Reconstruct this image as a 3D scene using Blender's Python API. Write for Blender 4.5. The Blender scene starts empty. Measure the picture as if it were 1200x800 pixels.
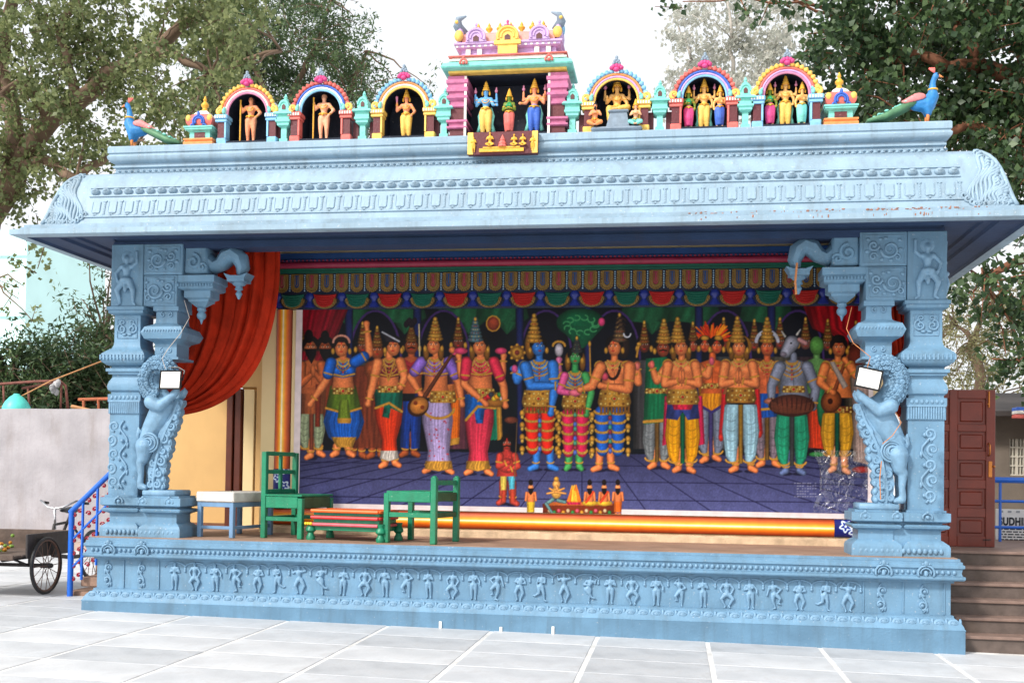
import bpy, bmesh, math, random
import numpy as np
from mathutils import Vector, Matrix

scene = bpy.context.scene
col = scene.collection
random.seed(7)
RNG = np.random.default_rng(11)
PI = math.pi

# ------------------------------------------------------------------ camera
CAMP = (1.755, -10.91, 1.6)
FPX, PYC, YAW, PITCH, ROLL = 1280.0, 525.0, 0.148, 0.022, 0.0152
_f = Vector((-math.sin(YAW) * math.cos(PITCH), math.cos(YAW) * math.cos(PITCH), math.sin(PITCH)))
_r = Vector((math.cos(YAW), math.sin(YAW), 0))
_u = _r.cross(_f)
CR = math.cos(ROLL) * _r + math.sin(ROLL) * _u
CU = -math.sin(ROLL) * _r + math.cos(ROLL) * _u
CF = _f
cam_data = bpy.data.cameras.new('camera')
cam = bpy.data.objects.new('camera', cam_data)
col.objects.link(cam)
M = Matrix((CR, CU, -CF)).transposed().to_4x4()
M.translation = Vector(CAMP)
cam.matrix_world = M
cam_data.sensor_width = 36
cam_data.lens = FPX / 1200 * 36
cam_data.shift_y = (PYC - 400) / 1200
cam_data.clip_end = 2000
scene.camera = cam

# ------------------------------------------------------------------ sky, sun, exposure
SUN_EL, SUN_AZ = 39.0, 216.0         # azimuth: clockwise from +Y, the sun stands front left of the stage
world = bpy.data.worlds.new('World')
scene.world = world
world.use_nodes = True
nt = world.node_tree
bg = nt.nodes['Background']
sky = nt.nodes.new('ShaderNodeTexSky')
sky.sky_type = 'NISHITA'
sky.sun_disc = False
sky.sun_elevation = math.radians(SUN_EL)
sky.sun_rotation = math.radians(SUN_AZ)
sky.air_density = 1.0
sky.dust_density = 6.0
sky.ozone_density = 1.0
hs = nt.nodes.new('ShaderNodeHueSaturation')
hs.inputs['Saturation'].default_value = 0.35
hs.inputs['Value'].default_value = 1.1
nt.links.new(sky.outputs[0], hs.inputs['Color'])
veil = nt.nodes.new('ShaderNodeMix'); veil.data_type = 'RGBA'       # even, bright cloud veil over the whole sky
veil.inputs['Factor'].default_value = .7
veil.inputs['B'].default_value = (5.5, 5.65, 5.8, 1)
nt.links.new(hs.outputs[0], veil.inputs['A'])
nt.links.new(veil.outputs['Result'], bg.inputs['Color'])
bg.inputs['Strength'].default_value = 0.15
sun_d = bpy.data.lights.new('sun', 'SUN')
sun_d.energy = 2.3
sun_d.angle = math.radians(7)
sun_d.color = (1.0, 0.95, 0.88)
sun = bpy.data.objects.new('sun', sun_d)
col.objects.link(sun)
az, el = math.radians(SUN_AZ), math.radians(SUN_EL)
sdir = Vector((math.sin(az) * math.cos(el), math.cos(az) * math.cos(el), math.sin(el)))
sun.rotation_euler = (-sdir).to_track_quat('-Z', 'Y').to_euler()
sun.location = sdir * 40
scene.view_settings.view_transform = 'Standard'
scene.view_settings.look = 'None'
scene.view_settings.gamma = 1
scene.view_settings.exposure = 0.6
scene.cycles.max_bounces = 6

# ------------------------------------------------------------------ helpers
def at(px, py, Y):
    """photo pixel -> point on the vertical plane y = Y"""
    d = CF * FPX + CR * (px - 600) - CU * (py - PYC)
    t = (Y - CAMP[1]) / d.y
    return Vector(CAMP) + d * t

def S(r, g, b):
    o = []
    for c in (r, g, b):
        c /= 255
        o.append(c / 12.92 if c <= .04045 else ((c + .055) / 1.055) ** 2.4)
    return tuple(o)

MATS = {}
def mat(name, rgb, rough=.6, var=.12, scale=6, bump=.15, bscale=60, grime=0, metal=0, spec=.4, coat=0, wear=0):
    if name in MATS:
        return MATS[name]
    m = bpy.data.materials.new(name)
    m.use_nodes = True
    n, l = m.node_tree.nodes, m.node_tree.links
    b = n['Principled BSDF']
    tc = n.new('ShaderNodeTexCoord')
    nz = n.new('ShaderNodeTexNoise'); nz.inputs['Scale'].default_value = scale; nz.inputs['Detail'].default_value = 6
    l.new(tc.outputs['Object'], nz.inputs['Vector'])
    rp = n.new('ShaderNodeValToRGB')
    rp.color_ramp.elements[0].position = .3; rp.color_ramp.elements[1].position = .7
    rp.color_ramp.elements[0].color = tuple(c * (1 - var) for c in rgb) + (1,)
    rp.color_ramp.elements[1].color = tuple(min(1, c * (1 + var)) for c in rgb) + (1,)
    l.new(nz.outputs['Fac'], rp.inputs['Fac'])
    out = rp.outputs['Color']
    if grime:
        n2 = n.new('ShaderNodeTexNoise'); n2.inputs['Scale'].default_value = 1.7; n2.inputs['Detail'].default_value = 9
        n2.inputs['Roughness'].default_value = .7
        mp = n.new('ShaderNodeMapping'); mp.inputs['Scale'].default_value = (1.6, 1.6, .5)
        l.new(tc.outputs['Object'], mp.inputs['Vector']); l.new(mp.outputs[0], n2.inputs['Vector'])
        r2 = n.new('ShaderNodeValToRGB'); r2.color_ramp.elements[0].position = .52; r2.color_ramp.elements[1].position = .72
        l.new(n2.outputs['Fac'], r2.inputs['Fac'])
        mu = n.new('ShaderNodeMath'); mu.operation = 'MULTIPLY'; mu.inputs[1].default_value = grime
        l.new(r2.outputs['Color'], mu.inputs[0])
        mx = n.new('ShaderNodeMix'); mx.data_type = 'RGBA'
        l.new(mu.outputs[0], mx.inputs['Factor']); l.new(out, mx.inputs['A'])
        mx.inputs['B'].default_value = (rgb[0] * .55 + .03, rgb[1] * .5 + .02, rgb[2] * .45 + .01, 1)
        out = mx.outputs['Result']
    if wear:      # rain streaks and flaked spots of old paint
        mp = n.new('ShaderNodeMapping'); mp.inputs['Scale'].default_value = (11, 11, .9)
        l.new(tc.outputs['Object'], mp.inputs['Vector'])
        n4 = n.new('ShaderNodeTexNoise'); n4.inputs['Scale'].default_value = 1; n4.inputs['Detail'].default_value = 7; n4.inputs['Roughness'].default_value = .65
        l.new(mp.outputs[0], n4.inputs['Vector'])
        r4 = n.new('ShaderNodeMapRange'); r4.inputs[1].default_value = .5; r4.inputs[2].default_value = .78; r4.inputs[4].default_value = wear
        l.new(n4.outputs['Fac'], r4.inputs[0])
        m4 = n.new('ShaderNodeMix'); m4.data_type = 'RGBA'; l.new(r4.outputs[0], m4.inputs['Factor']); l.new(out, m4.inputs['A'])
        m4.inputs['B'].default_value = (rgb[0] * .5 + .015, rgb[1] * .42 + .015, rgb[2] * .36 + .012, 1)
        n5 = n.new('ShaderNodeTexNoise'); n5.inputs['Scale'].default_value = 38; n5.inputs['Detail'].default_value = 3
        l.new(tc.outputs['Object'], n5.inputs['Vector'])
        r5 = n.new('ShaderNodeMapRange'); r5.inputs[1].default_value = .67; r5.inputs[2].default_value = .71; r5.inputs[4].default_value = min(1, wear * 1.3)
        l.new(n5.outputs['Fac'], r5.inputs[0])
        m5 = n.new('ShaderNodeMix'); m5.data_type = 'RGBA'; l.new(r5.outputs[0], m5.inputs['Factor']); l.new(m4.outputs['Result'], m5.inputs['A'])
        m5.inputs['B'].default_value = (rgb[0] * .6 + .28, rgb[1] * .6 + .26, rgb[2] * .6 + .24, 1)
        out = m5.outputs['Result']
    l.new(out, b.inputs['Base Color'])
    b.inputs['Roughness'].default_value = rough
    b.inputs['Metallic'].default_value = metal
    b.inputs['Specular IOR Level'].default_value = spec
    if coat:
        b.inputs['Coat Weight'].default_value = coat
    if bump:
        n3 = n.new('ShaderNodeTexNoise'); n3.inputs['Scale'].default_value = bscale; n3.inputs['Detail'].default_value = 5
        l.new(tc.outputs['Object'], n3.inputs['Vector'])
        bp = n.new('ShaderNodeBump'); bp.inputs['Strength'].default_value = bump; bp.inputs['Distance'].default_value = .01
        l.new(n3.outputs['Fac'], bp.inputs['Height']); l.new(bp.outputs[0], b.inputs['Normal'])
    MATS[name] = m
    return m

def link(o, parent=None):
    col.objects.link(o)
    if parent is not None:
        o.parent = parent
    return o

def tag(o, label, cat, group=None):
    o['label'] = label; o['category'] = cat
    if group: o['group'] = group
    return o

def empty(name, loc=(0, 0, 0), label=None, cat=None, group=None, rz=0):
    o = bpy.data.objects.new(name, None)
    o.empty_display_size = .1
    col.objects.link(o)
    o.location = loc; o.rotation_euler = (0, 0, rz)
    if label: tag(o, label, cat, group)
    return o

class MB:
    def __init__(s):
        s.v = []; s.f = []; s.mi = []; s.m = 0; s.xf = None
    def add(s, vs, fs):
        k = len(s.v)
        if s.xf is not None:
            vs = [tuple(s.xf @ Vector(v)) for v in vs]
        s.v += [tuple(v) for v in vs]
        s.f += [tuple(i + k for i in f) for f in fs]
        s.mi += [s.m] * len(fs)
        return s
    def box(s, x0, x1, y0, y1, z0, z1):
        return s.add([(x0, y0, z0), (x1, y0, z0), (x1, y1, z0), (x0, y1, z0), (x0, y0, z1), (x1, y0, z1), (x1, y1, z1), (x0, y1, z1)],
                     [(0, 3, 2, 1), (4, 5, 6, 7), (0, 1, 5, 4), (1, 2, 6, 5), (2, 3, 7, 6), (3, 0, 4, 7)])
    def cbox(s, x0, x1, y0, y1, z0, z1, b=.01):
        """box with chamfered edges"""
        cx, cy, cz = (x0 + x1) / 2, (y0 + y1) / 2, (z0 + z1) / 2
        hx, hy, hz = (x1 - x0) / 2, (y1 - y0) / 2, (z1 - z0) / 2
        b = min(b, hx * .9, hy * .9, hz * .9)
        bm = bmesh.new(); bmesh.ops.create_cube(bm, size=2)
        for v in bm.verts: v.co = Vector((cx + v.co.x * hx, cy + v.co.y * hy, cz + v.co.z * hz))
        bmesh.ops.bevel(bm, geom=bm.edges[:], offset=b, segments=1, affect='EDGES')
        bm.verts.ensure_lookup_table()
        s.add([v.co.copy() for v in bm.verts], [[v.index for v in f.verts] for f in bm.faces]); bm.free()
        return s
    def prism(s, poly, y0, y1):
        """polygon in (x,z), extruded along y; given counter-clockwise seen from -y"""
        n = len(poly)
        vs = [(x, y0, z) for x, z in poly] + [(x, y1, z) for x, z in poly]
        fs = [tuple(range(n)), tuple(range(2 * n - 1, n - 1, -1))]
        fs += [(i, i + n, (i + 1) % n + n, (i + 1) % n) for i in range(n)]
        return s.add(vs, fs)
    def ring(s, prof, x0, x1, y0, y1, close=True):
        """profile [(out, z)...] swept round a rectangle with mitred corners, capped"""
        vs, fs = [], []
        for o, z in prof:
            vs += [(x0 - o, y0 - o, z), (x1 + o, y0 - o, z), (x1 + o, y1 + o, z), (x0 - o, y1 + o, z)]
        for i in range(len(prof) - 1):
            for k in range(4):
                a, b = i * 4 + k, i * 4 + (k + 1) % 4
                fs.append((a, b, b + 4, a + 4))
        if close:
            L = (len(prof) - 1) * 4
            fs += [(3, 2, 1, 0), (L, L + 1, L + 2, L + 3)]
        return s.add(vs, fs)
    def lathe(s, prof, c, n=16, sy=1.0, cap=True):
        vs, fs = [], []
        for r, z in prof:
            for k in range(n):
                a = 2 * PI * k / n
                vs.append((c[0] + r * math.cos(a), c[1] + r * math.sin(a) * sy, c[2] + z))
        for i in range(len(prof) - 1):
            for k in range(n):
                a, b = i * n + k, i * n + (k + 1) % n
                fs.append((a, b, b + n, a + n))
        if cap:
            L = (len(prof) - 1) * n
            fs += [tuple(range(n - 1, -1, -1)), tuple(range(L, L + n))]
        return s.add(vs, fs)
    def ell(s, c, r, n=10, m=6):
        prof = []
        vs, fs = [(c[0], c[1], c[2] - r[2])], []
        for j in range(1, m):
            t = -PI / 2 + PI * j / m
            for k in range(n):
                a = 2 * PI * k / n
                vs.append((c[0] + r[0] * math.cos(t) * math.cos(a), c[1] + r[1] * math.cos(t) * math.sin(a), c[2] + r[2] * math.sin(t)))
        vs.append((c[0], c[1], c[2] + r[2])); T = len(vs) - 1
        for k in range(n):
            fs.append((0, 1 + (k + 1) % n, 1 + k))
            fs.append((T, T - n + k, T - n + (k + 1) % n))
        for j in range(m - 2):
            for k in range(n):
                a, b = 1 + j * n + k, 1 + j * n + (k + 1) % n
                fs.append((a, b, b + n, a + n))
        return s.add(vs, fs)
    def tube(s, pts, rad, n=6, flat=1.0, closed=False):
        pts = [Vector(p) for p in pts]
        if not hasattr(rad, '__len__'): rad = [rad] * len(pts)
        vs, fs = [], []
        N = len(pts)
        prev = None
        for i, p in enumerate(pts):
            a = pts[(i - 1) % N] if (closed or i > 0) else p
            b = pts[(i + 1) % N] if (closed or i < N - 1) else p
            t = (b - a)
            if t.length < 1e-9: t = Vector((0, 0, 1))
            t.normalize()
            if prev is None:
                ref = Vector((0, 1, 0)) if abs(t.y) < .9 else Vector((1, 0, 0))
            else:
                ref = prev
            e2 = (ref - t * ref.dot(t)).normalized()
            prev = e2
            e1 = t.cross(e2)
            for k in range(n):
                q = 2 * PI * k / n
                vs.append(p + e1 * (rad[i] * math.cos(q)) + e2 * (rad[i] * flat * math.sin(q)))
        for i in range(N if closed else N - 1):
            for k in range(n):
                a, b = i * n + k, i * n + (k + 1) % n
                a2, b2 = ((i + 1) % N) * n + k, ((i + 1) % N) * n + (k + 1) % n
                fs.append((a, b, b2, a2))
        if not closed:
            fs += [tuple(range(n - 1, -1, -1)), tuple(range((N - 1) * n, N * n))]
        return s.add(vs, fs)
    def capsule(s, a, b, ra, rb=None, n=8):
        rb = ra if rb is None else rb
        a, b = Vector(a), Vector(b)
        s.ell(a, (ra,) * 3, n, 6); s.ell(b, (rb,) * 3, n, 6)
        if (b - a).length > 1e-6:
            s.tube([a, b], [ra, rb], n)
        return s
    def mesh(s, name, mats, smooth=False):
        me = bpy.data.meshes.new(name)
        me.from_pydata(s.v, [], s.f)
        if not isinstance(mats, (list, tuple)): mats = [mats]
        for m in mats: me.materials.append(m)
        if len(mats) > 1: me.polygons.foreach_set('material_index', s.mi)
        me.update()
        fixn(me)
        if smooth is True:
            me.polygons.foreach_set('use_smooth', [True] * len(me.polygons))
        elif smooth:
            try:
                me.polygons.foreach_set('use_smooth', [True] * len(me.polygons))
                me.set_sharp_from_angle(angle=math.radians(smooth))
            except Exception:
                pass
        return me
    def build(s, name, mats, parent=None, smooth=False, loc=None):
        o = bpy.data.objects.new(name, s.mesh(name, mats, smooth))
        link(o, parent)
        if loc is not None: o.location = loc
        return o

def fixn(me):
    bm = bmesh.new(); bm.from_mesh(me)
    bmesh.ops.recalc_face_normals(bm, faces=bm.faces[:])
    bm.to_mesh(me); bm.free()

def inst(name, me, parent, loc, rot=(0, 0, 0), sc=(1, 1, 1)):
    o = bpy.data.objects.new(name, me)
    link(o, parent)
    o.location = loc; o.rotation_euler = rot; o.scale = sc
    return o

def remesh(mb, name, m, vox=.008, it=4):
    """union of closed shells as one continuous, smoothed surface"""
    me = bpy.data.meshes.new('tmp'); me.from_pydata(mb.v, [], mb.f); me.update(); fixn(me)
    o = bpy.data.objects.new('tmp', me); col.objects.link(o)
    r = o.modifiers.new('r', 'REMESH'); r.mode = 'VOXEL'; r.voxel_size = vox
    if it:
        sm = o.modifiers.new('s', 'SMOOTH'); sm.iterations = it; sm.factor = .5
    dg = bpy.context.evaluated_depsgraph_get()
    out = bpy.data.meshes.new_from_object(o.evaluated_get(dg))
    bpy.data.objects.remove(o); bpy.data.meshes.remove(me)
    out.name = name
    out.materials.clear(); out.materials.append(m)
    out.polygons.foreach_set('use_smooth', [True] * len(out.polygons))
    return out

def spiral(cx, cz, r0, turns, a0, sgn=1, n=26, y=0):
    """points of a curling spiral, from its outside in"""
    p = []
    for i in range(n):
        t = i / (n - 1)
        r = r0 * (1 - .88 * t)
        a = a0 + sgn * turns * 2 * PI * t
        p.append((cx + r * math.cos(a), y, cz + r * math.sin(a)))
    return p

def vine(mb, x, z0, z1, w, n, rad, y=0):
    """upright vine of alternating curls with leaves"""
    h = (z1 - z0) / n
    stem = []
    for i in range(n * 8 + 1):
        t = i / (n * 8)
        stem.append((x + w * .35 * math.sin(t * n * PI), y, z0 + (z1 - z0) * t))
    mb.tube(stem, rad, 5)
    for k in range(n):
        sg = 1 if k % 2 == 0 else -1
        cz = z0 + h * (k + .5)
        mb.tube(spiral(x - sg * w * .12, cz, min(w * .5, h * .52), 1.4, -PI / 2, sg), [rad * (1.25 - .6 * i / 25) for i in range(26)], 5)
        mb.ell((x - sg * w * .12, y - rad * .4, cz), (rad * 1.7,) * 3, 7, 5)
        mb.ell((x + sg * w * .38, y, cz - h * .3), (rad * 1.3, rad, rad * 2.6), 6, 4)

# ------------------------------------------------------------------ colours
BLUE = mat('blue_painted_stucco', (.138, .265, .392), .55, .14, 3.5, .35, 45, grime=.4, spec=.3, wear=.5)
BLUE_R = mat('blue_painted_relief', (.165, .302, .44), .5, .16, 14, .3, 70, spec=.4, grime=.3, wear=.3)
KAP = mat('pale_blue_painted_cornice', (.26, .37, .465), .55, .12, 2.5, .3, 40, grime=.35, spec=.3, wear=.55)
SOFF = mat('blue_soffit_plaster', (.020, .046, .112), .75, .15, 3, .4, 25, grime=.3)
CREAM = mat('cream_wall_paint', S(206, 166, 108), .7, .07, 2, .2, 30, grime=.12)
CREAM2 = mat('pale_cream_paint', S(228, 204, 154), .7, .05, 2, .15, 30)
BROWNW = mat('dark_brown_wood', S(88, 40, 26), .45, .25, 5, .2, 40)
FLOORM = mat('worn_stage_cement', S(150, 122, 104), .8, .2, 2.5, .3, 40, grime=.5)
# ------------------------------------------------------------------ ground and paving
def gz(x):
    return -.0133 * max(-12, min(12, x))
mb = MB()
xs = [-400, -60, -12, 12, 60, 400]; ys = [-60, -8, 12, 60, 500]
vs = [(x, y, gz(x) - .005) for y in ys for x in xs]
fs = [(j * 6 + i, j * 6 + i + 1, (j + 1) * 6 + i + 1, (j + 1) * 6 + i) for j in range(4) for i in range(5)]
mb.add(vs, fs)
GROUNDM = mat('white_cement_joint', (.70, .69, .67), .8, .2, 4, .2, 60)
ground = mb.build('ground', GROUNDM); ground['kind'] = 'structure'
TILE = mat('pale_grey_stone_tile', (.51, .525, .545), .55, .16, 2.2, .2, 30, grime=.42, spec=.35)
TILE2 = mat('pale_grey_stone_tile_warm', (.55, .56, .575), .55, .16, 1.7, .2, 30, grime=.3, spec=.35)
TW, TD = 1.07, .70
tm = []
TILE3 = mat('pale_grey_stone_tile_dull', (.45, .465, .485), .6, .2, 2.8, .25, 30, grime=.5, spec=.3)
for m_ in (TILE, TILE2, TILE3):
    b = MB(); b.cbox(-TW / 2 + .022, TW / 2 - .022, -TD / 2 + .006, TD / 2 - .006, -.03, 0, .003)
    tm.append(b.mesh('paving_tile', m_))
for i in range(-11, 8):
    for j in range(-6, 11):
        cx = 1.02 + TW * (i + .5); cy = -.6 + TD * (j + .5)
        if j >= 1 and cx > -4.6: continue
        if cx > 4.7 and j > 0: continue
        if cy > 6.9: continue
        inst('paving_tile', tm[random.choice((0, 0, 1, 1, 2))], ground, (cx, cy, gz(cx)), (random.uniform(-.0015, .0015), .0133, 0))

# ------------------------------------------------------------------ stage building
stage = empty('stage_building', (0, 0, 0), 'blue stucco open-air temple stage with carved podium, pillars and curved cornice roof', 'building')

def podo(z):
    return 0
POD = [(0, -.35), (0, .155), (.006, .165), (-.004, .175), (-.012, .20), (-.035, .235), (-.075, .262), (-.085, .275),
       (-.085, .29), (-.11, .292), (-.11, .60), (-.085, .602), (-.085, .622), (-.01, .632), (.0, .645), (.0, .668), (-.022, .676), (-.03, .70), (-.022, .738),
       (-.005, .75), (-.005, .775), (-.022, .785), (-.022, .805), (-.04, .812), (-.04, .835)]
podium = MB().ring(POD, -4.5, 4.5, 0, 3.0).build('podium', BLUE, stage, 35)
# bead row on the cornice of the podium
b = MB(); b.ell((0, 0, 0), (.019, .02, .022), 8, 6); bead = b.mesh('bead', BLUE_R, True)
for k in range(168):
    inst('bead', bead, podium, (-4.4 + k * 8.8 / 167, .022, .708))
# lotus petals of the base moulding
b = MB()
b.ell((0, 0, .045), (.06, .014, .052), 12, 6); b.ell((0, -.006, .05), (.03, .013, .026), 8, 6); b.ell((.063, .004, .066), (.016, .014, .034), 6, 5)
b.tube(spiral(-.02, .05, .022, 1.1, 0, 1, 10, -.013), .006, 4); b.tube(spiral(.02, .05, .022, 1.1, PI, -1, 10, -.013), .006, 4)
lot = b.mesh('lotus_petal', BLUE_R, True)
for k in range(70):
    inst('lotus_petal', lot, podium, (-4.4 + k * 8.8 / 69, .022, .175), (-.25, 0, 0))
# end medallions on the podium cornice and scroll panels below them
b = MB()
b.tube([(.075 * math.cos(a), 0, .07 * math.sin(a)) for a in np.linspace(-.5, PI + .5, 15)], .011, 6)
b.tube([(.048 * math.cos(a), .004, .045 * math.sin(a)) for a in np.linspace(-.3, PI + .3, 13)], .008, 6)
b.ell((0, .004, -.005), (.02, .012, .03), 8, 6)
b.ell((0, 0, .09), (.025, .02, .028), 8, 6); b.ell((-.03, 0, .085), (.014, .014, .012), 6, 5); b.ell((.03, 0, .085), (.014, .014, .012), 6, 5)
med = b.mesh('cornice_medallion', BLUE_R, True)
b = MB(); vine(b, 0, -.135, .135, .09, 2, .011); scr = b.mesh('scroll_relief', BLUE_R, True)
bf = MB()
for (x0, x1) in ((-.15, -.142), (.142, .15)): bf.box(x0, x1, -.012, .012, -.155, .155)
frm = bf.mesh('panel_edge', BLUE)
for x in (-4.21, -3.83, 3.75, 4.14):
    inst('cornice_medallion', med, podium, (x, -.002, .70))
    inst('scroll_relief', scr, podium, (x - .05 * (x < 0), .105, .445))
for x in (-4.08, -3.68, 3.58, 3.95, 4.33):
    b = MB(); b.box(x - .006, x + .006, .098, .13, .30, .595); b.build('panel_edge', BLUE, podium)

# ---- little dancers on the podium face
def body(mb, P, s=1.0, fl=1.0, fat=1.0):
    """P: dict of joints (x,y,z) for a figure of height about 1"""
    g = lambda k: Vector((P[k][0] * s, P[k][1] * s * fl, P[k][2] * s))
    def c(a, b_, ra, rb): mb.capsule(g(a), g(b_), ra * s * fat, rb * s * fat, 8)
    c('pel', 'waist', .085, .062); c('waist', 'chest', .062, .088)
    c('lsh', 'rsh', .05, .05); c('chest', 'neck', .075, .034); c('neck', 'head', .034, .05)
    h = g('head'); mb.ell(h + Vector((0, 0, .015 * s)), (.055 * s, .06 * s, .072 * s), 10, 8)
    mb.ell(h + Vector((0, -.062 * s, 0)), (.012 * s, .016 * s, .018 * s), 6, 5)
    for q in 'lr':
        c(q + 'sh', q + 'el', .044, .035); c(q + 'el', q + 'ha', .034, .025); mb.ell(g(q + 'ha'), (.03 * s, .03 * s, .04 * s), 8, 6)
        c('pel', q + 'hip', .08, .075); c(q + 'hip', q + 'kn', .076, .05); c(q + 'kn', q + 'an', .05, .03); c(q + 'an', q + 'to', .032, .024)

def pose(lean=0, **k):
    P = dict(pel=(0, 0, .50), waist=(lean * .5, 0, .60), chest=(lean, 0, .70), neck=(lean * 1.1, 0, .80), head=(lean * 1.15, -.01, .885),
             lsh=(.105 + lean, 0, .755), rsh=(-.105 + lean, 0, .755), lhip=(.055, 0, .48), rhip=(-.055, 0, .48),
             lel=(.17 + lean, 0, .62), rel=(-.17 + lean, 0, .62), lha=(.16 + lean, -.03, .49), rha=(-.16 + lean, -.03, .49),
             lkn=(.065, -.015, .27), rkn=(-.065, -.015, .27), lan=(.06, .01, .05), ran=(-.06, .01, .05), lto=(.08, -.07, .025), rto=(-.08, -.07, .025))
    P.update(k)
    return P
DANCE = [
    pose(lha=(.0, -.09, .70), rha=(-.0, -.09, .70)),
    pose(lkn=(.17, -.05, .30), rkn=(-.17, -.05, .30), lan=(.05, 0, .06), ran=(-.05, 0, .06), pel=(0, 0, .44), lhip=(.06, 0, .43), rhip=(-.06, 0, .43),
         lel=(.2, 0, .62), rel=(-.2, 0, .62), lha=(.14, -.05, .5), rha=(-.14, -.05, .5)),
    pose(rha=(.08, -.08, .68), lha=(.2, -.06, .52), lel=(.2, 0, .62)),
    pose(-.04, lkn=(.17, -.05, .36), lan=(.1, 0, .2), lto=(.17, -.04, .19), rkn=(-.06, -.03, .28), ran=(.02, 0, .05), lel=(.22, 0, .66), rel=(-.2, 0, .6), lha=(.1, -.05, .55), rha=(-.24, -.03, .48)),
    pose(.03, lkn=(.14, -.03, .29), rkn=(-.12, -.03, .29), lan=(.06, 0, .06), ran=(-.04, 0, .06), rha=(.06, -.08, .66), rel=(-.16, -.03, .64), lha=(-.06, -.09, .6)),
    pose(.05, rkn=(-.05, -.03, .3), ran=(-.2, 0, .2), rto=(-.27, 0, .22), lkn=(.1, -.04, .28), lan=(.12, 0, .06), lto=(.19, -.05, .03), lha=(-.08, -.09, .66), lel=(.15, -.04, .62)),
    pose(-.03, lkn=(.16, -.04, .28), rkn=(-.14, -.04, .28), lel=(.2, 0, .78), lha=(.1, -.03, .92), rel=(-.22, 0, .7), rha=(-.25, -.02, .82), lan=(.07, 0, .06), ran=(-.05, 0, .06)),
    pose(.06, rkn=(.06, -.06, .34), ran=(.16, -.04, .22), rto=(.24, -.05, .22), lel=(.21, 0, .7), lha=(.24, -.03, .83), rel=(-.14, -.02, .62), rha=(.06, -.09, .64)),
    pose(-.05, rkn=(-.16, -.05, .34), ran=(-.08, 0, .2), rto=(-.15, -.03, .2), lel=(.18, 0, .62), lha=(.04, -.08, .56), rel=(-.2, 0, .74), rha=(-.13, -.03, .87)),
]
dm = []
for P in DANCE:
    b = MB(); body(b, P, .312, .75, 1.04); dm.append(remesh(b, 'dancer_relief', BLUE_R, .0042, 2))
seq = [0, 1, 2, 3, 4, 5, 6, 7, 0, 1, 2, 8]
NF = 31
x_a, x_b = -3.50, 3.44
dxf = (x_b - x_a) / (NF - 1)
b = MB()
b.tube([(dxf * .5 * math.cos(a), 0, .055 * math.sin(a)) for a in np.linspace(0, PI, 13)], .011, 5)
b.tube([(dxf * .5, 0, 0), (dxf * .5, 0, -.03)], .012, 5); b.ell((dxf * .5, 0, -.036), (.016, .016, .02), 6, 5)
archm = b.mesh('niche_arch', BLUE_R, True)
for k in range(NF):
    x = x_a + k * dxf
    inst('dancer_relief', dm[seq[k % len(seq)]], podium, (x, .103, .293), (0, random.uniform(-.07, .07), 0), (random.uniform(.92, 1.06) * (1 if k % 5 else -1), 1, random.uniform(.96, 1.03)))
    inst('niche_arch', archm, podium, (x, .107, .535))

# ---- stage floor
MB().box(-4.44, 4.44, .06, 3.0, .80, .843).build('stage_floor', FLOORM, stage)

# ------------------------------------------------------------------ pillars (built for the right side, mirrored for the left)
def square_mould(mb, prof, cx, cy, hw, hd=None):
    hd = hw if hd is None else hd
    mb.ring(prof, cx - hw, cx + hw, cy - hd, cy + hd)

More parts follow.
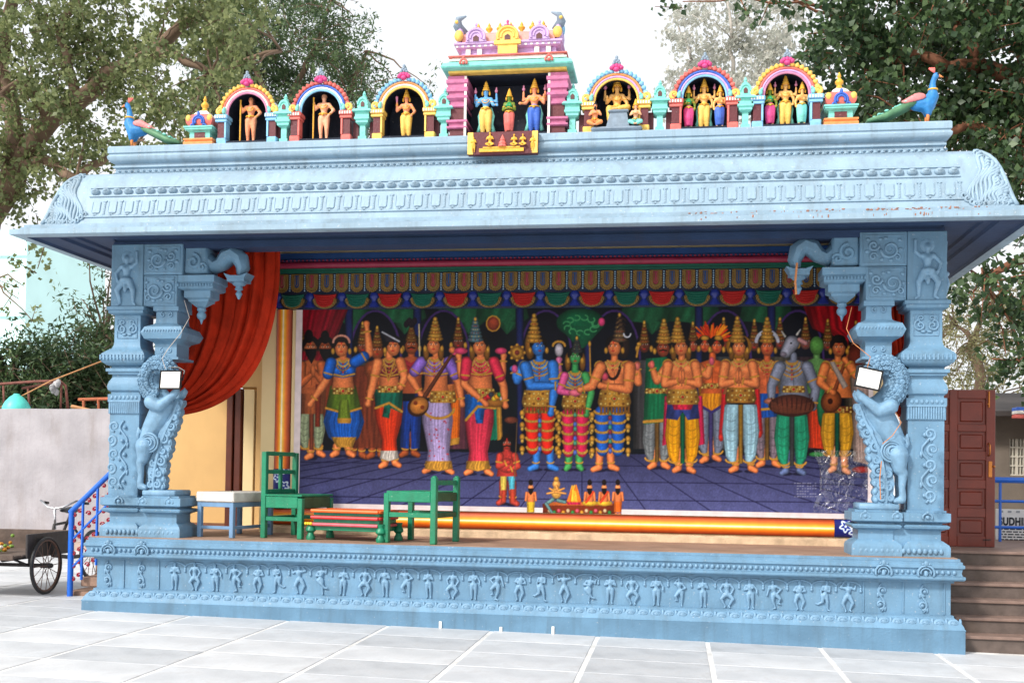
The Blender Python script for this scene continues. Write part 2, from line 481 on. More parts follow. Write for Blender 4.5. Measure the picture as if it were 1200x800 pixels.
def build_pillar():
    out = []   # (name, mesh, level)
    A, F = .17, .40        # half width and centre depth of the outer shaft
    ox, ix = 4.18, 3.73
    # base: common moulded pedestal for both shafts
    m = MB()
    BP = [(.055, .836), (.055, .93), (.045, .955), (.0, .99), (-.02, 1.0), (-.02, 1.09), (.0, 1.10), (.04, 1.115), (.05, 1.135), (.03, 1.15),
          (-.01, 1.155), (-.01, 1.165), (.035, 1.175), (.055, 1.185), (.055, 1.265), (.02, 1.27), (.02, 1.29)]
    square_mould(m, BP, ox, F, A - .005, A + .02)
    m2 = MB(); square_mould(m2, [(o * .96, z - .0015) for o, z in BP], ix - .02, F - .02, .185, A + .02)
    m.box(3.86, 4.04, .225, .58, .837, 1.268)
    out.append(('pedestal', m.mesh('pedestal', BLUE, 35))); out.append(('pedestal', m2.mesh('pedestal', BLUE, 35)))
    k = MB()
    for px in (4.18, 3.9, 3.6):
        k.xf = Matrix.Translation((px, .142, 1.225)) @ Matrix.Diagonal((.6, .6, .55, 1))
        k.tube([(.075 * math.cos(a), 0, .07 * math.sin(a)) for a in np.linspace(-.5, PI + .5, 13)], .017, 6)
        k.ell((0, 0, 0), (.035, .03, .035), 8, 6); k.ell((0, 0, .085), (.03, .03, .028), 8, 6)
    for q in range(16): k.xf = None; k.ell((3.56 + q * .05, .148, .895), (.022, .016, .03), 8, 5)
    out.append(('pedestal_ornament', k.mesh('pedestal_ornament', BLUE_R, True)))
    # outer shaft with fringe, vase, bulb and abacus
    m = MB()
    SH = [(0, 1.285), (0, 2.17), (.012, 2.172), (.012, 2.31), (.02, 2.312), (.02, 2.385), (-.005, 2.387), (-.005, 2.41), (.02, 2.43), (.028, 2.47), (.015, 2.52), (-.012, 2.57), (-.012, 2.60),
          (.02, 2.605), (.02, 2.63), (.04, 2.632), (.04, 2.665), (0, 2.668), (-.01, 2.70)]
    square_mould(m, SH, ox, F, A)
    out.append(('shaft', m.mesh('shaft', BLUE, 35)))
    m = MB()
    BU = [(-.01, 2.69), (.03, 2.70), (.075, 2.735), (.09, 2.78), (.075, 2.825), (.03, 2.865), (.0, 2.885), (-.015, 2.92), (-.02, 2.96), (-.02, 3.25), (.0, 3.255), (.03, 3.27), (.03, 3.30), (.045, 3.305), (.045, 3.34)]
    square_mould(m, BU, ox, F, A)
    out.append(('bulb_capital', m.mesh('bulb_capital', BLUE, 35)))
    m = MB()
    for q in range(15): m.box(ox - A - .005 + q * .0235, ox - A + .009 + q * .0235, F - A - .022, F - A, 2.18, 2.30)
    m.box(ox - A - .015, ox + A + .015, F - A - .026, F - A, 2.30, 2.318)
    for q in range(7):
        m.ell((ox - .14 + q * .047, F - A - .022, 2.35), (.018, .012, .02), 8, 5)
    out.append(('fringe_ornament', m.mesh('fringe_ornament', BLUE_R, 35))); m = MB()
    for q in range(13): m.box(ox - A - .07 + q * .04, ox - A - .055 + q * .04, F - A - .0965, F - A - .06, 2.755, 2.81)
    out.append(('bulb_ornament', m.mesh('bulb_ornament', BLUE_R, 35)))
    m = MB(); vine(m, ox, 1.36, 2.10, .12, 5, .013, F - A - .006); out.append(('scroll_relief', m.mesh('scroll_relief', BLUE_R, True)))
    m = MB()
    for sx in (-1, 1):
        m.tube(spiral(ox + sx * .06, 3.1, .06, 1.5, PI / 2, -sx, y=F - A + .014), .011, 5); m.tube(spiral(ox + sx * .05, 3.17, .035, 1.2, -PI / 2, sx, y=F - A + .014), .009, 5)
        m.ell((ox + sx * .03, F - A + .014, 3.04), (.03, .012, .015), 6, 5)
    m.tube([(ox - .115, F - A + .017, 3.0), (ox + .115, F - A + .017, 3.0), (ox + .115, F - A + .017, 3.21), (ox - .115, F - A + .017, 3.21)], .007, 4, closed=True)
    out.append(('flower_relief', m.mesh('flower_relief', BLUE_R, True)))
    # inner column over the rearing lion
    m = MB()
    IN = [(.04, 2.765), (.04, 2.79), (.0, 2.795), (.0, 2.93), (.02, 2.955), (.085, 2.985), (.115, 3.05), (.085, 3.115), (.02, 3.145), (.0, 3.165), (-.005, 3.22), (-.005, 3.29), (.02, 3.295), (.02, 3.345)]
    square_mould(m, IN, ix, F, .125, .15)
    out.append(('inner_capital', m.mesh('inner_capital', BLUE, 35)))
    m = MB()
    for q in range(14): m.box(ix - .21 + q * .031, ix - .198 + q * .031, F - .27, F - .23, 3.055, 3.08)
    out.append(('leaf_ornament', m.mesh('leaf_ornament', BLUE_R, True)))
    for zz in (2.865, 3.255):
        m = MB()
        for sx in (-1, 1): m.tube(spiral(ix + sx * .04, zz, .03, 1.2, PI / 2, -sx, y=F - .152), .008, 5)
        out.append(('neck_curl', m.mesh('neck_curl', BLUE_R, True)))
    # blocks of the entablature
    m = MB()
    m.cbox(3.99, 4.36, .205, .62, 3.342, 4.02, .006)
    m.cbox(3.54, 3.987, .21, .60, 3.685, 4.02, .006)
    m.cbox(3.6, 3.984, .215, .60, 3.345, 3.68, .006)
    out.append(('carved_block', m.mesh('carved_block', BLUE)))
    m = MB()
    for (x0, x1, z0, z1) in ((3.57, 3.96, 3.71, 3.985), (3.63, 3.96, 3.37, 3.655)):
        m.tube([(x0, .212, z0), (x1, .212, z0), (x1, .212, z1), (x0, .212, z1)], .009, 4, closed=True)
        cx, cz = (x0 + x1) / 2, (z0 + z1) / 2
        r = (z1 - z0) * .26
        m.tube(spiral(cx + .06, cz, r * 1.25, 1.7, PI, 1, 30, .207), [.018 - .0004 * i for i in range(30)], 6)
        m.tube(spiral(cx - .095, cz + .04, r * .8, 1.4, 0, -1, 24, .207), .013, 5)
        m.tube(spiral(cx - .1, cz - .07, r * .6, 1.3, 0, 1, 20, .207), .012, 5)
        m.tube(spiral(cx + .13, cz - .08, r * .5, 1.2, 2, -1, 16, .207), .011, 5)
        for (dx, dz) in ((-.15, .1), (.15, .09), (-.03, .1), (-.02, -.1), (.02, .11), (.07, -.11), (-.16, -.02), (.16, .0)):
            m.ell((cx + dx, .208, cz + dz), (.022, .012, .017), 7, 5)
    out.append(('scroll_panel', m.mesh('scroll_panel', BLUE_R, True)))
    # lower bracket with pendant
    m = MB()
    LB = [(-.17, 3.34), (-.10, 3.40), (-.085, 3.41), (-.085, 3.43), (-.05, 3.45), (-.05, 3.52), (-.02, 3.53), (0, 3.545), (0, 3.60), (.015, 3.61), (.015, 3.68)]
    m.ring(LB, 3.20, 3.602, .24, .58)
    m.ell((3.40, .41, 3.265), (.052, .052, .05), 12, 8); m.lathe([(.03, 3.30), (.05, 3.32), (.045, 3.345)], (3.40, .41, 0), 10)
    m.lathe([(.022, 3.22), (.004, 3.17)], (3.40, .41, 0), 8)
    for q in range(13): m.ell((3.21 + q * .032, .225, 3.575), (.013, .012, .02), 6, 5)
    out.append(('bracket', m.mesh('bracket', BLUE, 35)))
    # upper scrolled arm with pendant drop
    m = MB()
    m.cbox(3.28, 3.542, .25, .56, 3.70, 4.0, .02)
    arm = [(3.55, 3.86), (3.42, 3.90), (3.32, 3.86), (3.24, 3.80), (3.17, 3.83), (3.11, 3.90), (3.03, 3.93), (2.96, 3.88), (2.93, 3.78), (2.95, 3.70)]
    m.tube([(x, .40, z) for x, z in arm], [.075, .09, .095, .085, .08, .095, .10, .09, .07, .045], 10, 1.5)
    m.tube(spiral(3.43, 3.83, .085, 1.4, PI / 2, 1, 22, .245), .02, 6); m.tube(spiral(3.33, 3.77, .05, 1.2, PI, -1, 18, .245), .016, 6)
    m.lathe([(.01, 3.44), (.025, 3.47), (.038, 3.50), (.02, 3.53), (.045, 3.545), (.035, 3.58), (.06, 3.59), (.075, 3.605), (.075, 3.625)], (2.97, .40, 0), 12)
    m.box(2.875, 3.07, .30, .50, 3.622, 3.655)
    m.prism([(2.84, 3.71), (2.875, 3.655), (3.07, 3.655), (3.105, 3.71), (3.03, 3.685), (2.91, 3.685)], .29, .51)
    out.append(('scroll_arm', m.mesh('scroll_arm', BLUE, 40)))
    # dancer on the corner block, front and outer side
    P = pose(0, lkn=(.17, -.06, .30), rkn=(-.15, -.06, .30), lan=(.12, 0, .06), ran=(-.14, 0, .06), lto=(.17, -.05, .02), rto=(-.2, -.05, .02), rel=(-.2, 0, .83), rha=(-.2, -.02, 1.02), lel=(.22, 0, .63), lha=(.17, -.04, .48))
    m = MB(); body(m, P, .57, .8)
    m.ell((0, .02, .535), (.085, .03, .085), 12, 6); m.ell((0, -.02, .285), (.07, .05, .035), 10, 6); m.ell((0, -.03, .19), (.025, .025, .05), 8, 6)
    dn = remesh(m, 'dancer_relief', BLUE_R, .009, 3)
    out.append(('dancer_relief', dn, (4.175, .20, 3.345), 0)); out.append(('dancer_relief', dn, (4.365, .42, 3.345), PI / 2))
    # rearing lion: outline read off the photo on the plane y = .2
    def q(u, v, y=.2):
        p_ = at(985 + u / 3.6, 400 + v / 3.6, .2); return (p_.x, y, p_.z)
    m = MB()
    def c(a, ra, b_, rb, y0=.27, y1=.27): m.capsule(q(*a, y0), q(*b_, y1), ra, rb, 12)
    c((158, 288), .145, (192, 350), .135); c((192, 350), .135, (224, 405), .118); c((224, 405), .118, (238, 455), .12); c((238, 455), .12, (240, 480), .115)
    c((170, 280), .13, (205, 240), .12); c((205, 240), .115, (232, 185), .10); c((232, 185), .10, (218, 125), .09); c((218, 125), .09, (175, 100), .085); c((175, 100), .085, (138, 112), .075)
    c((138, 112), .075, (112, 145), .06); c((112, 145), .055, (100, 172), .045); m.ell(q(120, 112, .22), (.03, .03, .05), 8, 6)
    for y in (.18, .37):
        c((240, 478), .105, (247, 535), .068, y, y); c((247, 535), .066, (262, 556), .05, y, y); c((262, 556), .048, (257, 615), .033, y, y); c((257, 615), .033, (261, 658), .036, y, y); c((258, 668), .038, (234, 672), .032, y, y)
        for t_ in (-1, 0, 1): c((236, 672 + t_ * 2), .018, (224, 675), .014, y + t_ * .022, y + t_ * .03)
        c((203, 275), .085, (160, 296), .062, y - .04, y - .06); c((160, 296), .06, (84, 238), .04, y - .06, y - .07); c((84, 238), .045, (72, 222), .036, y - .07, y - .07)
        for t_ in (-1, 0, 1): c((74, 224), .018, (64, 214 + t_ * 6), .014, y - .07 + t_ * .024, y - .075 + t_ * .03)
    out.append(('rearing_lion', remesh(m, 'rearing_lion', BLUE_R, .011, 4)))
    m = MB(); rr = random.Random(3)
    for ring, (rd, yy) in enumerate(((38, .175), (53, .135), (69, .125), (84, .15), (95, .2))):
        n_ = int(rd * 3.9 / 15.5)
        for k2 in range(n_ + 1):
            a = math.radians(158 - (245 * (k2 + .5 * (ring % 2)) / n_)) + rr.uniform(-.03, .03)
            x, y_, z = q(184 + rd * 1.0 * math.cos(a), 172 - rd * 1.12 * math.sin(a), yy); r = rr.uniform(.029, .034)
            m.ell((x, y_, z), (r, r * .8, r), 9, 6)
            m.tube(spiral(x, z, r * .8, 1.1, rr.uniform(0, 6), 1, 9, y_ - .024), .0065, 4)
    out.append(('lion_mane', m.mesh('lion_mane', BLUE_R, True)))
    m = MB(); m.tube([q(*t, .2) for t in ((272, 462), (284, 430), (276, 392), (268, 408), (272, 425))], [.02, .022, .02, .014, .01], 7)
    out.append(('lion_tail', m.mesh('lion_tail', BLUE_R, True)))
    m = MB(); cx, _, cz = q(213, 464)
    m.tube([(cx + .10 * math.cos(a), .15, cz + .10 * math.sin(a)) for a in np.linspace(0, 2 * PI, 23)[:-1]], .013, 6, closed=True)
    m.tube([(cx + .078 * math.cos(a), .135, cz + .078 * math.sin(a)) for a in np.linspace(0, 2 * PI, 23)[:-1]], .009, 6, closed=True)
    m.tube(spiral(cx, cz, .055, 1.6, 0, 1, 26, .125), .012, 5); m.ell((cx, .165, cz), (.10, .035, .10), 16, 6)
    out.append(('lion_medallion', m.mesh('lion_medallion', BLUE_R, True)))
    m = MB()
    lf = [(62, 262), (74, 300), (80, 340), (86, 380), (104, 412), (118, 440), (114, 478), (124, 512), (140, 545), (136, 582), (146, 615), (140, 650), (150, 686)]
    poly = []
    for k2, (a_, b_) in enumerate(zip(lf, lf[1:])):
        for t_ in (0, .25, .5, .75): poly.append((a_[0] + (b_[0] - a_[0]) * t_ - 9 * math.sin(PI * t_), a_[1] + (b_[1] - a_[1]) * t_))
    poly += [lf[-1], (218, 686), (228, 600), (218, 540), (190, 480), (178, 420), (140, 340), (95, 262)]
    m.prism([(q(*p_)[0], q(*p_)[2]) for p_ in poly], .20, .30)
    for k2, (u, v, r, sg) in enumerate(((84, 300, .035, 1), (110, 385, .058, -1), (96, 345, .03, 1), (148, 445, .055, 1), (150, 500, .04, -1), (160, 548, .058, 1), (198, 560, .035, -1), (168, 605, .045, -1), (202, 612, .045, 1), (176, 655, .048, 1), (208, 660, .032, -1), (128, 420, .03, 1))):
        x, _, z = q(u, v); m.tube(spiral(x, z, r, 1.5, PI * .5, sg, 24, .19), [.02 - .0005 * w for w in range(24)], 6); m.ell((x, .195, z), (.014, .014, .014), 7, 5)
    for a_, b_ in zip(lf[1:], lf[2:]):
        x, _, z = q((a_[0] + b_[0]) / 2 + 4, (a_[1] + b_[1]) / 2); m.ell((x, .197, z), (.022, .014, .03), 8, 5)
    stem = [q(78, 270, .19), q(100, 330, .19), q(135, 400, .19), q(165, 470, .19), q(178, 530, .19), q(190, 590, .19), q(196, 640, .19), q(190, 684, .19)]
    m.tube(stem, [.016, .02, .022, .024, .024, .022, .02, .016], 6)
    m.cbox(3.545, 3.925, .16, .56, 1.287, 1.352, .012)
    out.append(('foliage_scroll', m.mesh('foliage_scroll', BLUE_R, 50)))
    return out
pieces = build_pillar()
for side in (1, -1):
    pil = None
    for it in pieces:
        nm, me = it[0], it[1]
        if side < 0:
            me = me.copy(); me.transform(Matrix.Diagonal((-1, 1, 1, 1))); me.flip_normals()
        loc = (0, 0, 0); rz = 0
        if len(it) > 2:
            loc = (it[2][0] * side, it[2][1], it[2][2]); rz = it[3] * side
        if nm == 'shaft' and pil is None:
            pass
        it_parent = pil
        if pil is None:
            sh = [i for i in pieces if i[0] == 'shaft'][0][1]
            if side < 0:
                sh = sh.copy(); sh.transform(Matrix.Diagonal((-1, 1, 1, 1))); sh.flip_normals()
            pil = inst('pillar', sh, stage, (0, 0, 0))
        if nm == 'shaft': continue
        o = inst(nm, me, pil, loc, (0, 0, rz))
        if nm in ('pedestal_ornament', 'neck_curl', 'bulb_ornament', 'fringe_ornament', 'leaf_ornament'): o['kind'] = 'stuff'

# ------------------------------------------------------------------ roof: beam, curved cornice, ledge
RX, RY0, RY1 = 4.32, .15, 3.0
KP = [(.015, 4.735), (.10, 4.738), (.18, 4.728), (.25, 4.70), (.31, 4.65), (.355, 4.59), (.385, 4.53), (.41, 4.46), (.435, 4.38), (.46, 4.29), (.485, 4.20),
      (.505, 4.14), (.525, 4.105), (.56, 4.095), (.64, 4.09), (.64, 4.062), (.665, 4.06), (.665, 4.035), (.72, 4.03), (.74, 4.02), (.74, 3.972), (.73, 3.965), (.62, 3.962)]
cornice = MB().ring(KP, -RX, RX, RY0, RY1, close=False).build('roof_cornice', KAP, stage, 35)
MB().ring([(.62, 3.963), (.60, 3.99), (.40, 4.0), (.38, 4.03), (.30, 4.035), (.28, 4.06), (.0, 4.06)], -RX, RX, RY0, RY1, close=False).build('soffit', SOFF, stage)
MB().ring([(-.01, 4.72), (-.01, 4.835), (.012, 4.845), (.012, 4.865), (-.005, 4.87), (-.005, 4.885), (.03, 4.90), (.055, 4.93), (.06, 4.955), (.04, 4.985), (.045, 4.99), (.055, 4.995), (.055, 5.055), (.045, 5.068)],
          -RX, RX, RY0, RY1).build('roof_ledge', KAP, stage, 35)
def ko(z):
    for (o1, z1), (o2, z2) in zip(KP[2:], KP[3:]):
        if z2 <= z <= z1: return o1 + (o2 - o1) * (z1 - z) / (z1 - z2 + 1e-9), math.atan2(o2 - o1, z1 - z2)
    return .4, .2
# lattice band on the ledge
b = MB()
for k in range(124):
    x = -4.29 + k * .0698
    for j in range(1):
        b.add([(x - .033, .148, 4.782), (x, .162, 4.744), (x + .033, .148, 4.782), (x, .162, 4.822), (x, .118, 4.782)], [(0, 1, 4), (1, 2, 4), (2, 3, 4), (3, 0, 4)])
        b.add([(x + .035 - .018, .150, 4.805), (x + .035, .158, 4.79), (x + .035 + .018, .150, 4.805), (x + .035, .158, 4.825), (x + .035, .128, 4.806)], [(0, 1, 4), (1, 2, 4), (2, 3, 4), (3, 0, 4)])
        b.add([(x + .035 - .018, .150, 4.76), (x + .035, .158, 4.744), (x + .035 + .018, .150, 4.76), (x + .035, .158, 4.775), (x + .035, .128, 4.76)], [(0, 1, 4), (1, 2, 4), (2, 3, 4), (3, 0, 4)])
lt = b.build('lattice_band', KAP, cornice); lt['kind'] = 'stuff'
# oval bosses
o_, a_ = ko(4.475)
b = MB(); b.ell((0, 0, 0), (.050, .042, .034), 12, 8); b.ell((0, -.034, 0), (.026, .016, .016), 10, 6)
ovm = b.mesh('oval_boss', KAP, True)
NO = 71
for k in range(NO):
    inst('oval_boss', ovm, cornice, (-4.30 + 8.6 * k / (NO - 1), RY0 - o_ - .008, 4.475), (-a_, 0, 0))
b = MB(); b.box(-4.36, 4.36, -.012, .012, -.008, .008)
for z in (4.52, 4.425):
    o2, a2 = ko(z); b2 = MB(); b2.xf = Matrix.Translation((0, RY0 - o2, z)) @ Matrix.Rotation(-a2, 4, 'X'); b2.box(-4.36, 4.36, -.014, .012, -.007, .007)
    b2.build('cornice_fillet', KAP, cornice)
# panels and dividers
o3, a3 = ko(4.295)
b = MB()
pts = [(-.043, .07), (-.043, -.045), (-.033, -.06), (-.012, -.064), (0, -.075), (.012, -.064), (.033, -.06), (.043, -.045), (.043, .07)]
b.tube([(x, -.004, z) for x, z in pts], .0038, 5); b.box(-.038, .038, -.004, .006, -.055, .066)
b.tube([(-.09, -.004, -.088), (-.05, -.004, -.098), (-.02, -.004, -.092), (0, -.006, -.080), (.02, -.004, -.092), (.05, -.004, -.098), (.09, -.004, -.088)], .008, 5)
pnm = b.mesh('cornice_panel', KAP, 40)
b = MB(); b.box(-.010, .010, -.006, .008, -.08, .075); b.box(-.02, .02, -.009, .008, .068, .083)
for q in range(6): b.ell((0, -.006, -.07 + q * .026), (.008, .005, .010), 6, 4)
dvm = b.mesh('panel_divider', KAP, 40)
NP = 48
for k in range(NP):
    x = -4.26 + 8.52 * k / (NP - 1)
    inst('cornice_panel', pnm, cornice, (x, RY0 - o3 - .002, 4.295), (-a3, 0, 0))
    inst('panel_divider', dvm, cornice, (x + 4.26 / (NP - 1), RY0 - o3 - .002, 4.295), (-a3, 0, 0))
o4, a4 = ko(4.185)
b2 = MB(); b2.xf = Matrix.Translation((0, RY0 - o4, 4.193)) @ Matrix.Rotation(-a4, 4, 'X'); b2.box(-4.45, 4.45, -.012, .012, -.006, .006); b2.build('cornice_fillet', KAP, cornice)
# leaf carvings on the hip corners
def hip(side):
    m = MB(); rr = random.Random(5)
    for z, w in () and ((4.66, 1), (4.59, 2), (4.52, 3), (4.44, 4), (4.36, 5), (4.28, 6), (4.20, 7), (4.13, 7)):
        o, a = ko(z)
        for k in range(w):
            x = RX + o - .045 - k * .062 + rr.uniform(-.01, .01)
            if k == 0: x -= .0
            m.tube(spiral(x, z, .045, 1.15, PI * .75, 1 if (k + w) % 2 else -1, 15, RY0 - o - .004), [.014 - .0004 * i for i in range(15)], 5)
            m.ell((x - .035, RY0 - o + .002, z - .03), (.02, .013, .04), 6, 4)
        for k in range(max(1, w - 2)):   # the same leaves on the end face
            y = RY0 - o + .05 + k * .062
            m.ell((RX + o + .002, y, z), (.016, .03, .035), 6, 4)
    for k in range(16):
        zs = 4.67 - k * .034; ln = min(.46, zs - 4.12); dirn = .06 + .62 * ln
        pts = []
        for i in range(12):
            t_ = i / 11; z = zs - ln * t_ * (.55 + .45 * t_); o, a = ko(max(4.12, z)); pts.append((RX + o - .03 - dirn * t_ - .03 * math.sin(2.6 * PI * t_ + k), RY0 - o - .003, z))
        m.tube(pts, [.024 - .001 * i for i in range(12)], 6)
        e = pts[-1]; m.tube(spiral(e[0] - .02, e[2] + .02, .036, 1.2, 0, -1, 14, e[1] - .004), .012, 5)
        o, a = ko(max(4.12, zs)); m.tube(spiral(RX + o - .07 - .02 * (k % 3), zs, .034, 1.2, 1, 1, 12, RY0 - o - .006), .013, 5)
        for q in range(3): m.ell((RX + o + .002, RY0 - o + .06 + q * .07 + .02 * (k % 2), zs), (.016, .034, .026), 6, 4)
    rib = [(RX + ko(z)[0], RY0 - ko(z)[0], z) for z in (4.715, 4.69, 4.64, 4.58, 4.5, 4.42, 4.34, 4.26, 4.18, 4.12)]
    m.tube(rib, .022, 6)
    me = m.mesh('corner_foliage', KAP, True)
    if side < 0:
        me.transform(Matrix.Diagonal((-1, 1, 1, 1))); me.flip_normals()
    inst('corner_foliage', me, cornice, (0, 0, 0))
hip(1); hip(-1)
# rust streaks: iron showing at the eave edge
RUST = mat('rust_stain', S(146, 108, 94), .85, .3, 20, .3, 80)
b = MB(); rr = random.Random(9)
for i in range(90):
    x = rr.choice((2.0, 2.7, 3.1, 3.6, 3.8, 4.0, 4.35)) + rr.gauss(0, .12); w = rr.uniform(.004, .018)
    b.ell((x, RY0 - .640, 4.075 + rr.uniform(-.012, .012)), (w, .004, rr.uniform(.003, .012)), 6, 4)
    if i % 4 == 0: b.ell((x, RY0 - .740, 4.0 + rr.uniform(-.01, .015)), (w * .5, .003, rr.uniform(.006, .02)), 6, 4)
o = b.build('rust_patch', RUST, cornice, True); o['kind'] = 'stuff'
# beam, ceiling
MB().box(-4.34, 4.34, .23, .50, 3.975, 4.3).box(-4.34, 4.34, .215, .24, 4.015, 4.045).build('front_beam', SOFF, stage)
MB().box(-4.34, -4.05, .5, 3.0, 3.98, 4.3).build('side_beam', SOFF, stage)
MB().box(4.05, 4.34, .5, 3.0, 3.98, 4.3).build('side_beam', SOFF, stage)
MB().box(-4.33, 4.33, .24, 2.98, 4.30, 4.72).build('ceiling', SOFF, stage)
# ------------------------------------------------------------------ walls behind the stage
YW = 1.60
MB().box(-3.16, 4.02, YW, 1.78, .83, 4.30).build('mural_wall', CREAM2, stage)
yel = MB()
yel.box(-4.75, -3.87, 2.3, 2.45, .83, 4.30); yel.box(-3.87, -3.50, 2.3, 2.45, 2.63, 4.30); yel.box(-3.50, -3.0, 2.3, 2.45, .83, 4.30)
yel.box(-3.87, -3.50, 2.75, 2.8, .83, 2.7)
yel.build('back_wall', CREAM, stage)
b = MB(); b.box(-4.75, -3.88, 2.28, 2.3, .833, .90); b.build('skirting', mat('brown_skirting', S(120, 80, 60), .8, .2, 5), stage)
dr = MB(); dr.cbox(-3.885, -3.80, 2.27, 2.46, .833, 2.65, .008); dr.build('door_frame', BROWNW, stage)
dr = MB(); dr.cbox(-3.792, -3.70, 2.30, 2.74, .84, 2.61, .01)
for z in (1.0, 1.5, 2.05): dr.box(-3.705, -3.692, 2.36, 2.68, z, z + .4)
dr.build('door', BROWNW, stage)
MB().cbox(-3.66, -3.52, 2.285, 2.44, .833, 2.60, .006).build('door_jamb', CREAM2, stage)
# building mass behind the painting, so that the stage is closed from behind
MB().box(-3.12, 4.0, 2.85, 2.98, .83, 4.30).build('rear_wall', CREAM, stage)

# colour-attribute material for painted (flat) decoration
def vmat(name, rough=.5, spec=.4, bump=0):
    m = bpy.data.materials.new(name); m.use_nodes = True
    n, l = m.node_tree.nodes, m.node_tree.links
    b_ = n['Principled BSDF']
    a = n.new('ShaderNodeVertexColor'); a.layer_name = 'Col'
    tc = n.new('ShaderNodeTexCoord'); nz = n.new('ShaderNodeTexNoise'); nz.inputs['Scale'].default_value = 9; nz.inputs['Detail'].default_value = 8
    l.new(tc.outputs['Object'], nz.inputs['Vector'])
    rp = n.new('ShaderNodeMapRange'); rp.inputs[1].default_value = .3; rp.inputs[2].default_value = .7; rp.inputs[3].default_value = .85; rp.inputs[4].default_value = 1.08
    l.new(nz.outputs['Fac'], rp.inputs[0])
    mx = n.new('ShaderNodeMix'); mx.data_type = 'RGBA'; mx.blend_type = 'MULTIPLY'; mx.inputs['Factor'].default_value = 1
    l.new(a.outputs['Color'], mx.inputs['A']); l.new(rp.outputs[0], mx.inputs['B'])
    l.new(mx.outputs['Result'], b_.inputs['Base Color'])
    b_.inputs['Roughness'].default_value = rough; b_.inputs['Specular IOR Level'].default_value = spec
    if bump:
        n3 = n.new('ShaderNodeTexNoise'); n3.inputs['Scale'].default_value = 5; n3.inputs['Detail'].default_value = 4
        l.new(tc.outputs['Object'], n3.inputs['Vector'])
        bp = n.new('ShaderNodeBump'); bp.inputs['Strength'].default_value = bump; bp.inputs['Distance'].default_value = .02
        l.new(n3.outputs['Fac'], bp.inputs['Height']); l.new(bp.outputs[0], b_.inputs['Normal'])
    return m
def lin(a):
    a = np.clip(a, 0, 1)
    return np.where(a <= .04045, a / 12.92, ((a + .055) / 1.055) ** 2.4)
def grid_mesh(name, X, Y, Z, C, m, smooth=False):
    """grid of vertices (rows, cols) with a colour per vertex"""
    R_, C_ = X.shape
    me = bpy.data.meshes.new(name)
    co = np.stack([X, Y, Z], -1).reshape(-1, 3).astype(np.float32)
    nv = R_ * C_
    me.vertices.add(nv); me.vertices.foreach_set('co', co.ravel())
    idx = np.arange(nv).reshape(R_, C_)
    q = np.stack([idx[:-1, :-1], idx[:-1, 1:], idx[1:, 1:], idx[1:, :-1]], -1).reshape(-1, 4)
    nf = len(q)
    me.loops.add(nf * 4); me.loops.foreach_set('vertex_index', q.ravel().astype(np.int32))
    me.polygons.add(nf); me.polygons.foreach_set('loop_start', (np.arange(nf) * 4).astype(np.int32))
    me.update(calc_edges=True)
    at_ = me.color_attributes.new('Col', 'FLOAT_COLOR', 'POINT')
    c4 = np.ones((nv, 4), np.float32); c4[:, :3] = C.reshape(-1, 3)
    at_.data.foreach_set('color', c4.ravel())
    if smooth: me.polygons.foreach_set('use_smooth', [True] * nf)
    me.materials.append(m)
    return me
PAINTED = vmat('painted_bands', .45, .4)
def ramp(stops, t):
    ts = np.array([s_[0] for s_ in stops]); cs = np.array([s_[1] for s_ in stops], float) / 255
    return np.stack([np.interp(t, ts, cs[:, k]) for k in range(3)], -1)
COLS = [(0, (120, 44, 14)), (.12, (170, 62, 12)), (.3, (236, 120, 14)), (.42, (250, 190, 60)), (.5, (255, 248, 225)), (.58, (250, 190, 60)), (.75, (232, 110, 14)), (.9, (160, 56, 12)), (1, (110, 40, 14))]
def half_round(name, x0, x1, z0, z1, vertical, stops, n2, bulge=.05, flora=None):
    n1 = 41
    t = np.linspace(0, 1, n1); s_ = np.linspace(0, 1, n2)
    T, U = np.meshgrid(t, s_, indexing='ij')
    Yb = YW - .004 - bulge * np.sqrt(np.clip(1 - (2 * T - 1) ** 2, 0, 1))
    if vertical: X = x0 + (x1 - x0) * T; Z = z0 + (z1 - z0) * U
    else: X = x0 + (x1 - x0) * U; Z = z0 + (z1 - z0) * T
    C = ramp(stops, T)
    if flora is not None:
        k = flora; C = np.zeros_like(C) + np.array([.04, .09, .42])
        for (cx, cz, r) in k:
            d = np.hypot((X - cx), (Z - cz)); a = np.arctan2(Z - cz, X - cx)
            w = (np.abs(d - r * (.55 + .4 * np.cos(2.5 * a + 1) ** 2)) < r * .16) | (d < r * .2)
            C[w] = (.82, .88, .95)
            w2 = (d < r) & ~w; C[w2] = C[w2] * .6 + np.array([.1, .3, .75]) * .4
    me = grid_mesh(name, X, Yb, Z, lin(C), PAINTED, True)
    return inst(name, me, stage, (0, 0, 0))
xb = at(977, 620, YW).x
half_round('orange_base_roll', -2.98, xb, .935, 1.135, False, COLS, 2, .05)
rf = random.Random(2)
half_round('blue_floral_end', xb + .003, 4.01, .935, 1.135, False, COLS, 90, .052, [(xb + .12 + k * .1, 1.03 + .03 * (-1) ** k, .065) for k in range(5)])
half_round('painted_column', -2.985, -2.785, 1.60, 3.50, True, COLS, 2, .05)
half_round('column_foot', -2.99, -2.78, 1.14, 1.597, True, COLS, 110, .054, [(-2.88 + .04 * (-1) ** k, 1.2 + k * .1, .06) for k in range(5)])
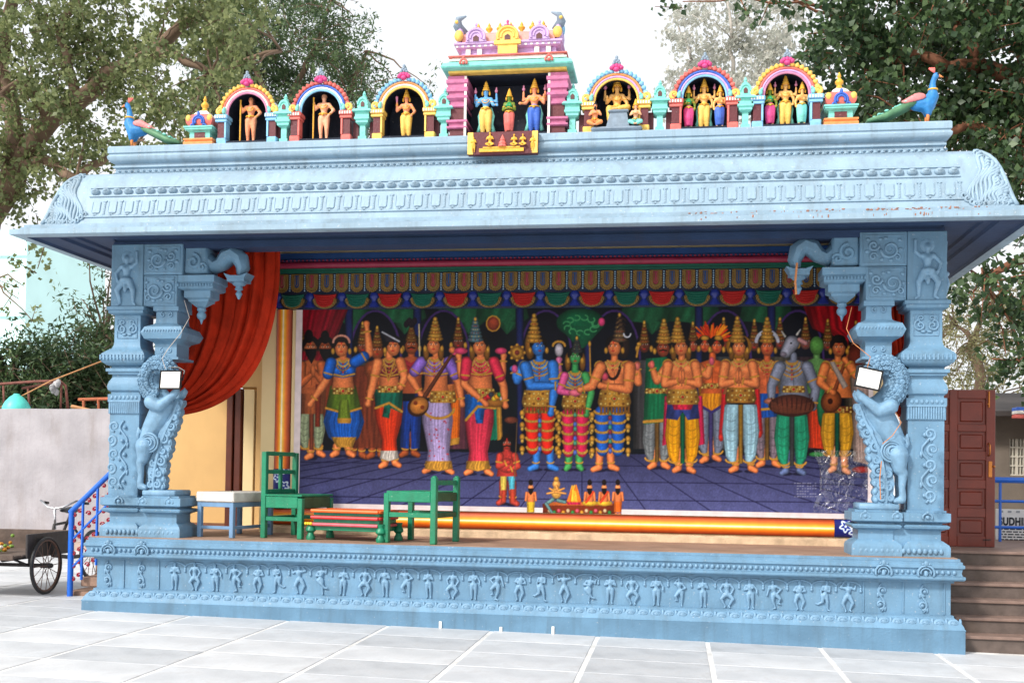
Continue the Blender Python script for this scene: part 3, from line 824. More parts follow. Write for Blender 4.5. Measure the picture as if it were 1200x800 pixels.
# rough unpainted kerb under the painting
b = MB(); rr = random.Random(4)
n = 60
top = [(-3.1 + 7.1 * i / n, rr.uniform(-.006, .006)) for i in range(n + 1)]
vs = []
for x, j in top: vs += [(x, YW - .10 + j, .828), (x, YW - .095 + j, .905 + j), (x, YW - .06, .925 + j), (x, YW + .02, .927)]
b.add(vs, [(i * 4 + k, (i + 1) * 4 + k, (i + 1) * 4 + k + 1, i * 4 + k + 1) for i in range(n) for k in range(3)])
b.build('plaster_kerb', mat('bare_plaster', S(196, 170, 140), .9, .25, 7, .6, 50, grime=.6), stage)

# ------------------------------------------------------------------ valance above the painting
VB = mat('valance_blue', S(28, 62, 112), .45, .15, 8)
VM = mat('valance_maroon', S(140, 38, 66), .45, .15, 8)
VG = mat('valance_green', S(18, 84, 68), .45, .15, 8)
GOLD = mat('gold_paint', S(122, 94, 44), .4, .2, 14, .3, 80)
VN = mat('valance_navy', S(24, 34, 60), .6, .15, 8)
WHB = mat('pale_blue_bead', S(150, 180, 205), .5, .1, 8)
VR = mat('swag_red', S(158, 30, 28), .45, .15, 8)
x0v, x1v = -2.97, 4.0
val = MB(); val.box(x0v, x1v, YW - .03, YW - .002, 3.50, 4.17)
valance = val.build('valance', VN, stage)
MB().box(x0v, x1v, YW - .075, YW - .031, 4.10, 4.165).box(x0v, x1v, YW - .06, YW - .031, 4.07, 4.098).build('blue_band', VB, valance)
b = MB(); b.tube([(x0v, YW - .06, 4.025), (x1v, YW - .06, 4.025)], .04, 10); b.build('maroon_roll', VM, valance, 40)
b = MB()
for k in range(140): b.ell((x0v + .025 + k * .05, YW - .085, 4.075), (.016, .012, .011), 6, 4)
o = b.build('bead_string', VM, valance, True); o['kind'] = 'stuff'
MB().box(x0v, x1v, YW - .07, YW - .031, 3.955, 3.982).box(x0v, x1v, YW - .055, YW - .031, 3.93, 3.952).build('green_band', VG, valance)
def petal(inner):
    m = MB()
    o_ = [(-.07, .105), (-.075, -.04), (-.06, -.08), (-.03, -.105), (0, -.112), (.03, -.105), (.06, -.08), (.075, -.04), (.07, .105)]
    m.m = 0; m.prism([(x, z) for x, z in o_], -.012, .008)
    for q in range(9):
        t = q / 8; a = PI + PI * t
        m.ell((.066 * math.cos(a), -.012, -.045 + .06 * math.sin(a)), (.012, .008, .014), 6, 4)
    for sx in (-.064, .064):
        for q in range(5): m.ell((sx, -.012, -.03 + q * .03), (.010, .007, .013), 6, 4)
    i_ = [(-.032, .09), (-.034, -.03), (-.02, -.058), (0, -.066), (.02, -.058), (.034, -.03), (.032, .09)]
    m.m = 1; m.prism(i_, -.018, .0)
    m.m = 0; m.tube([(x, -.02, z) for x, z in i_], .006, 4); m.tube([(-.015, -.02, .08), (-.015, -.02, -.02), (0, -.02, -.04), (.015, -.02, -.02), (.015, -.02, .08)], .004, 4)
    return m.mesh('gold_petal', [GOLD, inner], 40)
pm = [petal(VB), petal(VM)]
b = MB()
for q in range(8): b.ell((0, 0, -.09 + q * .026), (.010, .009, .011), 6, 4)
bc = b.mesh('bead_column', WHB, True)
NPt = 38
for k in range(NPt):
    x = x0v + .06 + k * .1845
    inst('gold_petal', pm[(k + 1) % 2], valance, (x, YW - .04, 3.815))
    inst('bead_column', bc, valance, (x + .092, YW - .038, 3.815))
def swag(m_):
    m = MB()
    m.m = 0
    for q in range(5):
        zz = .075 - q * .016
        m.tube([(.135 * math.cos(a) * (1 - .06 * q), -.02 - .02 * math.sin(-a), zz + .075 * math.sin(a) * (.35 + .16 * q)) for a in np.linspace(PI, 2 * PI, 11)], [.008 + .01 * math.sin(PI * i / 10) for i in range(11)], 6)
    m.prism([(.13 * math.cos(a), .06 + .1 * math.sin(a)) for a in np.linspace(PI, 2 * PI, 13)], -.02, .01)
    m.m = 1
    N_ = 13; out_ = [(.145 * math.cos(a), .015 + .112 * math.sin(a)) for a in np.linspace(PI, 2 * PI, N_)]; in_ = [(.118 * math.cos(a), .035 + .045 * math.sin(a)) for a in np.linspace(2 * PI, PI, N_)]
    m.prism(out_ + in_, -.03, .0)
    for q in range(11):
        a = PI + PI * (q + .5) / 11
        m.tube([(.118 * math.cos(a), -.03, .03 + .05 * math.sin(a)), (.142 * math.cos(a), -.03, .015 + .108 * math.sin(a))], .008, 4)
    return m.mesh('swag', [m_, GOLD], 40)
sm_ = [swag(VG), swag(VR)]
b = MB(); b.lathe([(.03, .095), (.05, .07), (.055, .04), (.03, .012), (.022, 0), (.03, -.015), (.06, -.06), (.064, -.075), (.02, -.08)], (0, 0, 0), 10, .45)
bl = b.mesh('blue_bell', mat('bell_blue', S(36, 50, 130), .4, .15, 8), 40)
for k in range(18):
    x = x0v + .2 + k * .396
    if x < 3.98: inst('swag', sm_[k % 2], valance, (x, YW - .04, 3.60))
    if x - .198 > x0v: inst('blue_bell', bl, valance, (x - .198, YW - .035, 3.60))

# ------------------------------------------------------------------ the painting: brush strokes laid into a raster, then carried by a fine colour mesh
class Paint:
    def __init__(s, ox, oy, w, h, S_=3):
        s.ox, s.oy, s.S = ox, oy, S_
        s.W, s.H = int(w * S_), int(h * S_)
        s.a = np.zeros((s.H, s.W, 3), np.float32)
        yy, xx = np.mgrid[0:s.H, 0:s.W]
        s.X = xx / S_ + ox; s.Y = yy / S_ + oy
    def box(s, x0, y0, x1, y1):
        i0 = max(0, int((x0 - s.ox) * s.S) - 1); i1 = min(s.W, int((x1 - s.ox) * s.S) + 2)
        j0 = max(0, int((y0 - s.oy) * s.S) - 1); j1 = min(s.H, int((y1 - s.oy) * s.S) + 2)
        if i1 <= i0 or j1 <= j0: return None
        return slice(j0, j1), slice(i0, i1)
    def put(s, sl, al, c):
        s.a[sl] = s.a[sl] * (1 - al[..., None]) + np.clip(c, 0, 1) * al[..., None]
    def cap(s, x0, y0, r0, x1, y1, r1, c, k=.58, hl=.28):
        r = max(r0, r1); sl = s.box(min(x0, x1) - r, min(y0, y1) - r, max(x0, x1) + r, max(y0, y1) + r)
        if sl is None: return
        X, Y = s.X[sl], s.Y[sl]; dx, dy = x1 - x0, y1 - y0; L2 = dx * dx + dy * dy + 1e-6
        t = np.clip(((X - x0) * dx + (Y - y0) * dy) / L2, 0, 1); R = r0 + (r1 - r0) * t
        ex, ey = X - x0 - t * dx, Y - y0 - t * dy
        d = np.hypot(ex, ey) / R; al = np.clip((1 - d) * R * s.S + .5, 0, 1)
        hx = (ex / R + .35); hy = (ey / R + .3)
        sh = 1 - k * d ** 2.2 + hl * np.exp(-(hx * hx + hy * hy) / .25)
        s.put(sl, al, np.array(c)[None, None] / 255 * sh[..., None])
    def limb(s, pts, rad, c, k=.56, hl=.3):
        r = max(rad); xs = [p_[0] for p_ in pts]; ys = [p_[1] for p_ in pts]
        sl = s.box(min(xs) - r, min(ys) - r, max(xs) + r, max(ys) + r)
        if sl is None: return
        X, Y = s.X[sl], s.Y[sl]; D = np.full(X.shape, 9.); A = np.zeros(X.shape); HX = np.zeros(X.shape); HY = np.zeros(X.shape)
        for (p0, p1, r0, r1) in zip(pts, pts[1:], rad, rad[1:]):
            dx, dy = p1[0] - p0[0], p1[1] - p0[1]; L2 = dx * dx + dy * dy + 1e-6
            t = np.clip(((X - p0[0]) * dx + (Y - p0[1]) * dy) / L2, 0, 1); R = r0 + (r1 - r0) * t
            ex, ey = X - p0[0] - t * dx, Y - p0[1] - t * dy; d = np.hypot(ex, ey) / R; w = d < D
            D = np.where(w, d, D); HX = np.where(w, ex / R, HX); HY = np.where(w, ey / R, HY); A = np.maximum(A, np.clip((1 - d) * R * s.S + .5, 0, 1))
        sh = 1 - k * D ** 2.4 + hl * np.exp(-((HX + .35) ** 2 + (HY + .3) ** 2) / .25)
        s.put(sl, A, np.array(c)[None, None] / 255 * sh[..., None])
    def ell(s, x, y, rx, ry, c, k=.5, rot=0, hl=.2):
        r = max(rx, ry); sl = s.box(x - r, y - r, x + r, y + r)
        if sl is None: return
        X, Y = s.X[sl] - x, s.Y[sl] - y; ca, sa = math.cos(rot), math.sin(rot)
        u, v = (X * ca + Y * sa) / rx, (-X * sa + Y * ca) / ry
        d = np.hypot(u, v); al = np.clip((1 - d) * min(rx, ry) * s.S + .5, 0, 1)
        sh = 1 - k * d ** 2.2 + hl * np.exp(-((u + .3) ** 2 + (v + .3) ** 2) / .25)
        s.put(sl, al, np.array(c)[None, None] / 255 * sh[..., None])
    def poly(s, pts, c, k=.45, folds=0, amp=.22, c2=None, ph=0):
        xs = [p_[0] for p_ in pts]; ys = [p_[1] for p_ in pts]
        sl = s.box(min(xs), min(ys), max(xs), max(ys))
        if sl is None: return
        X, Y = s.X[sl], s.Y[sl]; ins = np.zeros(X.shape, bool); n = len(pts)
        for i in range(n):
            xa, ya = pts[i]; xb_, yb = pts[(i + 1) % n]
            if ya == yb: continue
            cnd = ((ya > Y) != (yb > Y)) & (X < (xb_ - xa) * (Y - ya) / (yb - ya) + xa)
            ins ^= cnd
        if not ins.any(): return
        big = np.where(ins, X, 1e9).min(1); sml = np.where(ins, X, -1e9).max(1)
        u = (X - big[:, None]) / np.maximum(sml - big, .5)[:, None]
        v = (Y - min(ys)) / max(max(ys) - min(ys), 1)
        sh = 1 - k * np.abs(2 * u - 1) ** 2.2
        if folds: sh = sh * (1 + amp * .62 * (np.sin(2 * PI * folds * (u + .10 * np.sin(3 * v + ph) + .05 * np.sin(9 * u + 2)) + ph) * .7 + .5 * np.sin(2 * PI * folds * 1.7 * (u + .06 * v) + 1 + 4 * v)))
        cc = np.array(c)[None, None] / 255. * np.ones(X.shape + (1,))
        if c2 is not None: cc = cc * (1 - v[..., None]) + np.array(c2)[None, None] / 255 * v[..., None]
        s.put(sl, ins.astype(np.float32), cc * sh[..., None])
    def line(s, pts, w, c, k=.2):
        for (a, b_) in zip(pts, pts[1:]): s.cap(a[0], a[1], w, b_[0], b_[1], w, c, k, 0)
    def arc(s, x, y, rx, ry, a0, a1, w, c, n=10):
        s.line([(x + rx * math.cos(a), y + ry * math.sin(a)) for a in np.linspace(a0, a1, n)], w, c)
    def dots(s, pts, r, c):
        for x, y in pts: s.ell(x, y, r, r, c, .6)

pt = Paint(338, 342, 700, 276)
rp_ = random.Random(21)
X, Y = pt.X, pt.Y
# backdrop: dark hall, then the violet tiled floor
base = np.zeros_like(pt.a) + np.array([9, 13, 20]) / 255
base += (.03 * np.sin(X / 9) * np.sin(Y / 13))[..., None] * np.array([.3, 1, .8])
pt.a[:] = base
for cx in (410, 470, 545, 590, 760, 815, 900):
    pt.poly([(cx - 30, 358), (cx + 26, 358), (cx + 30, 372), (cx + 4, 392), (cx - 8, 378), (cx - 34, 376)], (30, 80, 52), .5, 3, .25)
for cx in (440, 520, 640, 720, 850, 935):
    pt.ell(cx, 420, 30, 56, (12, 14, 26), .35, 0, 0); pt.arc(cx, 420, 30, 56, PI, 2 * PI, 1.4, (62, 40, 92), 16)
    pt.poly([(cx - 36, 356), (cx - 26, 356), (cx - 28, 520), (cx - 34, 520)], (28, 36, 84), .7)
pt.poly([(345, 362), (408, 362), (396, 392), (380, 420), (362, 470), (352, 540), (345, 560)], (122, 16, 32), .3, 7, .35)
pt.poly([(940, 355), (1025, 355), (1025, 440), (1000, 420), (975, 396), (952, 385)], (140, 20, 28), .3, 6, .4)
pt.poly([(345, 470), (372, 470), (372, 545), (345, 545)], (110, 14, 28), .2, 3, .3)
fl = Y > 527 + (X - 345) * .012
g_ = np.clip((Y - 527) / 75, 0, 1)[..., None]
flc = (np.array([46, 46, 76]) * (1 - g_) + np.array([84, 87, 132]) * g_) / 255
pt.a = np.where(fl[..., None], flc.astype(np.float32), pt.a)
for yy in (541, 560, 581): pt.line([(345, yy), (1025, yy + 8)], .45, (24, 22, 52))
for i in range(-9, 10):
    pt.line([(682 + i * 24, 528), (682 + i * 78, 602)], .5, (24, 22, 54))
SK, SKD, SKB, SKG = (226, 128, 78), (150, 74, 40), (58, 120, 198), (70, 150, 84)
AU = (196, 142, 58); AUD = (130, 84, 34)
def feet(x1, y1, x2, y2, c, tw=6, h=22):
    pt.ell(x1, y1 + 3, 8, 2, (24, 22, 46), .1, 0, 0); pt.ell(x2, y2 + 3, 8, 2, (24, 22, 46), .1, 0, 0)
    pt.cap(x1 + 1, y1 - h, 5.2, x1, y1 - 1, 4, c); pt.cap(x1, y1 - 1, 4.2, x1 - tw * .8, y1 + 2, 3.2, c)
    pt.cap(x2 - 1, y2 - h, 5.2, x2, y2 - 1, 4, c); pt.cap(x2, y2 - 1, 4.2, x2 + tw * .8, y2 + 2, 3.2, c)
    for x, y in ((x1, y1), (x2, y2)): pt.arc(x, y - 6, 4, 1.6, 0, PI, .8, AU, 5)
def crown(x, y, top, c=AU, w=8.6):
    w = w * 1.12; y = y + 4
    n = 7
    for i in range(n):
        t = i / (n - 1); yy = y - 4 + (top - y + 4) * t
        pt.ell(x, yy, w * (1 - .72 * t), 3.0, c, .6); pt.dots([(x - w * .5 * (1 - t), yy), (x, yy), (x + w * .5 * (1 - t), yy)], .7, (232, 196, 110) if i % 2 else (150, 40, 40))
    pt.ell(x, top, 1.6, 2.6, (210, 160, 70))
def head(x, y, c, hair=(20, 14, 14), r=7.9, beard=None, side=0, mou=0, ear=1):
    r = r * 1.14; y = y - .5
    pt.ell(x, y - 2.4, r + 1.4, r + 1.6, hair, .3)
    if ear:
        pt.ell(x - r - .8, y + 5, 2.2, 4, AU); pt.ell(x + r + .8, y + 5, 2.2, 4, AU)
    pt.ell(x, y + 1.6, r * .84, r * 1.1, c, .42); pt.ell(x - 2, y + 3.2, 2.2, 2, tuple(min(255, v * 1.1) for v in c), .1); pt.arc(x, y + 1.6, r * .84, r * 1.1, PI * 1.12, PI * 1.88, 1.1, hair, 10)
    e = side * 1.6
    for sx in (-1, 1):
        pt.ell(x + sx * 2.7 + e, y - .2, 1.5, .75, (250, 240, 225), .1); pt.ell(x + sx * 2.7 + e + side * .4, y - .2, .75, .75, (16, 10, 10), 0)
        pt.line([(x + sx * 1.2 + e, y - 2.2), (x + sx * 4.3 + e, y - 2)], .4, (30, 14, 10))
    pt.cap(x + e, y, .6, x + e * 1.3, y + 3, 1.1, tuple(v * .86 for v in c), .3)
    pt.ell(x + e, y + 5.4, 2.0, .8, (176, 40, 36), .2); pt.ell(x + e * .8, y - 4.2, .7, 1.3, (200, 30, 30), 0)
    if mou: pt.line([(x - 4, y + 4.2), (x + e, y + 3.4), (x + 4, y + 4.2)], .8, (16, 10, 8))
    if beard is not None: pt.poly([(x - r * .8, y + 2), (x + r * .8, y + 2), (x + r * .7, y + 9), (x + 1, y + 20), (x - r * .6, y + 9)], beard, .4, 3, .2)
def arm(p, c, r=(5, 4, 2.9), band=1, sleeve=None):
    r = tuple(v * 1.16 for v in r)
    (ax, ay), (bx, by), (cx, cy) = p
    hx, hy = cx + (cx - bx) * .16, cy + (cy - by) * .16
    pt.limb([(ax, ay), (ax + (bx - ax) * .55, ay + (by - ay) * .55), (bx, by), (bx + (cx - bx) * .35, by + (cy - by) * .35), (cx, cy), (hx, hy)], [r[0] * 1.05, r[0] * .98, r[1], r[1] * 1.02, r[2] * .85, r[2] * 1.2], c)
    if sleeve is not None: pt.limb([(ax, ay), (ax + (bx - ax) * .62, ay + (by - ay) * .62)], [r[0] * 1.15, r[0] * 1.1], sleeve)
    if band:
        for t, q0, q1 in ((.6, (ax, ay), (bx, by)), (.85, (bx, by), (cx, cy))):
            x = q0[0] + (q1[0] - q0[0]) * t; y = q0[1] + (q1[1] - q0[1]) * t
            dx, dy = q1[0] - q0[0], q1[1] - q0[1]; L = math.hypot(dx, dy) + 1e-6
            rr_ = r[1] * (1.0 if t < .7 else .85)
            pt.line([(x - dy / L * rr_, y + dx / L * rr_), (x + dy / L * rr_, y - dx / L * rr_)], 1.0, AU)
def torso(x, y, c, w=16, wy=455, ww=10.5, blouse=None, waist=None):
    w, ww = w * 1.1, ww * 1.14
    pt.cap(x, y - 8, 4, x, y + 2, 4.5, c)
    pt.poly([(x - w, y + 5), (x - w * .8, y + 1), (x - w * .35, y - 2), (x + w * .35, y - 2), (x + w * .8, y + 1), (x + w, y + 5), (x + w * .94, y + 13), (x + w * .74, y + 20), (x + ww * .98, wy - 9), (x + ww * 1.02, wy - 3), (x + ww * 1.2, wy + 6), (x - ww * 1.2, wy + 6), (x - ww * 1.02, wy - 3), (x - ww * .98, wy - 9), (x - w * .74, y + 20), (x - w * .94, y + 13)], c, .42)
    if blouse is None:
        pt.ell(x - w * .4, y + 9, w * .36, 5.4, tuple(min(255, v * 1.05) for v in c), .16); pt.ell(x + w * .4, y + 9, w * .36, 5.4, tuple(min(255, v * 1.05) for v in c), .2)
        pt.ell(x, wy - 6, ww * .7, 8, tuple(min(255, v * 1.05) for v in c), .14)
        pt.line([(x, y + 12), (x, wy - 4)], .4, tuple(v * .6 for v in c))
    else:
        pt.poly([(x - w, y + 3), (x - w * .55, y), (x, y + 5), (x + w * .55, y), (x + w, y + 3), (x + w * .85, y + 19), (x, y + 22), (x - w * .85, y + 19)], blouse, .5)
        for sx in (-1, 1): pt.ell(x + sx * w * .42, y + 13, w * .38, 5.6, tuple(min(255, v * 1.12) for v in blouse), .45)
        pt.line([(x - w * .8, y + 17), (x, y + 20), (x + w * .8, y + 17)], 1.1, AU)
def jewels(x, y, w=9, rows=3):
    for i in range(rows):
        pt.arc(x, y, w * (.55 + .3 * i), 4 + 4.5 * i, .1, PI - .1, .8, (AU, (214, 170, 84), (150, 96, 40))[i % 3], 12)
    pt.dots([(x, y + 5 + 5 * i) for i in range(rows)], 1.3, (200, 40, 50))
    for sx in (-1, 1):      # shoulder plates and chains
        pt.arc(x + sx * w * 1.55, y + 6, 5.2, 5.5, PI * 1.0, PI * 2.0, 1.2, AU, 9); pt.arc(x + sx * w * 1.55, y + 8, 4.2, 4.2, PI * 1.05, PI * 1.95, .8, (226, 188, 104), 8); pt.dots([(x + sx * w * 1.55, y + 3.5), (x + sx * w * 1.2, y + 5), (x + sx * w * 1.9, y + 5)], .9, (206, 60, 60))
    pt.arc(x, y - 1, w * .6, 3, .1, PI - .1, 1.1, AU, 10)
    for i in range(rows + 2): pt.dots([(x + (w * (.5 + .16 * i)) * math.cos(a), y + (4 + 3.2 * i) * math.sin(a)) for a in np.linspace(.3, PI - .3, 7)], .55, (244, 214, 140))
def belt(x, y, w=15, h=9, c=AU):
    w = w * 1.16
    pt.poly([(x - w * .85, y - h), (x + w * .85, y - h), (x + w, y + h * .4), (x + w * .9, y + h), (x - w * .9, y + h), (x - w, y + h * .4)], c, .5)
    for j in range(3):
        for i in range(7): pt.ell(x - w * .8 + i * w * .266, y - h * .6 + j * h * .6, 1.4, 1.4, ((228, 186, 96), (120, 70, 26), (236, 200, 120))[(i + j) % 3], .5)
    pt.ell(x, y, 3.6, 3.6, (224, 176, 84), .6); pt.ell(x, y, 1.6, 1.6, (180, 30, 40), .4)
def dhoti(x, y0, y1, c, c2=(40, 90, 60), w=17):
    w = w * 1.1
    for sx in (-1, 1):
        pt.poly([(x, y0), (x + sx * w * .9, y0), (x + sx * w * 1.05, y0 + (y1 - y0) * .45), (x + sx * w * .85, y1 - 8), (x + sx * w * .6, y1), (x + sx * w * .25, y1 - 2), (x + sx * 2, y0 + (y1 - y0) * .5)], c, .5, 0)
        for i in range(5):
            xx = x + sx * w * (.2 + .17 * i); pt.line([(xx, y0 + 3), (xx + sx * 1.5, y0 + (y1 - y0) * .5), (x + sx * w * (.3 + .12 * i), y1 - 8)], .5, tuple(min(255, v * (1.14 if i % 2 else .84)) for v in c), 0)
        for i in range(4):
            yy = y0 + (y1 - y0) * (.3 + .17 * i) + sx * 2
            pt.arc(x + sx * w * .52, yy - 6, w * .36, 7, .35, PI - .5, .45, tuple(v * .8 for v in c), 8)
        pt.arc(x + sx * w * .48, y1 - 4, w * .36, 4, .1, PI - .1, 1.1, AU, 8)
    pt.poly([(x - 3, y0), (x + 3, y0), (x + 2.4, y1 + 1), (x - 2.4, y1 + 1)], c2, .5, 2, .3)
def saree(x, y0, y1, c, w0=15, w1=13, hem=AU, dx=0, fo=5):
    H_ = y1 - y0
    pt.poly([(x - w0 * .9, y0), (x + w0 * .9, y0), (x + w0 * 1.12, y0 + H_ * .14), (x + w0 * 1.14 + dx * .3, y0 + H_ * .3), (x + w0 * .98 + dx * .5, y0 + H_ * .5), (x + w1 * .86 + dx * .8, y0 + H_ * .75), (x + w1 * 1.05 + dx, y1), (x - w1 + dx, y1), (x - w1 * .8 + dx * .8, y0 + H_ * .75), (x - w0 * .95 + dx * .5, y0 + H_ * .5), (x - w0 * 1.12 + dx * .3, y0 + H_ * .3), (x - w0 * 1.1, y0 + H_ * .14)], c, .5, fo, .2)
    pt.poly([(x - w1 * 1.02 + dx, y1 - 8), (x + w1 * 1.02 + dx, y1 - 8), (x + w1 * 1.1 + dx, y1 + 1), (x + dx, y1 + 4), (x - w1 * 1.1 + dx, y1 + 1)], hem, .45, fo, .3)
def banded(xl, xr, y0, y1, c, w=8.5):
    w = w * 1.12
    for x in (xl, xr):
        pt.cap(x, y0, w, x, y1, w * .68, c, .55)
        n = 4
        for i in range(n + 1):
            yy = y0 + (y1 - y0) * i / n; ww = w * (1 - .3 * i / n)
            pt.arc(x, yy - 2.5, ww, 3.4, .05, PI - .05, 1.5, AU, 8); pt.dots([(x - ww * .5, yy), (x, yy + 1), (x + ww * .5, yy)], .8, (236, 200, 120))
    for yy in np.linspace(y0 + 2, y1, 4):
        for x in (xl - w - 2.5, xr + w + 2.5): pt.ell(x, yy, 3.2, 4.2, AU, .6); pt.ell(x, yy + 4.5, 2, 2.6, (214, 170, 84), .6)
    xm = (xl + xr) / 2
    for i in range(9): pt.ell(xm, y0 + (y1 - y0) * i / 8, 2.3, 3.4, ((80, 150, 120), (150, 60, 70), (90, 110, 190))[i % 3], .5)
def pray(x, y, c):
    arm([(x - 16, y - 6), (x - 20, y + 16), (x - 2, y + 12)], c); arm([(x + 16, y - 6), (x + 20, y + 16), (x + 2, y + 12)], c)
    pt.ell(x - 1.5, y + 6, 2.2, 8, c, .4); pt.ell(x + 1.5, y + 6, 2.2, 8, c, .5)

# --- rear row
for hx, hy, cc in ((425, 405, (120, 60, 40)), (537, 400, (110, 54, 40)), (755, 404, (100, 50, 36)), (848, 400, (120, 56, 36)), (884, 402, (110, 60, 44)), (914, 400, (116, 60, 50)), (944, 400, (130, 80, 70)), (970, 402, (110, 66, 50)), (1003, 404, (120, 60, 40)), (352, 404, (110, 56, 40))):
    pt.poly([(hx - 14, hy + 18), (hx + 14, hy + 18), (hx + 13, 526), (hx - 13, 526)], (70 + rp_.randint(-20, 20), 40 + rp_.randint(-10, 30), 50 + rp_.randint(-20, 20)), .6, 4, .3); head(hx, hy, cc, r=6.6); crown(hx, hy - 4, hy - 26, AUD, 5.5)
for hx, hy in ((381, 407),):
    pt.poly([(368, 425), (394, 425), (394, 500), (370, 500)], (120, 52, 28), .5, 3, .2); head(hx, hy, SKD, ear=0, beard=(18, 12, 14)); pt.ell(hx, hy - 12, 5, 8, (16, 10, 12), .3)
feet(414, 532, 424, 533, SKD); feet(436, 533, 446, 533, SKD)
pt.poly([(408, 430), (456, 425), (452, 525), (412, 525)], (112, 50, 30), .5, 5, .3); torso(442, 424, SKD, 14); head(442, 410, SKD); arm([(452, 428), (460, 450), (436, 458)], SKD); crown(442, 404, 384, AUD, 6)
feet(475, 531, 485, 531, SKD); pt.poly([(470, 470), (494, 470), (492, 525), (482, 526), (481, 490), (479, 526), (469, 524)], (24, 60, 142), .5, 4, .25)
torso(482, 420, (170, 84, 50), 15, blouse=(150, 40, 50)); head(482, 404, SKD, mou=1); crown(482, 398, 382, AUD, 6); pt.line([(491, 380), (492, 430)], .8, (210, 190, 150))
for i in range(6): pt.ell(476 + i * 2, 380 - (i % 3) * 2, 3, 4, (30, 20, 30), .4)
# sage with long beard
pt.poly([(353, 425), (376, 422), (383, 445), (380, 490), (353, 495)], (158, 84, 48), .5, 4, .2)
feet(364, 534, 374, 531, SK); dhoti(365, 485, 526, (150, 160, 128), (120, 60, 40), 14)
torso(365, 424, (176, 92, 52), 14); head(364, 407, (176, 100, 62), ear=0, beard=(18, 12, 16)); pt.ell(362, 394, 5, 8, (14, 10, 12), .3)
arm([(353, 428), (352, 450), (366, 438)], (176, 92, 52), band=0); arm([(377, 428), (380, 448), (369, 437)], (176, 92, 52), band=0); pt.ell(367, 434, 2.6, 8, (190, 104, 60), .4)
pt.poly([(370, 450), (377, 450), (375, 500), (369, 500)], (120, 44, 26), .4, 2, .3)
# dancer in blue
feet(394, 531, 409, 531, SK, 6, 8)
pt.poly([(383, 476), (422, 476), (427, 494), (421, 512), (410, 522), (396, 522), (385, 512), (379, 494)], (28, 96, 190), .5, 9, .3)
pt.poly([(388, 512), (418, 512), (413, 524), (395, 524)], AU, .4, 9, .35)
pt.poly([(387, 452), (417, 452), (423, 478), (404, 484), (382, 478)], (92, 118, 34), .5, 4, .25); pt.line([(382, 478), (403, 484), (423, 478)], 1.4, AU)
pt.poly([(398, 468), (408, 468), (412, 494), (395, 494)], (110, 130, 40), .4, 4, .3); pt.poly([(395, 490), (412, 490), (411, 496), (396, 496)], AU, .3)
torso(402, 421, SK, 15, 450, 10, (28, 92, 180)); belt(402, 458, 11, 4); jewels(402, 421, 8, 3)
arm([(416, 424), (433, 414), (430, 384)], SK, (5, 4, 2.8), sleeve=(28, 92, 180)); arm([(388, 425), (382, 446), (366, 470)], SK, (5, 4, 2.8), sleeve=(28, 92, 180))
head(400, 407, SK); pt.ell(400, 397, 9, 4, (30, 20, 20), .2); pt.arc(400, 401, 9.5, 8, PI, 2 * PI, 1.3, (214, 150, 130), 12)
# woman in orange
feet(451, 544, 463, 543, SK, 6, 6); saree(455, 455, 536, (226, 62, 26), 15, 10, (210, 200, 190), 1)
pt.poly([(438, 456), (472, 456), (471, 484), (458, 478), (456, 490), (448, 488), (450, 476), (440, 478)], (16, 96, 76), .5, 4, .3); pt.line([(440, 478), (456, 472), (471, 482)], 1.5, AU)
torso(456, 421, SK, 14, 452, 10, (104, 24, 44)); belt(456, 456, 12, 4); jewels(456, 421, 8, 4); pt.line([(450, 424), (455, 446), (462, 424)], .8, AU)
arm([(443, 425), (437, 450), (432, 470)], SK); arm([(469, 424), (474, 442), (470, 452)], SK); head(461, 406, SK, side=-.4); pt.poly([(452, 400), (446, 388), (462, 394), (470, 402)], (40, 34, 40), .4); pt.line([(448, 389), (468, 400)], 1, (190, 190, 200))
# veena player
pt.poly([(530, 450), (541, 450), (538, 518), (526, 520)], (232, 110, 30), .4, 4, .3); pt.poly([(528, 514), (539, 512), (538, 520), (526, 522)], AU, .4)
feet(502, 550, 525, 551, SK, 6, 5); saree(512, 470, 548, (188, 168, 214), 16, 15, AU, 2, 6)
for i in range(26): pt.ell(rp_.uniform(500, 526), rp_.uniform(482, 538), .9, .9, (170, 50, 60), 0)
pt.arc(514, 478, 18, 12, .1, PI - .1, 1.6, AU, 12); pt.poly([(498, 452), (532, 450), (535, 464), (496, 466)], (226, 130, 70), .4)
torso(511, 420, SK, 16, 456, 12, (138, 104, 190)); belt(519, 465, 14, 7); jewels(509, 420, 9, 4)
arm([(494, 424), (481, 442), (492, 460)], SK, sleeve=(138, 104, 190)); arm([(526, 424), (537, 448), (541, 470)], SK, sleeve=(138, 104, 190))
pt.cap(529, 416, 1.8, 498, 464, 2.6, (84, 44, 28)); pt.ell(490, 476, 13, 11.5, (60, 30, 16), .3, -.6); pt.ell(491, 475, 11, 9.5, (204, 128, 58), .4, -.6)
pt.ell(487, 472, 2.4, 2.4, (120, 50, 20), .2); pt.ell(495, 477, 2.4, 2.4, (120, 50, 20), .2); pt.ell(534, 414, 4.5, 2.6, (214, 80, 110), .5); pt.ell(530, 410, 4, 4, SK, .5)
for _s in (-1, 1): pt.ell(508 + _s * 8.6, 412, 3.6, 11, AUD, .5)
head(508, 404, SK); crown(510, 397, 374)
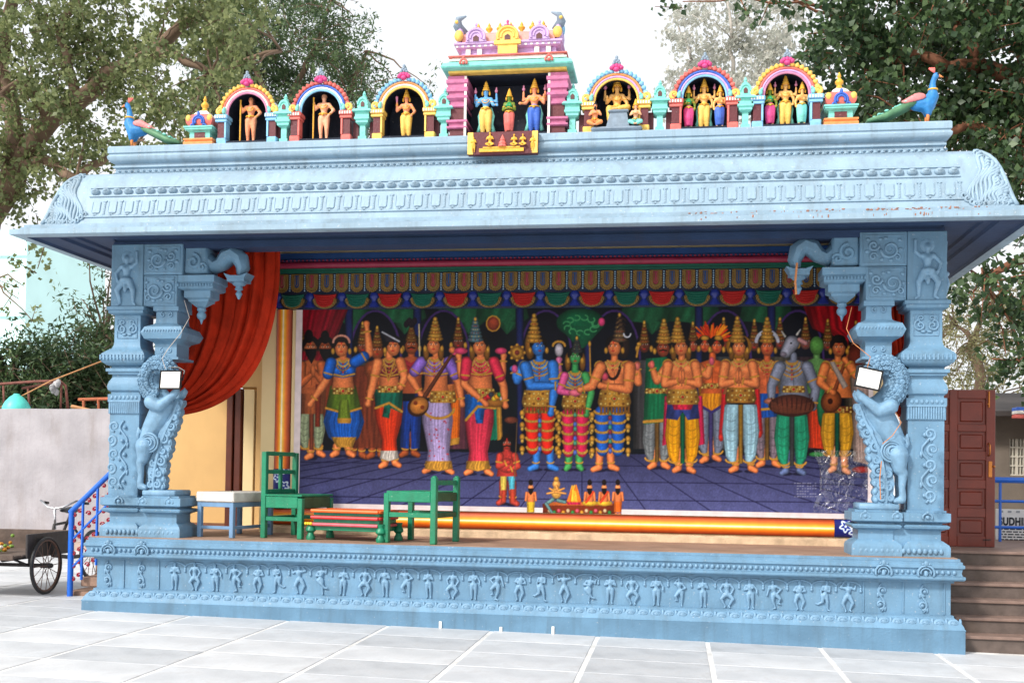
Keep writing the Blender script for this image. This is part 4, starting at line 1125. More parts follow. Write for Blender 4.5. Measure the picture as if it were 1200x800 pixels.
# woman with the fruit tray
arm([(550, 424), (541, 440), (538, 420)], SK); arm([(577, 424), (588, 440), (590, 420)], SK); pt.ell(540, 411, 8, 4, (214, 70, 110), .4); pt.ell(587, 411, 7, 4, (214, 70, 110), .4)
pt.ell(578, 379, 8, 9, (140, 60, 40), .5, .7); pt.arc(578, 379, 8, 9, 0, 6.3, .8, AU, 12)
for i in range(3): pt.poly([(573 + i * 4, 460), (579 + i * 4, 460), (581 + i * 4, 514), (575 + i * 4, 516)], ((20, 110, 80), (24, 120, 90), AU)[i], .4, 2, .3)
feet(551, 552, 571, 553, SK, 6, 5); saree(562, 472, 548, (220, 60, 84), 15, 13, AU, -2, 5)
pt.poly([(545, 462), (578, 462), (580, 476), (568, 480), (566, 496), (558, 496), (556, 482), (545, 492)], (26, 96, 176), .5, 4, .25); pt.line([(546, 492), (560, 476), (580, 478)], 1.6, AU)
torso(563, 420, SK, 16, 456, 12, (206, 50, 76)); belt(566, 460, 13, 5); jewels(563, 421, 9, 4)
pt.ell(580, 472, 15, 5, (150, 96, 40), .4)
for i, c in enumerate(((170, 30, 40), (190, 40, 50), (60, 60, 70), (220, 180, 60), (230, 150, 40), (60, 130, 60), (220, 220, 220), (200, 160, 50))): pt.ell(569 + i * 3.3, 467 - (i % 3) * 2.4, 3.2, 3.2, c, .5)
arm([(547, 424), (544, 450), (566, 470)], SK, sleeve=(206, 50, 76)); arm([(579, 424), (590, 452), (592, 472)], SK, sleeve=(206, 50, 76))
for _s in (-1, 1): pt.ell(562 + _s * 8.6, 412, 3.6, 11, AUD, .5)
head(562, 405, SK); crown(557, 398, 374, (90, 120, 130))
# centre: the blue groom-giver, the green bride, the orange groom
pt.ell(680, 378, 28, 17, (16, 84, 54), .5); pt.poly([(654, 382), (708, 382), (684, 408), (678, 408)], (16, 80, 52), .3)
for i in range(12):
    a = i * .55; pt.arc(681 + 17 * math.cos(a), 381 + 9 * math.sin(a), 4, 3, a, a + 4, .8, (70, 150, 96), 8)
pt.ell(705, 377, 4, 5, (214, 70, 120), .4)
pt.ell(606, 413, 9, 9, AUD, .3); pt.ell(606, 413, 6.5, 6.5, AU, .4); pt.ell(606, 413, 3, 3, (120, 50, 40), .3)
for i in range(8): pt.ell(606 + 9 * math.cos(i * PI / 4), 413 + 9 * math.sin(i * PI / 4), 1.8, 1.8, AU, .4)
pt.ell(655, 410, 5, 8, (200, 190, 200), .5); pt.arc(655, 405, 7, 5, PI, 2 * PI, 1.4, AU, 8)
arm([(614, 428), (606, 446), (602, 434)], SKB); pt.ell(603, 432, 3.5, 5, (206, 90, 140), .4)
arm([(648, 428), (654, 440), (655, 424)], (200, 110, 150))
feet(628, 547, 645, 547, SKB, 9); banded(624, 641, 482, 526, (220, 44, 30)); torso(632, 423, SKB, 18, 458, 13); jewels(632, 423, 11, 4); belt(631, 467, 17, 10)
for i in range(8): pt.poly([(614 + i * 4.3, 476), (617.5 + i * 4.3, 476), (617 + i * 4.3, 484), (614.4 + i * 4.3, 484)], AUD, .4)
arm([(648, 428), (650, 454), (646, 480)], SKB, (5.5, 4.4, 3)); arm([(616, 430), (622, 452), (656, 452)], SKB, (6, 4.6, 3))
pt.ell(621, 405, 6, 16, AUD, .5); head(631, 406, SKB, side=1); crown(626, 399, 370, AU, 9)
feet(666, 547, 679, 547, SKG, 3); banded(666, 682, 486, 530, (206, 40, 84), 7.5); torso(674, 436, (60, 140, 80), 14, 462, 10, (70, 110, 160)); jewels(674, 436, 9, 4); belt(674, 470, 14, 9)
arm([(662, 440), (656, 458), (672, 461)], (210, 90, 140), (4, 3.6, 2.6)); arm([(686, 440), (693, 460), (688, 482)], SKG, (4.2, 3.6, 2.6)); pt.ell(674, 460, 8, 4, (224, 110, 130), .4)
for i in range(6): pt.poly([(661 + i * 4.4, 477), (664.5 + i * 4.4, 477), (664 + i * 4.4, 485), (661.5 + i * 4.4, 485)], AUD, .4)
pt.line([(691, 404), (692, 440)], .9, AU); pt.ell(691, 403, 1.8, 4, AU, .5)
for _s in (-1, 1): pt.ell(674 + _s * 8.6, 424, 3.6, 11, AUD, .5)
head(674, 418, SKG, r=6.6); crown(676, 411, 396, (60, 70, 70), 6)
arm([(736, 428), (748, 448), (747, 430)], SK); pt.ell(747, 429, 3, 5, (224, 120, 110), .4); pt.line([(749, 402), (746, 418)], 1.2, AU); pt.ell(749, 403, 3, 2.4, AU, .4)
feet(702, 548, 716, 547, SK, 9); banded(706, 724, 484, 528, (34, 92, 180)); torso(720, 424, SK, 18, 458, 13); belt(720, 467, 17, 10)
for i in range(9): pt.poly([(703 + i * 4, 476), (706.4 + i * 4, 476), (706 + i * 4, 485), (703.4 + i * 4, 485)], AUD, .4)
pt.arc(718, 424, 9, 20, .1, PI - .1, 1.6, (44, 24, 20), 14); jewels(718, 423, 10, 2); pt.ell(709, 441, 4, 5, (206, 80, 100), .5)
arm([(738, 430), (736, 456), (708, 452)], SK, (6, 4.6, 3.2)); arm([(704, 430), (694, 452), (682, 456)], SK, (5.5, 4.4, 3))
pt.ell(731, 406, 7, 14, (40, 26, 24), .4); head(720, 406, SK, side=-1); crown(726, 398, 369, (110, 84, 60), 8); pt.arc(735, 391, 4, 4, 0, PI, .9, (226, 226, 236), 8)
for i in range(3): pt.arc(728, 376 + i * 5, 5 - i * .5, 3, PI, 2 * PI, 1, (40, 28, 26), 8)
# small ministrant
feet(589, 587, 601, 588, (180, 70, 60)); pt.poly([(586, 556), (594, 556), (593, 575), (587, 575)], (214, 190, 90), .4, 2, .2); pt.poly([(595, 556), (604, 556), (603, 573), (597, 574)], (90, 180, 200), .4, 2, .2)
pt.poly([(588, 574), (593, 574), (593, 588), (587, 588)], (186, 70, 50), .4); pt.poly([(598, 573), (603, 573), (604, 588), (598, 588)], (186, 70, 50), .4)
torso(594, 530, (176, 56, 50), 10, 552, 9); pt.ell(594, 545, 10, 9, (180, 60, 54), .4); arm([(586, 534), (584, 546), (594, 542)], (176, 60, 50), (3.6, 3, 2.2)); arm([(603, 534), (607, 546), (598, 550)], (176, 60, 50), (3.6, 3, 2.2))
head(594, 519, (176, 76, 56), r=5, mou=1, ear=0); pt.line([(606, 492), (603, 560)], .5, (120, 90, 60)); pt.ell(599, 492, 8, 4, (110, 56, 40), .4)
# right group, rear row
feet(766, 545, 778, 545, SK); dhoti(770, 494, 540, (130, 134, 136), (110, 80, 40), 15); pt.poly([(757, 420), (782, 418), (784, 494), (754, 497)], (20, 110, 70), .45, 4, .2); pt.line([(755, 494), (784, 492)], 2, AU); belt(770, 458, 13, 3)
head(777, 407, (150, 70, 44), mou=1); crown(778, 400, 376)
feet(827, 538, 838, 536, SK); dhoti(833, 474, 532, (124, 130, 148), (70, 60, 110), 15); pt.poly([(818, 452), (850, 452), (848, 476), (834, 484), (820, 476)], (224, 140, 30), .45, 5, .3); pt.line([(819, 474), (834, 483), (848, 474)], 1.6, (60, 50, 110))
torso(835, 424, (206, 96, 50), 17); belt(834, 452, 12, 3)
for i in range(60):
    a = rp_.uniform(-PI, 0); L = rp_.uniform(14, 27); pt.cap(834, 400, 3, 834 + L * 1.0 * math.cos(a), 400 + L * .9 * math.sin(a), .8, ((220, 84, 20), (236, 130, 30), (196, 50, 20))[i % 3], .3)
head(826, 404, (196, 92, 54), r=6); head(840, 405, (206, 96, 56), r=6.4); pt.ell(826, 396, 5, 3, AU); pt.ell(842, 396, 5, 3, AU)
head(812, 404, (170, 84, 56), r=5.5); crown(812, 397, 379, AUD, 5)
feet(893, 543, 908, 543, SK); dhoti(899, 486, 538, (134, 116, 126), (110, 80, 40), 14); pt.poly([(886, 458), (912, 458), (911, 488), (888, 490)], (30, 80, 160), .45, 4, .3); pt.line([(888, 480), (911, 478)], 1.6, AU)
torso(899, 424, (204, 100, 60), 16); jewels(899, 423, 8, 3); pt.arc(899, 402, 13, 14, PI * 1.05, PI * 1.35, 2, (206, 206, 220), 8); pt.arc(899, 402, 13, 14, -PI * .35, -PI * .05, 2, (206, 206, 220), 8)
head(899, 406, (204, 100, 60)); crown(899, 399, 374)
pt.poly([(946, 468), (968, 468), (966, 526), (948, 524)], (206, 62, 30), .45, 4, .3); pt.ell(958, 532, 10, 3, (50, 120, 60), .3); torso(957, 422, (96, 140, 80), 14); pt.ell(957, 405, 8, 11, (86, 140, 66), .4)
pt.poly([(998, 440), (1020, 440), (1020, 545), (1000, 540)], (176, 150, 140), .4, 4, .25); pt.ell(1010, 550, 12, 4, (150, 50, 46), .4); pt.ell(1004, 420, 12, 18, (96, 40, 30), .5); pt.ell(962, 470, 5, 30, (40, 110, 70), .5)
# right group, front row
arm([(782, 430), (770, 446), (764, 430)], SK); arm([(815, 428), (829, 440), (833, 426)], SK); pt.ell(764, 427, 3, 5, (226, 110, 100), .4); pt.ell(834, 423, 3, 5, (226, 100, 120), .4)
pt.poly([(779, 464), (786, 464), (784, 520), (776, 522)], (200, 40, 80), .4, 3, .3); pt.poly([(816, 464), (823, 464), (826, 520), (818, 522)], (200, 40, 80), .4, 3, .3)
feet(795, 549, 808, 550, SK); dhoti(800, 484, 542, (236, 160, 24), (14, 90, 60), 18); pt.poly([(782, 472), (818, 472), (820, 490), (806, 492), (800, 482), (794, 492), (780, 490)], (54, 66, 130), .4, 3, .3); pt.poly([(786, 470), (814, 470), (810, 480), (790, 480)], (206, 40, 70), .4, 3, .3)
torso(799, 424, SK, 18, 456, 14); jewels(798, 421, 10, 2); belt(800, 465, 17, 9); pray(799, 434, SK)
for _s in (-1, 1): pt.ell(798 + _s * 8.6, 412, 3.6, 11, AUD, .5)
head(798, 406, SK); crown(794, 399, 374)
pt.poly([(846, 456), (852, 456), (850, 512), (842, 514)], (196, 34, 40), .4, 2, .3); pt.poly([(884, 456), (890, 456), (894, 508), (886, 510)], (196, 34, 40), .4, 2, .3); pt.ell(845, 512, 3, 5, (206, 50, 40), .4); pt.ell(890, 508, 3, 5, (206, 50, 40), .4)
feet(862, 549, 880, 549, SK, 7); dhoti(868, 474, 542, (168, 206, 222), (150, 110, 40), 19); torso(866, 424, SK, 18, 456, 14); jewels(866, 421, 10, 2); belt(868, 463, 16, 9, (170, 116, 44)); pray(866, 434, SK)
pt.ell(866, 406, 15, 14, (196, 130, 40), .4)
for _s in (-1, 1): pt.ell(866 + _s * 8.6, 412, 3.6, 11, AUD, .5)
head(866, 406, SK); crown(864, 399, 373)
GR = (126, 130, 148)
feet(921, 552, 937, 552, (96, 110, 150), 6); dhoti(928, 486, 545, (40, 150, 112), (60, 60, 60), 18); torso(930, 424, GR, 18, 460, 14); jewels(928, 424, 11, 4); belt(930, 456, 12, 4)
arm([(914, 430), (904, 452), (904, 470)], GR, (6, 4.6, 3.4)); arm([(946, 430), (956, 456), (953, 474)], GR, (6, 4.6, 3.4)); pt.ell(903, 470, 8, 3.4, (180, 110, 90), .4)
pt.ell(928, 475, 27, 13, (92, 44, 30), .5)
for i in range(9): pt.line([(904 + i * 6, 466), (908 + i * 5, 484)], .6, (50, 22, 16)); pt.arc(928, 470 + i * 1.2, 24, 4, 0, PI, .3, (130, 70, 46), 10)
pt.cap(928, 402, 9, 921, 413, 6.5, (150, 150, 164)); pt.ell(918, 415, 4, 3, (120, 110, 122), .3); pt.ell(927, 402, 1.2, 1, (10, 10, 10), 0); pt.cap(937, 398, 3, 944, 402, 3, (180, 130, 130)); pt.cap(920, 394, 1.6, 916, 388, .8, (180, 176, 170)); pt.cap(934, 392, 1.6, 938, 386, .8, (180, 176, 170))
feet(977, 549, 990, 551, (226, 150, 110), 5); dhoti(981, 484, 534, (220, 160, 50), (20, 80, 60), 17); torso(982, 424, (222, 124, 70), 17, 460, 13); jewels(982, 423, 9, 3); belt(984, 480, 14, 4, (120, 60, 40))
pt.cap(994, 414, 1.6, 978, 458, 2.4, (120, 60, 36)); pt.ell(974, 470, 12, 14, (92, 44, 24), .3, .4); pt.ell(974, 470, 10, 12, (150, 78, 40), .4, .4); pt.ell(973, 470, 3, 3.4, (50, 20, 12), .2)
arm([(967, 430), (961, 448), (974, 458)], (222, 124, 70)); arm([(997, 430), (1003, 440), (992, 424)], (222, 124, 70)); pt.poly([(972, 424), (978, 424), (994, 452), (988, 456)], (176, 160, 150), .4); head(983, 407, (200, 110, 66)); pt.ell(983, 397, 8, 5, (20, 14, 14), .3)
# little altar group at the lower edge
pt.poly([(636, 590), (720, 590), (722, 596), (720, 605), (636, 605)], (124, 50, 26), .3); pt.poly([(640, 588), (718, 588), (718, 592), (640, 592)], (190, 100, 50), .2)
for i in range(14): pt.ell(644 + i * 5.4, 598 + (i % 2) * 2, 2.2, 2.4, ((220, 190, 150), (60, 130, 70), (220, 90, 110), (210, 150, 60))[i % 4], .4)
pt.poly([(664, 586), (681, 586), (680, 591), (665, 591)], (190, 40, 80), .2, 5, .4)
for i in range(26): x = rp_.uniform(666, 679); pt.cap(x, 586, 2.2, 672.5 + (x - 672.5) * .4, rp_.uniform(568, 578), .7, ((226, 90, 24), (240, 170, 60), (236, 120, 40))[i % 3], .2)
for x, sitting in ((622, 0), (691, 1), (708, 1), (724, 0)):
    top = 566
    if sitting: pt.ell(x, 589, 9, 3.6, (226, 180, 60), .4)
    else: pt.poly([(x - 5, 580), (x + 5, 580), (x + 4.4, 600), (x - 4.4, 600)], (232, 190, 60) if x < 650 else (226, 110, 40), .4, 3, .2); pt.ell(x - 2, 602, 2, 1.6, SK, .3); pt.ell(x + 2, 602, 2, 1.6, SK, .3)
    pt.poly([(x - 5.4, 576), (x + 5.4, 576), (x + 4, 588), (x - 4, 588)], SK, .4); pt.cap(x - 5, 577, 1.5, x - 6, 586, 1.2, SK); pt.cap(x + 5, 577, 1.5, x + 6, 586, 1.2, SK)
    if sitting: pt.line([(x + 4, 576), (x - 4, 588)], 1.4, (206, 70, 40))
    pt.ell(x, 571, 3.2, 4, (222, 140, 90), .3); pt.poly([(x - 3, 572), (x + 3, 572), (x + 2.4, 577), (x, 580), (x - 2.4, 577)], (24, 14, 12), .2); pt.ell(x, 565, 2.6, 3.6, (24, 14, 12), .2)
pt.ell(652, 577, 6, 7, (214, 160, 80), .4); pt.ell(652, 567, 4.6, 5, (220, 160, 90), .4); pt.ell(652, 561, 3, 3, AU, .4); pt.cap(652, 569, 1.6, 654, 577, 1.2, (216, 150, 80)); pt.cap(648, 585, 2.4, 640, 590, 2, (96, 130, 130)); pt.cap(640, 590, 2, 648, 602, 1.6, (96, 130, 130)); pt.cap(654, 586, 2.4, 662, 588, 2, (96, 130, 130))
for p_ in ((644, 572), (641, 578), (661, 572), (663, 578)): pt.cap(651, 576, 1.5, p_[0], p_[1], 1.1, (216, 150, 80))
# small caption lines on the painting
for i in range(6):
    for j in range(9):
        if rp_.random() < .8: pt.line([(931 + j * 3, 566 + i * 3.1), (931 + j * 3 + rp_.uniform(1, 2.2), 566 + i * 3.1)], .35, (190, 190, 205))
# fine brush variation
for cell, am in ((5, .045), (3, .035)):
    nz = RNG.normal(0, 1, (pt.H // cell + 2, pt.W // (cell - 1) + 2)).repeat(cell, 0).repeat(cell - 1, 1)[:pt.H, :pt.W]
    pt.a *= (1 + am * nz)[..., None]
lum = pt.a.mean(-1, keepdims=True)
pt.a = np.clip(lum + (pt.a - lum) * 1.12, 0, 1) * .93
# soften to the resolution of the carrying mesh
k_ = np.pad(pt.a, ((1, 1), (1, 1), (0, 0)), mode='edge')
img = sum(k_[i:i + pt.H, j:j + pt.W] for i in range(3) for j in range(3)) / 9
Yp = YW - .016
x0m, x1m = at(345, 480, Yp).x, at(1023, 480, Yp).x
z0m, z1m = 1.142, 3.53
NX, NZ = 900, 318
xs = np.linspace(x0m, x1m, NX); zs = np.linspace(z0m, z1m, NZ)
XX, ZZ = np.meshgrid(xs, zs)
D = np.stack([XX - CAMP[0], np.full_like(XX, Yp - CAMP[1]), ZZ - CAMP[2]], -1)
dep = D @ np.array(CF); PX = 600 + FPX * (D @ np.array(CR)) / dep; PY = PYC - FPX * (D @ np.array(CU)) / dep
fx = np.clip((PX - pt.ox) * pt.S, 0, pt.W - 2); fy = np.clip((PY - pt.oy) * pt.S, 0, pt.H - 2)
ix_, iy_ = fx.astype(int), fy.astype(int); tx, ty = (fx - ix_)[..., None], (fy - iy_)[..., None]
C = img[iy_, ix_] * (1 - tx) * (1 - ty) + img[iy_, ix_ + 1] * tx * (1 - ty) + img[iy_ + 1, ix_] * (1 - tx) * ty + img[iy_ + 1, ix_ + 1] * tx * ty
altar = ((PX > 636) & (PX < 721)) | ((PX > 617.5) & (PX < 626.5)) | ((PX > 719) & (PX < 728.5))
bd = ((XX - x0m < .075) | (x1m - XX < .05) | (ZZ - z0m < .055)) & ~altar
C[bd] = np.array([.86, .80, .80])
PAINTING = vmat('glossy_printed_painting', .35, .12, .1)
paint_me = grid_mesh('wall_painting', XX, np.full_like(XX, Yp), ZZ, lin(C), PAINTING)
wp = inst('wall_painting', paint_me, None, (0, 0, 0))
tag(wp, 'large glossy painted panel of a divine wedding procession across the stage wall', 'painting')
fr = MB(); fr.box(x0m, x1m, Yp + .001, YW - .001, z0m, z1m); fr.build('panel_board', BROWNW, wp)

# clear, wrinkled plastic film left over the lower corner of the panel
fm = bpy.data.materials.new('clear_wrinkled_film'); fm.use_nodes = True
n_, l_ = fm.node_tree.nodes, fm.node_tree.links
gl_ = n_.new('ShaderNodeBsdfGlossy'); gl_.inputs['Roughness'].default_value = .12; gl_.inputs['Color'].default_value = (.9, .9, .9, 1)
tr_ = n_.new('ShaderNodeBsdfTransparent'); mx_ = n_.new('ShaderNodeMixShader'); mx_.inputs[0].default_value = .10
l_.new(tr_.outputs[0], mx_.inputs[1]); l_.new(gl_.outputs[0], mx_.inputs[2]); l_.new(mx_.outputs[0], n_['Material Output'].inputs['Surface'])
tcn = n_.new('ShaderNodeTexCoord'); nzn = n_.new('ShaderNodeTexNoise'); nzn.inputs['Scale'].default_value = 9; nzn.inputs['Detail'].default_value = 3; nzn.inputs['Distortion'].default_value = 1.5
bpn = n_.new('ShaderNodeBump'); bpn.inputs['Strength'].default_value = .9; bpn.inputs['Distance'].default_value = .03
l_.new(tcn.outputs['Object'], nzn.inputs['Vector']); l_.new(nzn.outputs['Fac'], bpn.inputs['Height']); l_.new(bpn.outputs[0], gl_.inputs['Normal'])
fa, fb = at(958, 606, Yp), at(1019, 528, Yp)
fxs = np.linspace(fa.x, fb.x, 30); fzs = np.linspace(1.20, fb.z, 36); FX, FZ = np.meshgrid(fxs, fzs)
FX = FX + .05 * np.sin(FZ * 9) * (FX == fxs[0])
FY = Yp - .008 - .004 * (np.sin(FX * 23 + 5 * np.sin(FZ * 11)) * np.sin(FZ * 17 + 3 * np.sin(FX * 13)))
inst('plastic_film', grid_mesh('plastic_film', FX, FY, FZ, np.zeros(FX.shape + (3,)), fm, True), wp, (0, 0, 0))
# ------------------------------------------------------------------ painted stucco colours of the roof sculptures
def pc(name, r, g, b, rough=.5): return mat(name, S(r, g, b), rough, .16, 16, .35, 50, spec=.35, grime=.35, wear=.22)
TEAL, PINK, MAROON, YEL, LBLUE = pc('paint_turquoise', 122, 202, 190), pc('paint_pink', 206, 132, 164), pc('paint_maroon', 96, 44, 50), pc('paint_yellow', 232, 190, 96), pc('paint_light_blue', 130, 186, 222)
RED, DBLUE, WHITE, ORANGE, LILAC = pc('paint_coral_red', 216, 108, 100), pc('paint_blue', 60, 100, 190), pc('paint_white', 226, 222, 214), pc('paint_orange', 226, 140, 80), pc('paint_lilac', 190, 158, 204)
DARK = pc('dark_niche_inside', 26, 34, 50, .7); BROWN = pc('paint_brown', 92, 56, 56); GREY = pc('paint_grey_vault', 186, 190, 194); GOLDS = pc('paint_gold', 224, 168, 60, .4)  # DARK: dark tone on the inner faces of niches and tower chamber
SKO, SKP, SKBL, SKGR, SKY = pc('skin_orange', 226, 148, 108), pc('skin_peach', 232, 170, 134), pc('skin_blue', 96, 160, 214), pc('skin_green', 104, 124, 40), pc('skin_gold', 226, 176, 108)
GREEN = pc('paint_green', 40, 140, 84); MAG = pc('paint_magenta', 206, 70, 130); DGREY = pc('paint_blue_grey', 126, 142, 158)
HAIR = pc('paint_black_hair', 24, 22, 26)
ZL = 5.068      # top of the ledge
def statue(name, label, x, y, h, skin, cloth, P=None, crown='tall', hold=None, garment='dhoti', group=None, z=ZL + .041, rz=0, blouse=None, seated=False, beard=False, halo=False):
    root = empty(name, (x, y, z), label, 'statue', group, rz)
    P = P or pose()
    b = MB(); body(b, P, h); root_body = inst('body', remesh(b, 'body', skin, h * .017, 3), root, (0, 0, 0))
    g = lambda k: Vector(P[k]) * h
    # garment over the legs
    b = MB()
    if garment:
        b.capsule(g('pel'), g('pel') + Vector((0, 0, .05 * h)), .098 * h, .085 * h)
        for q in 'lr':
            an = g(q + 'kn').lerp(g(q + 'an'), .82 if garment != 'short' else .05)
            b.capsule(g(q + 'hip'), g(q + 'kn'), .09 * h, .066 * h); b.capsule(g(q + 'kn'), an, .066 * h, .05 * h)
        if garment == 'saree' :
            b.tube([g('pel'), g('lkn').lerp(g('rkn'), .5), g('lan').lerp(g('ran'), .5) + Vector((0, 0, .03 * h))], [.1 * h, .1 * h, .085 * h], 10)
        inst('garment', remesh(b, 'garment', cloth, h * .017, 2), root_body, (0, 0, 0))
    if blouse:
        b = MB(); b.capsule(g('chest'), g('chest') + Vector((0, 0, .03 * h)), .098 * h, .08 * h); b.ell(g('chest') + Vector((.04 * h, -.06 * h, 0)), (.05 * h,) * 3, 8, 6); b.ell(g('chest') + Vector((-.04 * h, -.06 * h, 0)), (.05 * h,) * 3, 8, 6)
        inst('blouse', remesh(b, 'blouse', blouse, h * .018, 2), root_body, (0, 0, 0))
    hd = g('head')
    # hair, crown, ears
    b = MB()
    if crown == 'tall':
        b.lathe([(.075, .045), (.08, .07), (.06, .09), (.066, .11), (.048, .14), (.052, .155), (.034, .19), (.036, .2), (.016, .24), (.004, .26)], (0, 0, 0), 12)
        b.ell((-.075, .01, -.0), (.022, .03, .05), 8, 6); b.ell((.075, .01, -.0), (.022, .03, .05), 8, 6)
    elif crown == 'bun':
        b.ell((0, .02, .05), (.07, .075, .06), 10, 8); b.ell((0, .02, .125), (.035, .035, .045), 10, 8)
    elif crown == 'hair':
        b.ell((0, .03, .03), (.068, .07, .075), 10, 8); b.ell((0, .05, -.06), (.075, .04, .09), 10, 8)
    elif crown == 'bald':
        b.ell((0, .015, .045), (.058, .062, .052), 10, 8)
    for v in range(len(b.v)): b.v[v] = tuple(Vector(b.v[v]) * h + hd)
    cm = {'tall': GOLDS, 'bun': HAIR, 'hair': BROWN, 'bald': skin}[crown]
    b.build('crown' if crown == 'tall' else 'hair', cm, root, 40)
    b = MB()
    for sx in (-.022, .022): b.ell(hd + Vector((sx * h, -.056 * h, .012 * h)), (.009 * h, .006 * h, .006 * h), 6, 5)
    if beard: b.ell(hd + Vector((0, -.05 * h, -.06 * h)), (.035 * h, .025 * h, .06 * h), 8, 6)
    b.build('beard' if beard else 'eyes', HAIR, root, True)
    # necklace, belt, armlets
    b = MB()
    c_ = g('chest')
    for k, rr_ in enumerate((.06, .085)):
        b.tube([c_ + Vector((rr_ * h * math.cos(a), -(.075 + .012 * k) * h * abs(math.sin(a)) ** .5, (.075 - .06 * (k + 1) * math.sin(a)) * h)) for a in np.linspace(0, PI, 9)], .009 * h, 5)
    w_ = g('pel') + Vector((0, 0, .055 * h))
    b.tube([w_ + Vector((.098 * h * math.cos(a), .098 * h * math.sin(a), 0)) for a in np.linspace(0, 2 * PI, 15)[:-1]], .016 * h, 6, closed=True)
    b.ell(w_ + Vector((0, -.1 * h, -.02 * h)), (.03 * h, .02 * h, .03 * h), 8, 6)
    for q in 'lr':
        m_ = g(q + 'el').lerp(g(q + 'ha'), .75); b.ell(m_, (.036 * h, .036 * h, .014 * h), 8, 5)
        m_ = g(q + 'sh').lerp(g(q + 'el'), .5); b.ell(m_, (.048 * h, .048 * h, .016 * h), 8, 5)
    b.build('jewellery', GOLDS, root, True)
    if halo:   # second pair of raised hands with emblems
        b = MB()
        for sx in (-1, 1):
            b.capsule(Vector((sx * .11 * h, .03 * h, .75 * h)), Vector((sx * .23 * h, .02 * h, .70 * h)), .036 * h, .03 * h); b.capsule(Vector((sx * .23 * h, .02 * h, .70 * h)), Vector((sx * .22 * h, -.02 * h, .86 * h)), .03 * h, .024 * h)
        inst('raised_arms', remesh(b, 'raised_arms', skin, h * .016, 2), root_body, (0, 0, 0))
        for sx in (-1, 1):
            b = MB(); b.lathe([(.012, 0), (.03, .02), (.034, .05), (.016, .08), (.02, .1), (.003, .13)], (0, 0, 0), 8); b.v[-48:] = [tuple(Vector(v) * h + Vector((sx * .22 * h, -.02 * h, .88 * h))) for v in b.v[-48:]]
            b.build('emblem', PINK, root, True)
    if hold == 'staff':
        hnd = g('rha'); b = MB(); b.tube([(hnd.x, hnd.y - .02 * h, .0), (hnd.x, hnd.y - .02 * h, hnd.z + .09 * h)], .016 * h, 7); b.ell((hnd.x, hnd.y - .02 * h, hnd.z + .1 * h), (.022 * h,) * 3, 8, 6); b.build('staff', GOLDS, root, 40)
    if hold == 'mace':
        hnd = g('rha'); b = MB(); b.capsule(hnd, hnd + Vector((0, -.01 * h, .13 * h)), .014 * h, .03 * h); b.build('mace', PINK, root, 40)
    if hold == 'scarf':
        b = MB()
        for sx in (-1, 1): b.tube([(sx * .1 * h, .05 * h, .6 * h), (sx * .15 * h, .05 * h, .42 * h), (sx * .12 * h, .05 * h, .25 * h), (sx * .16 * h, .05 * h, .08 * h)], [.02 * h, .035 * h, .04 * h, .05 * h], 6)
        b.build('scarf', TEAL, root, True)
    return root

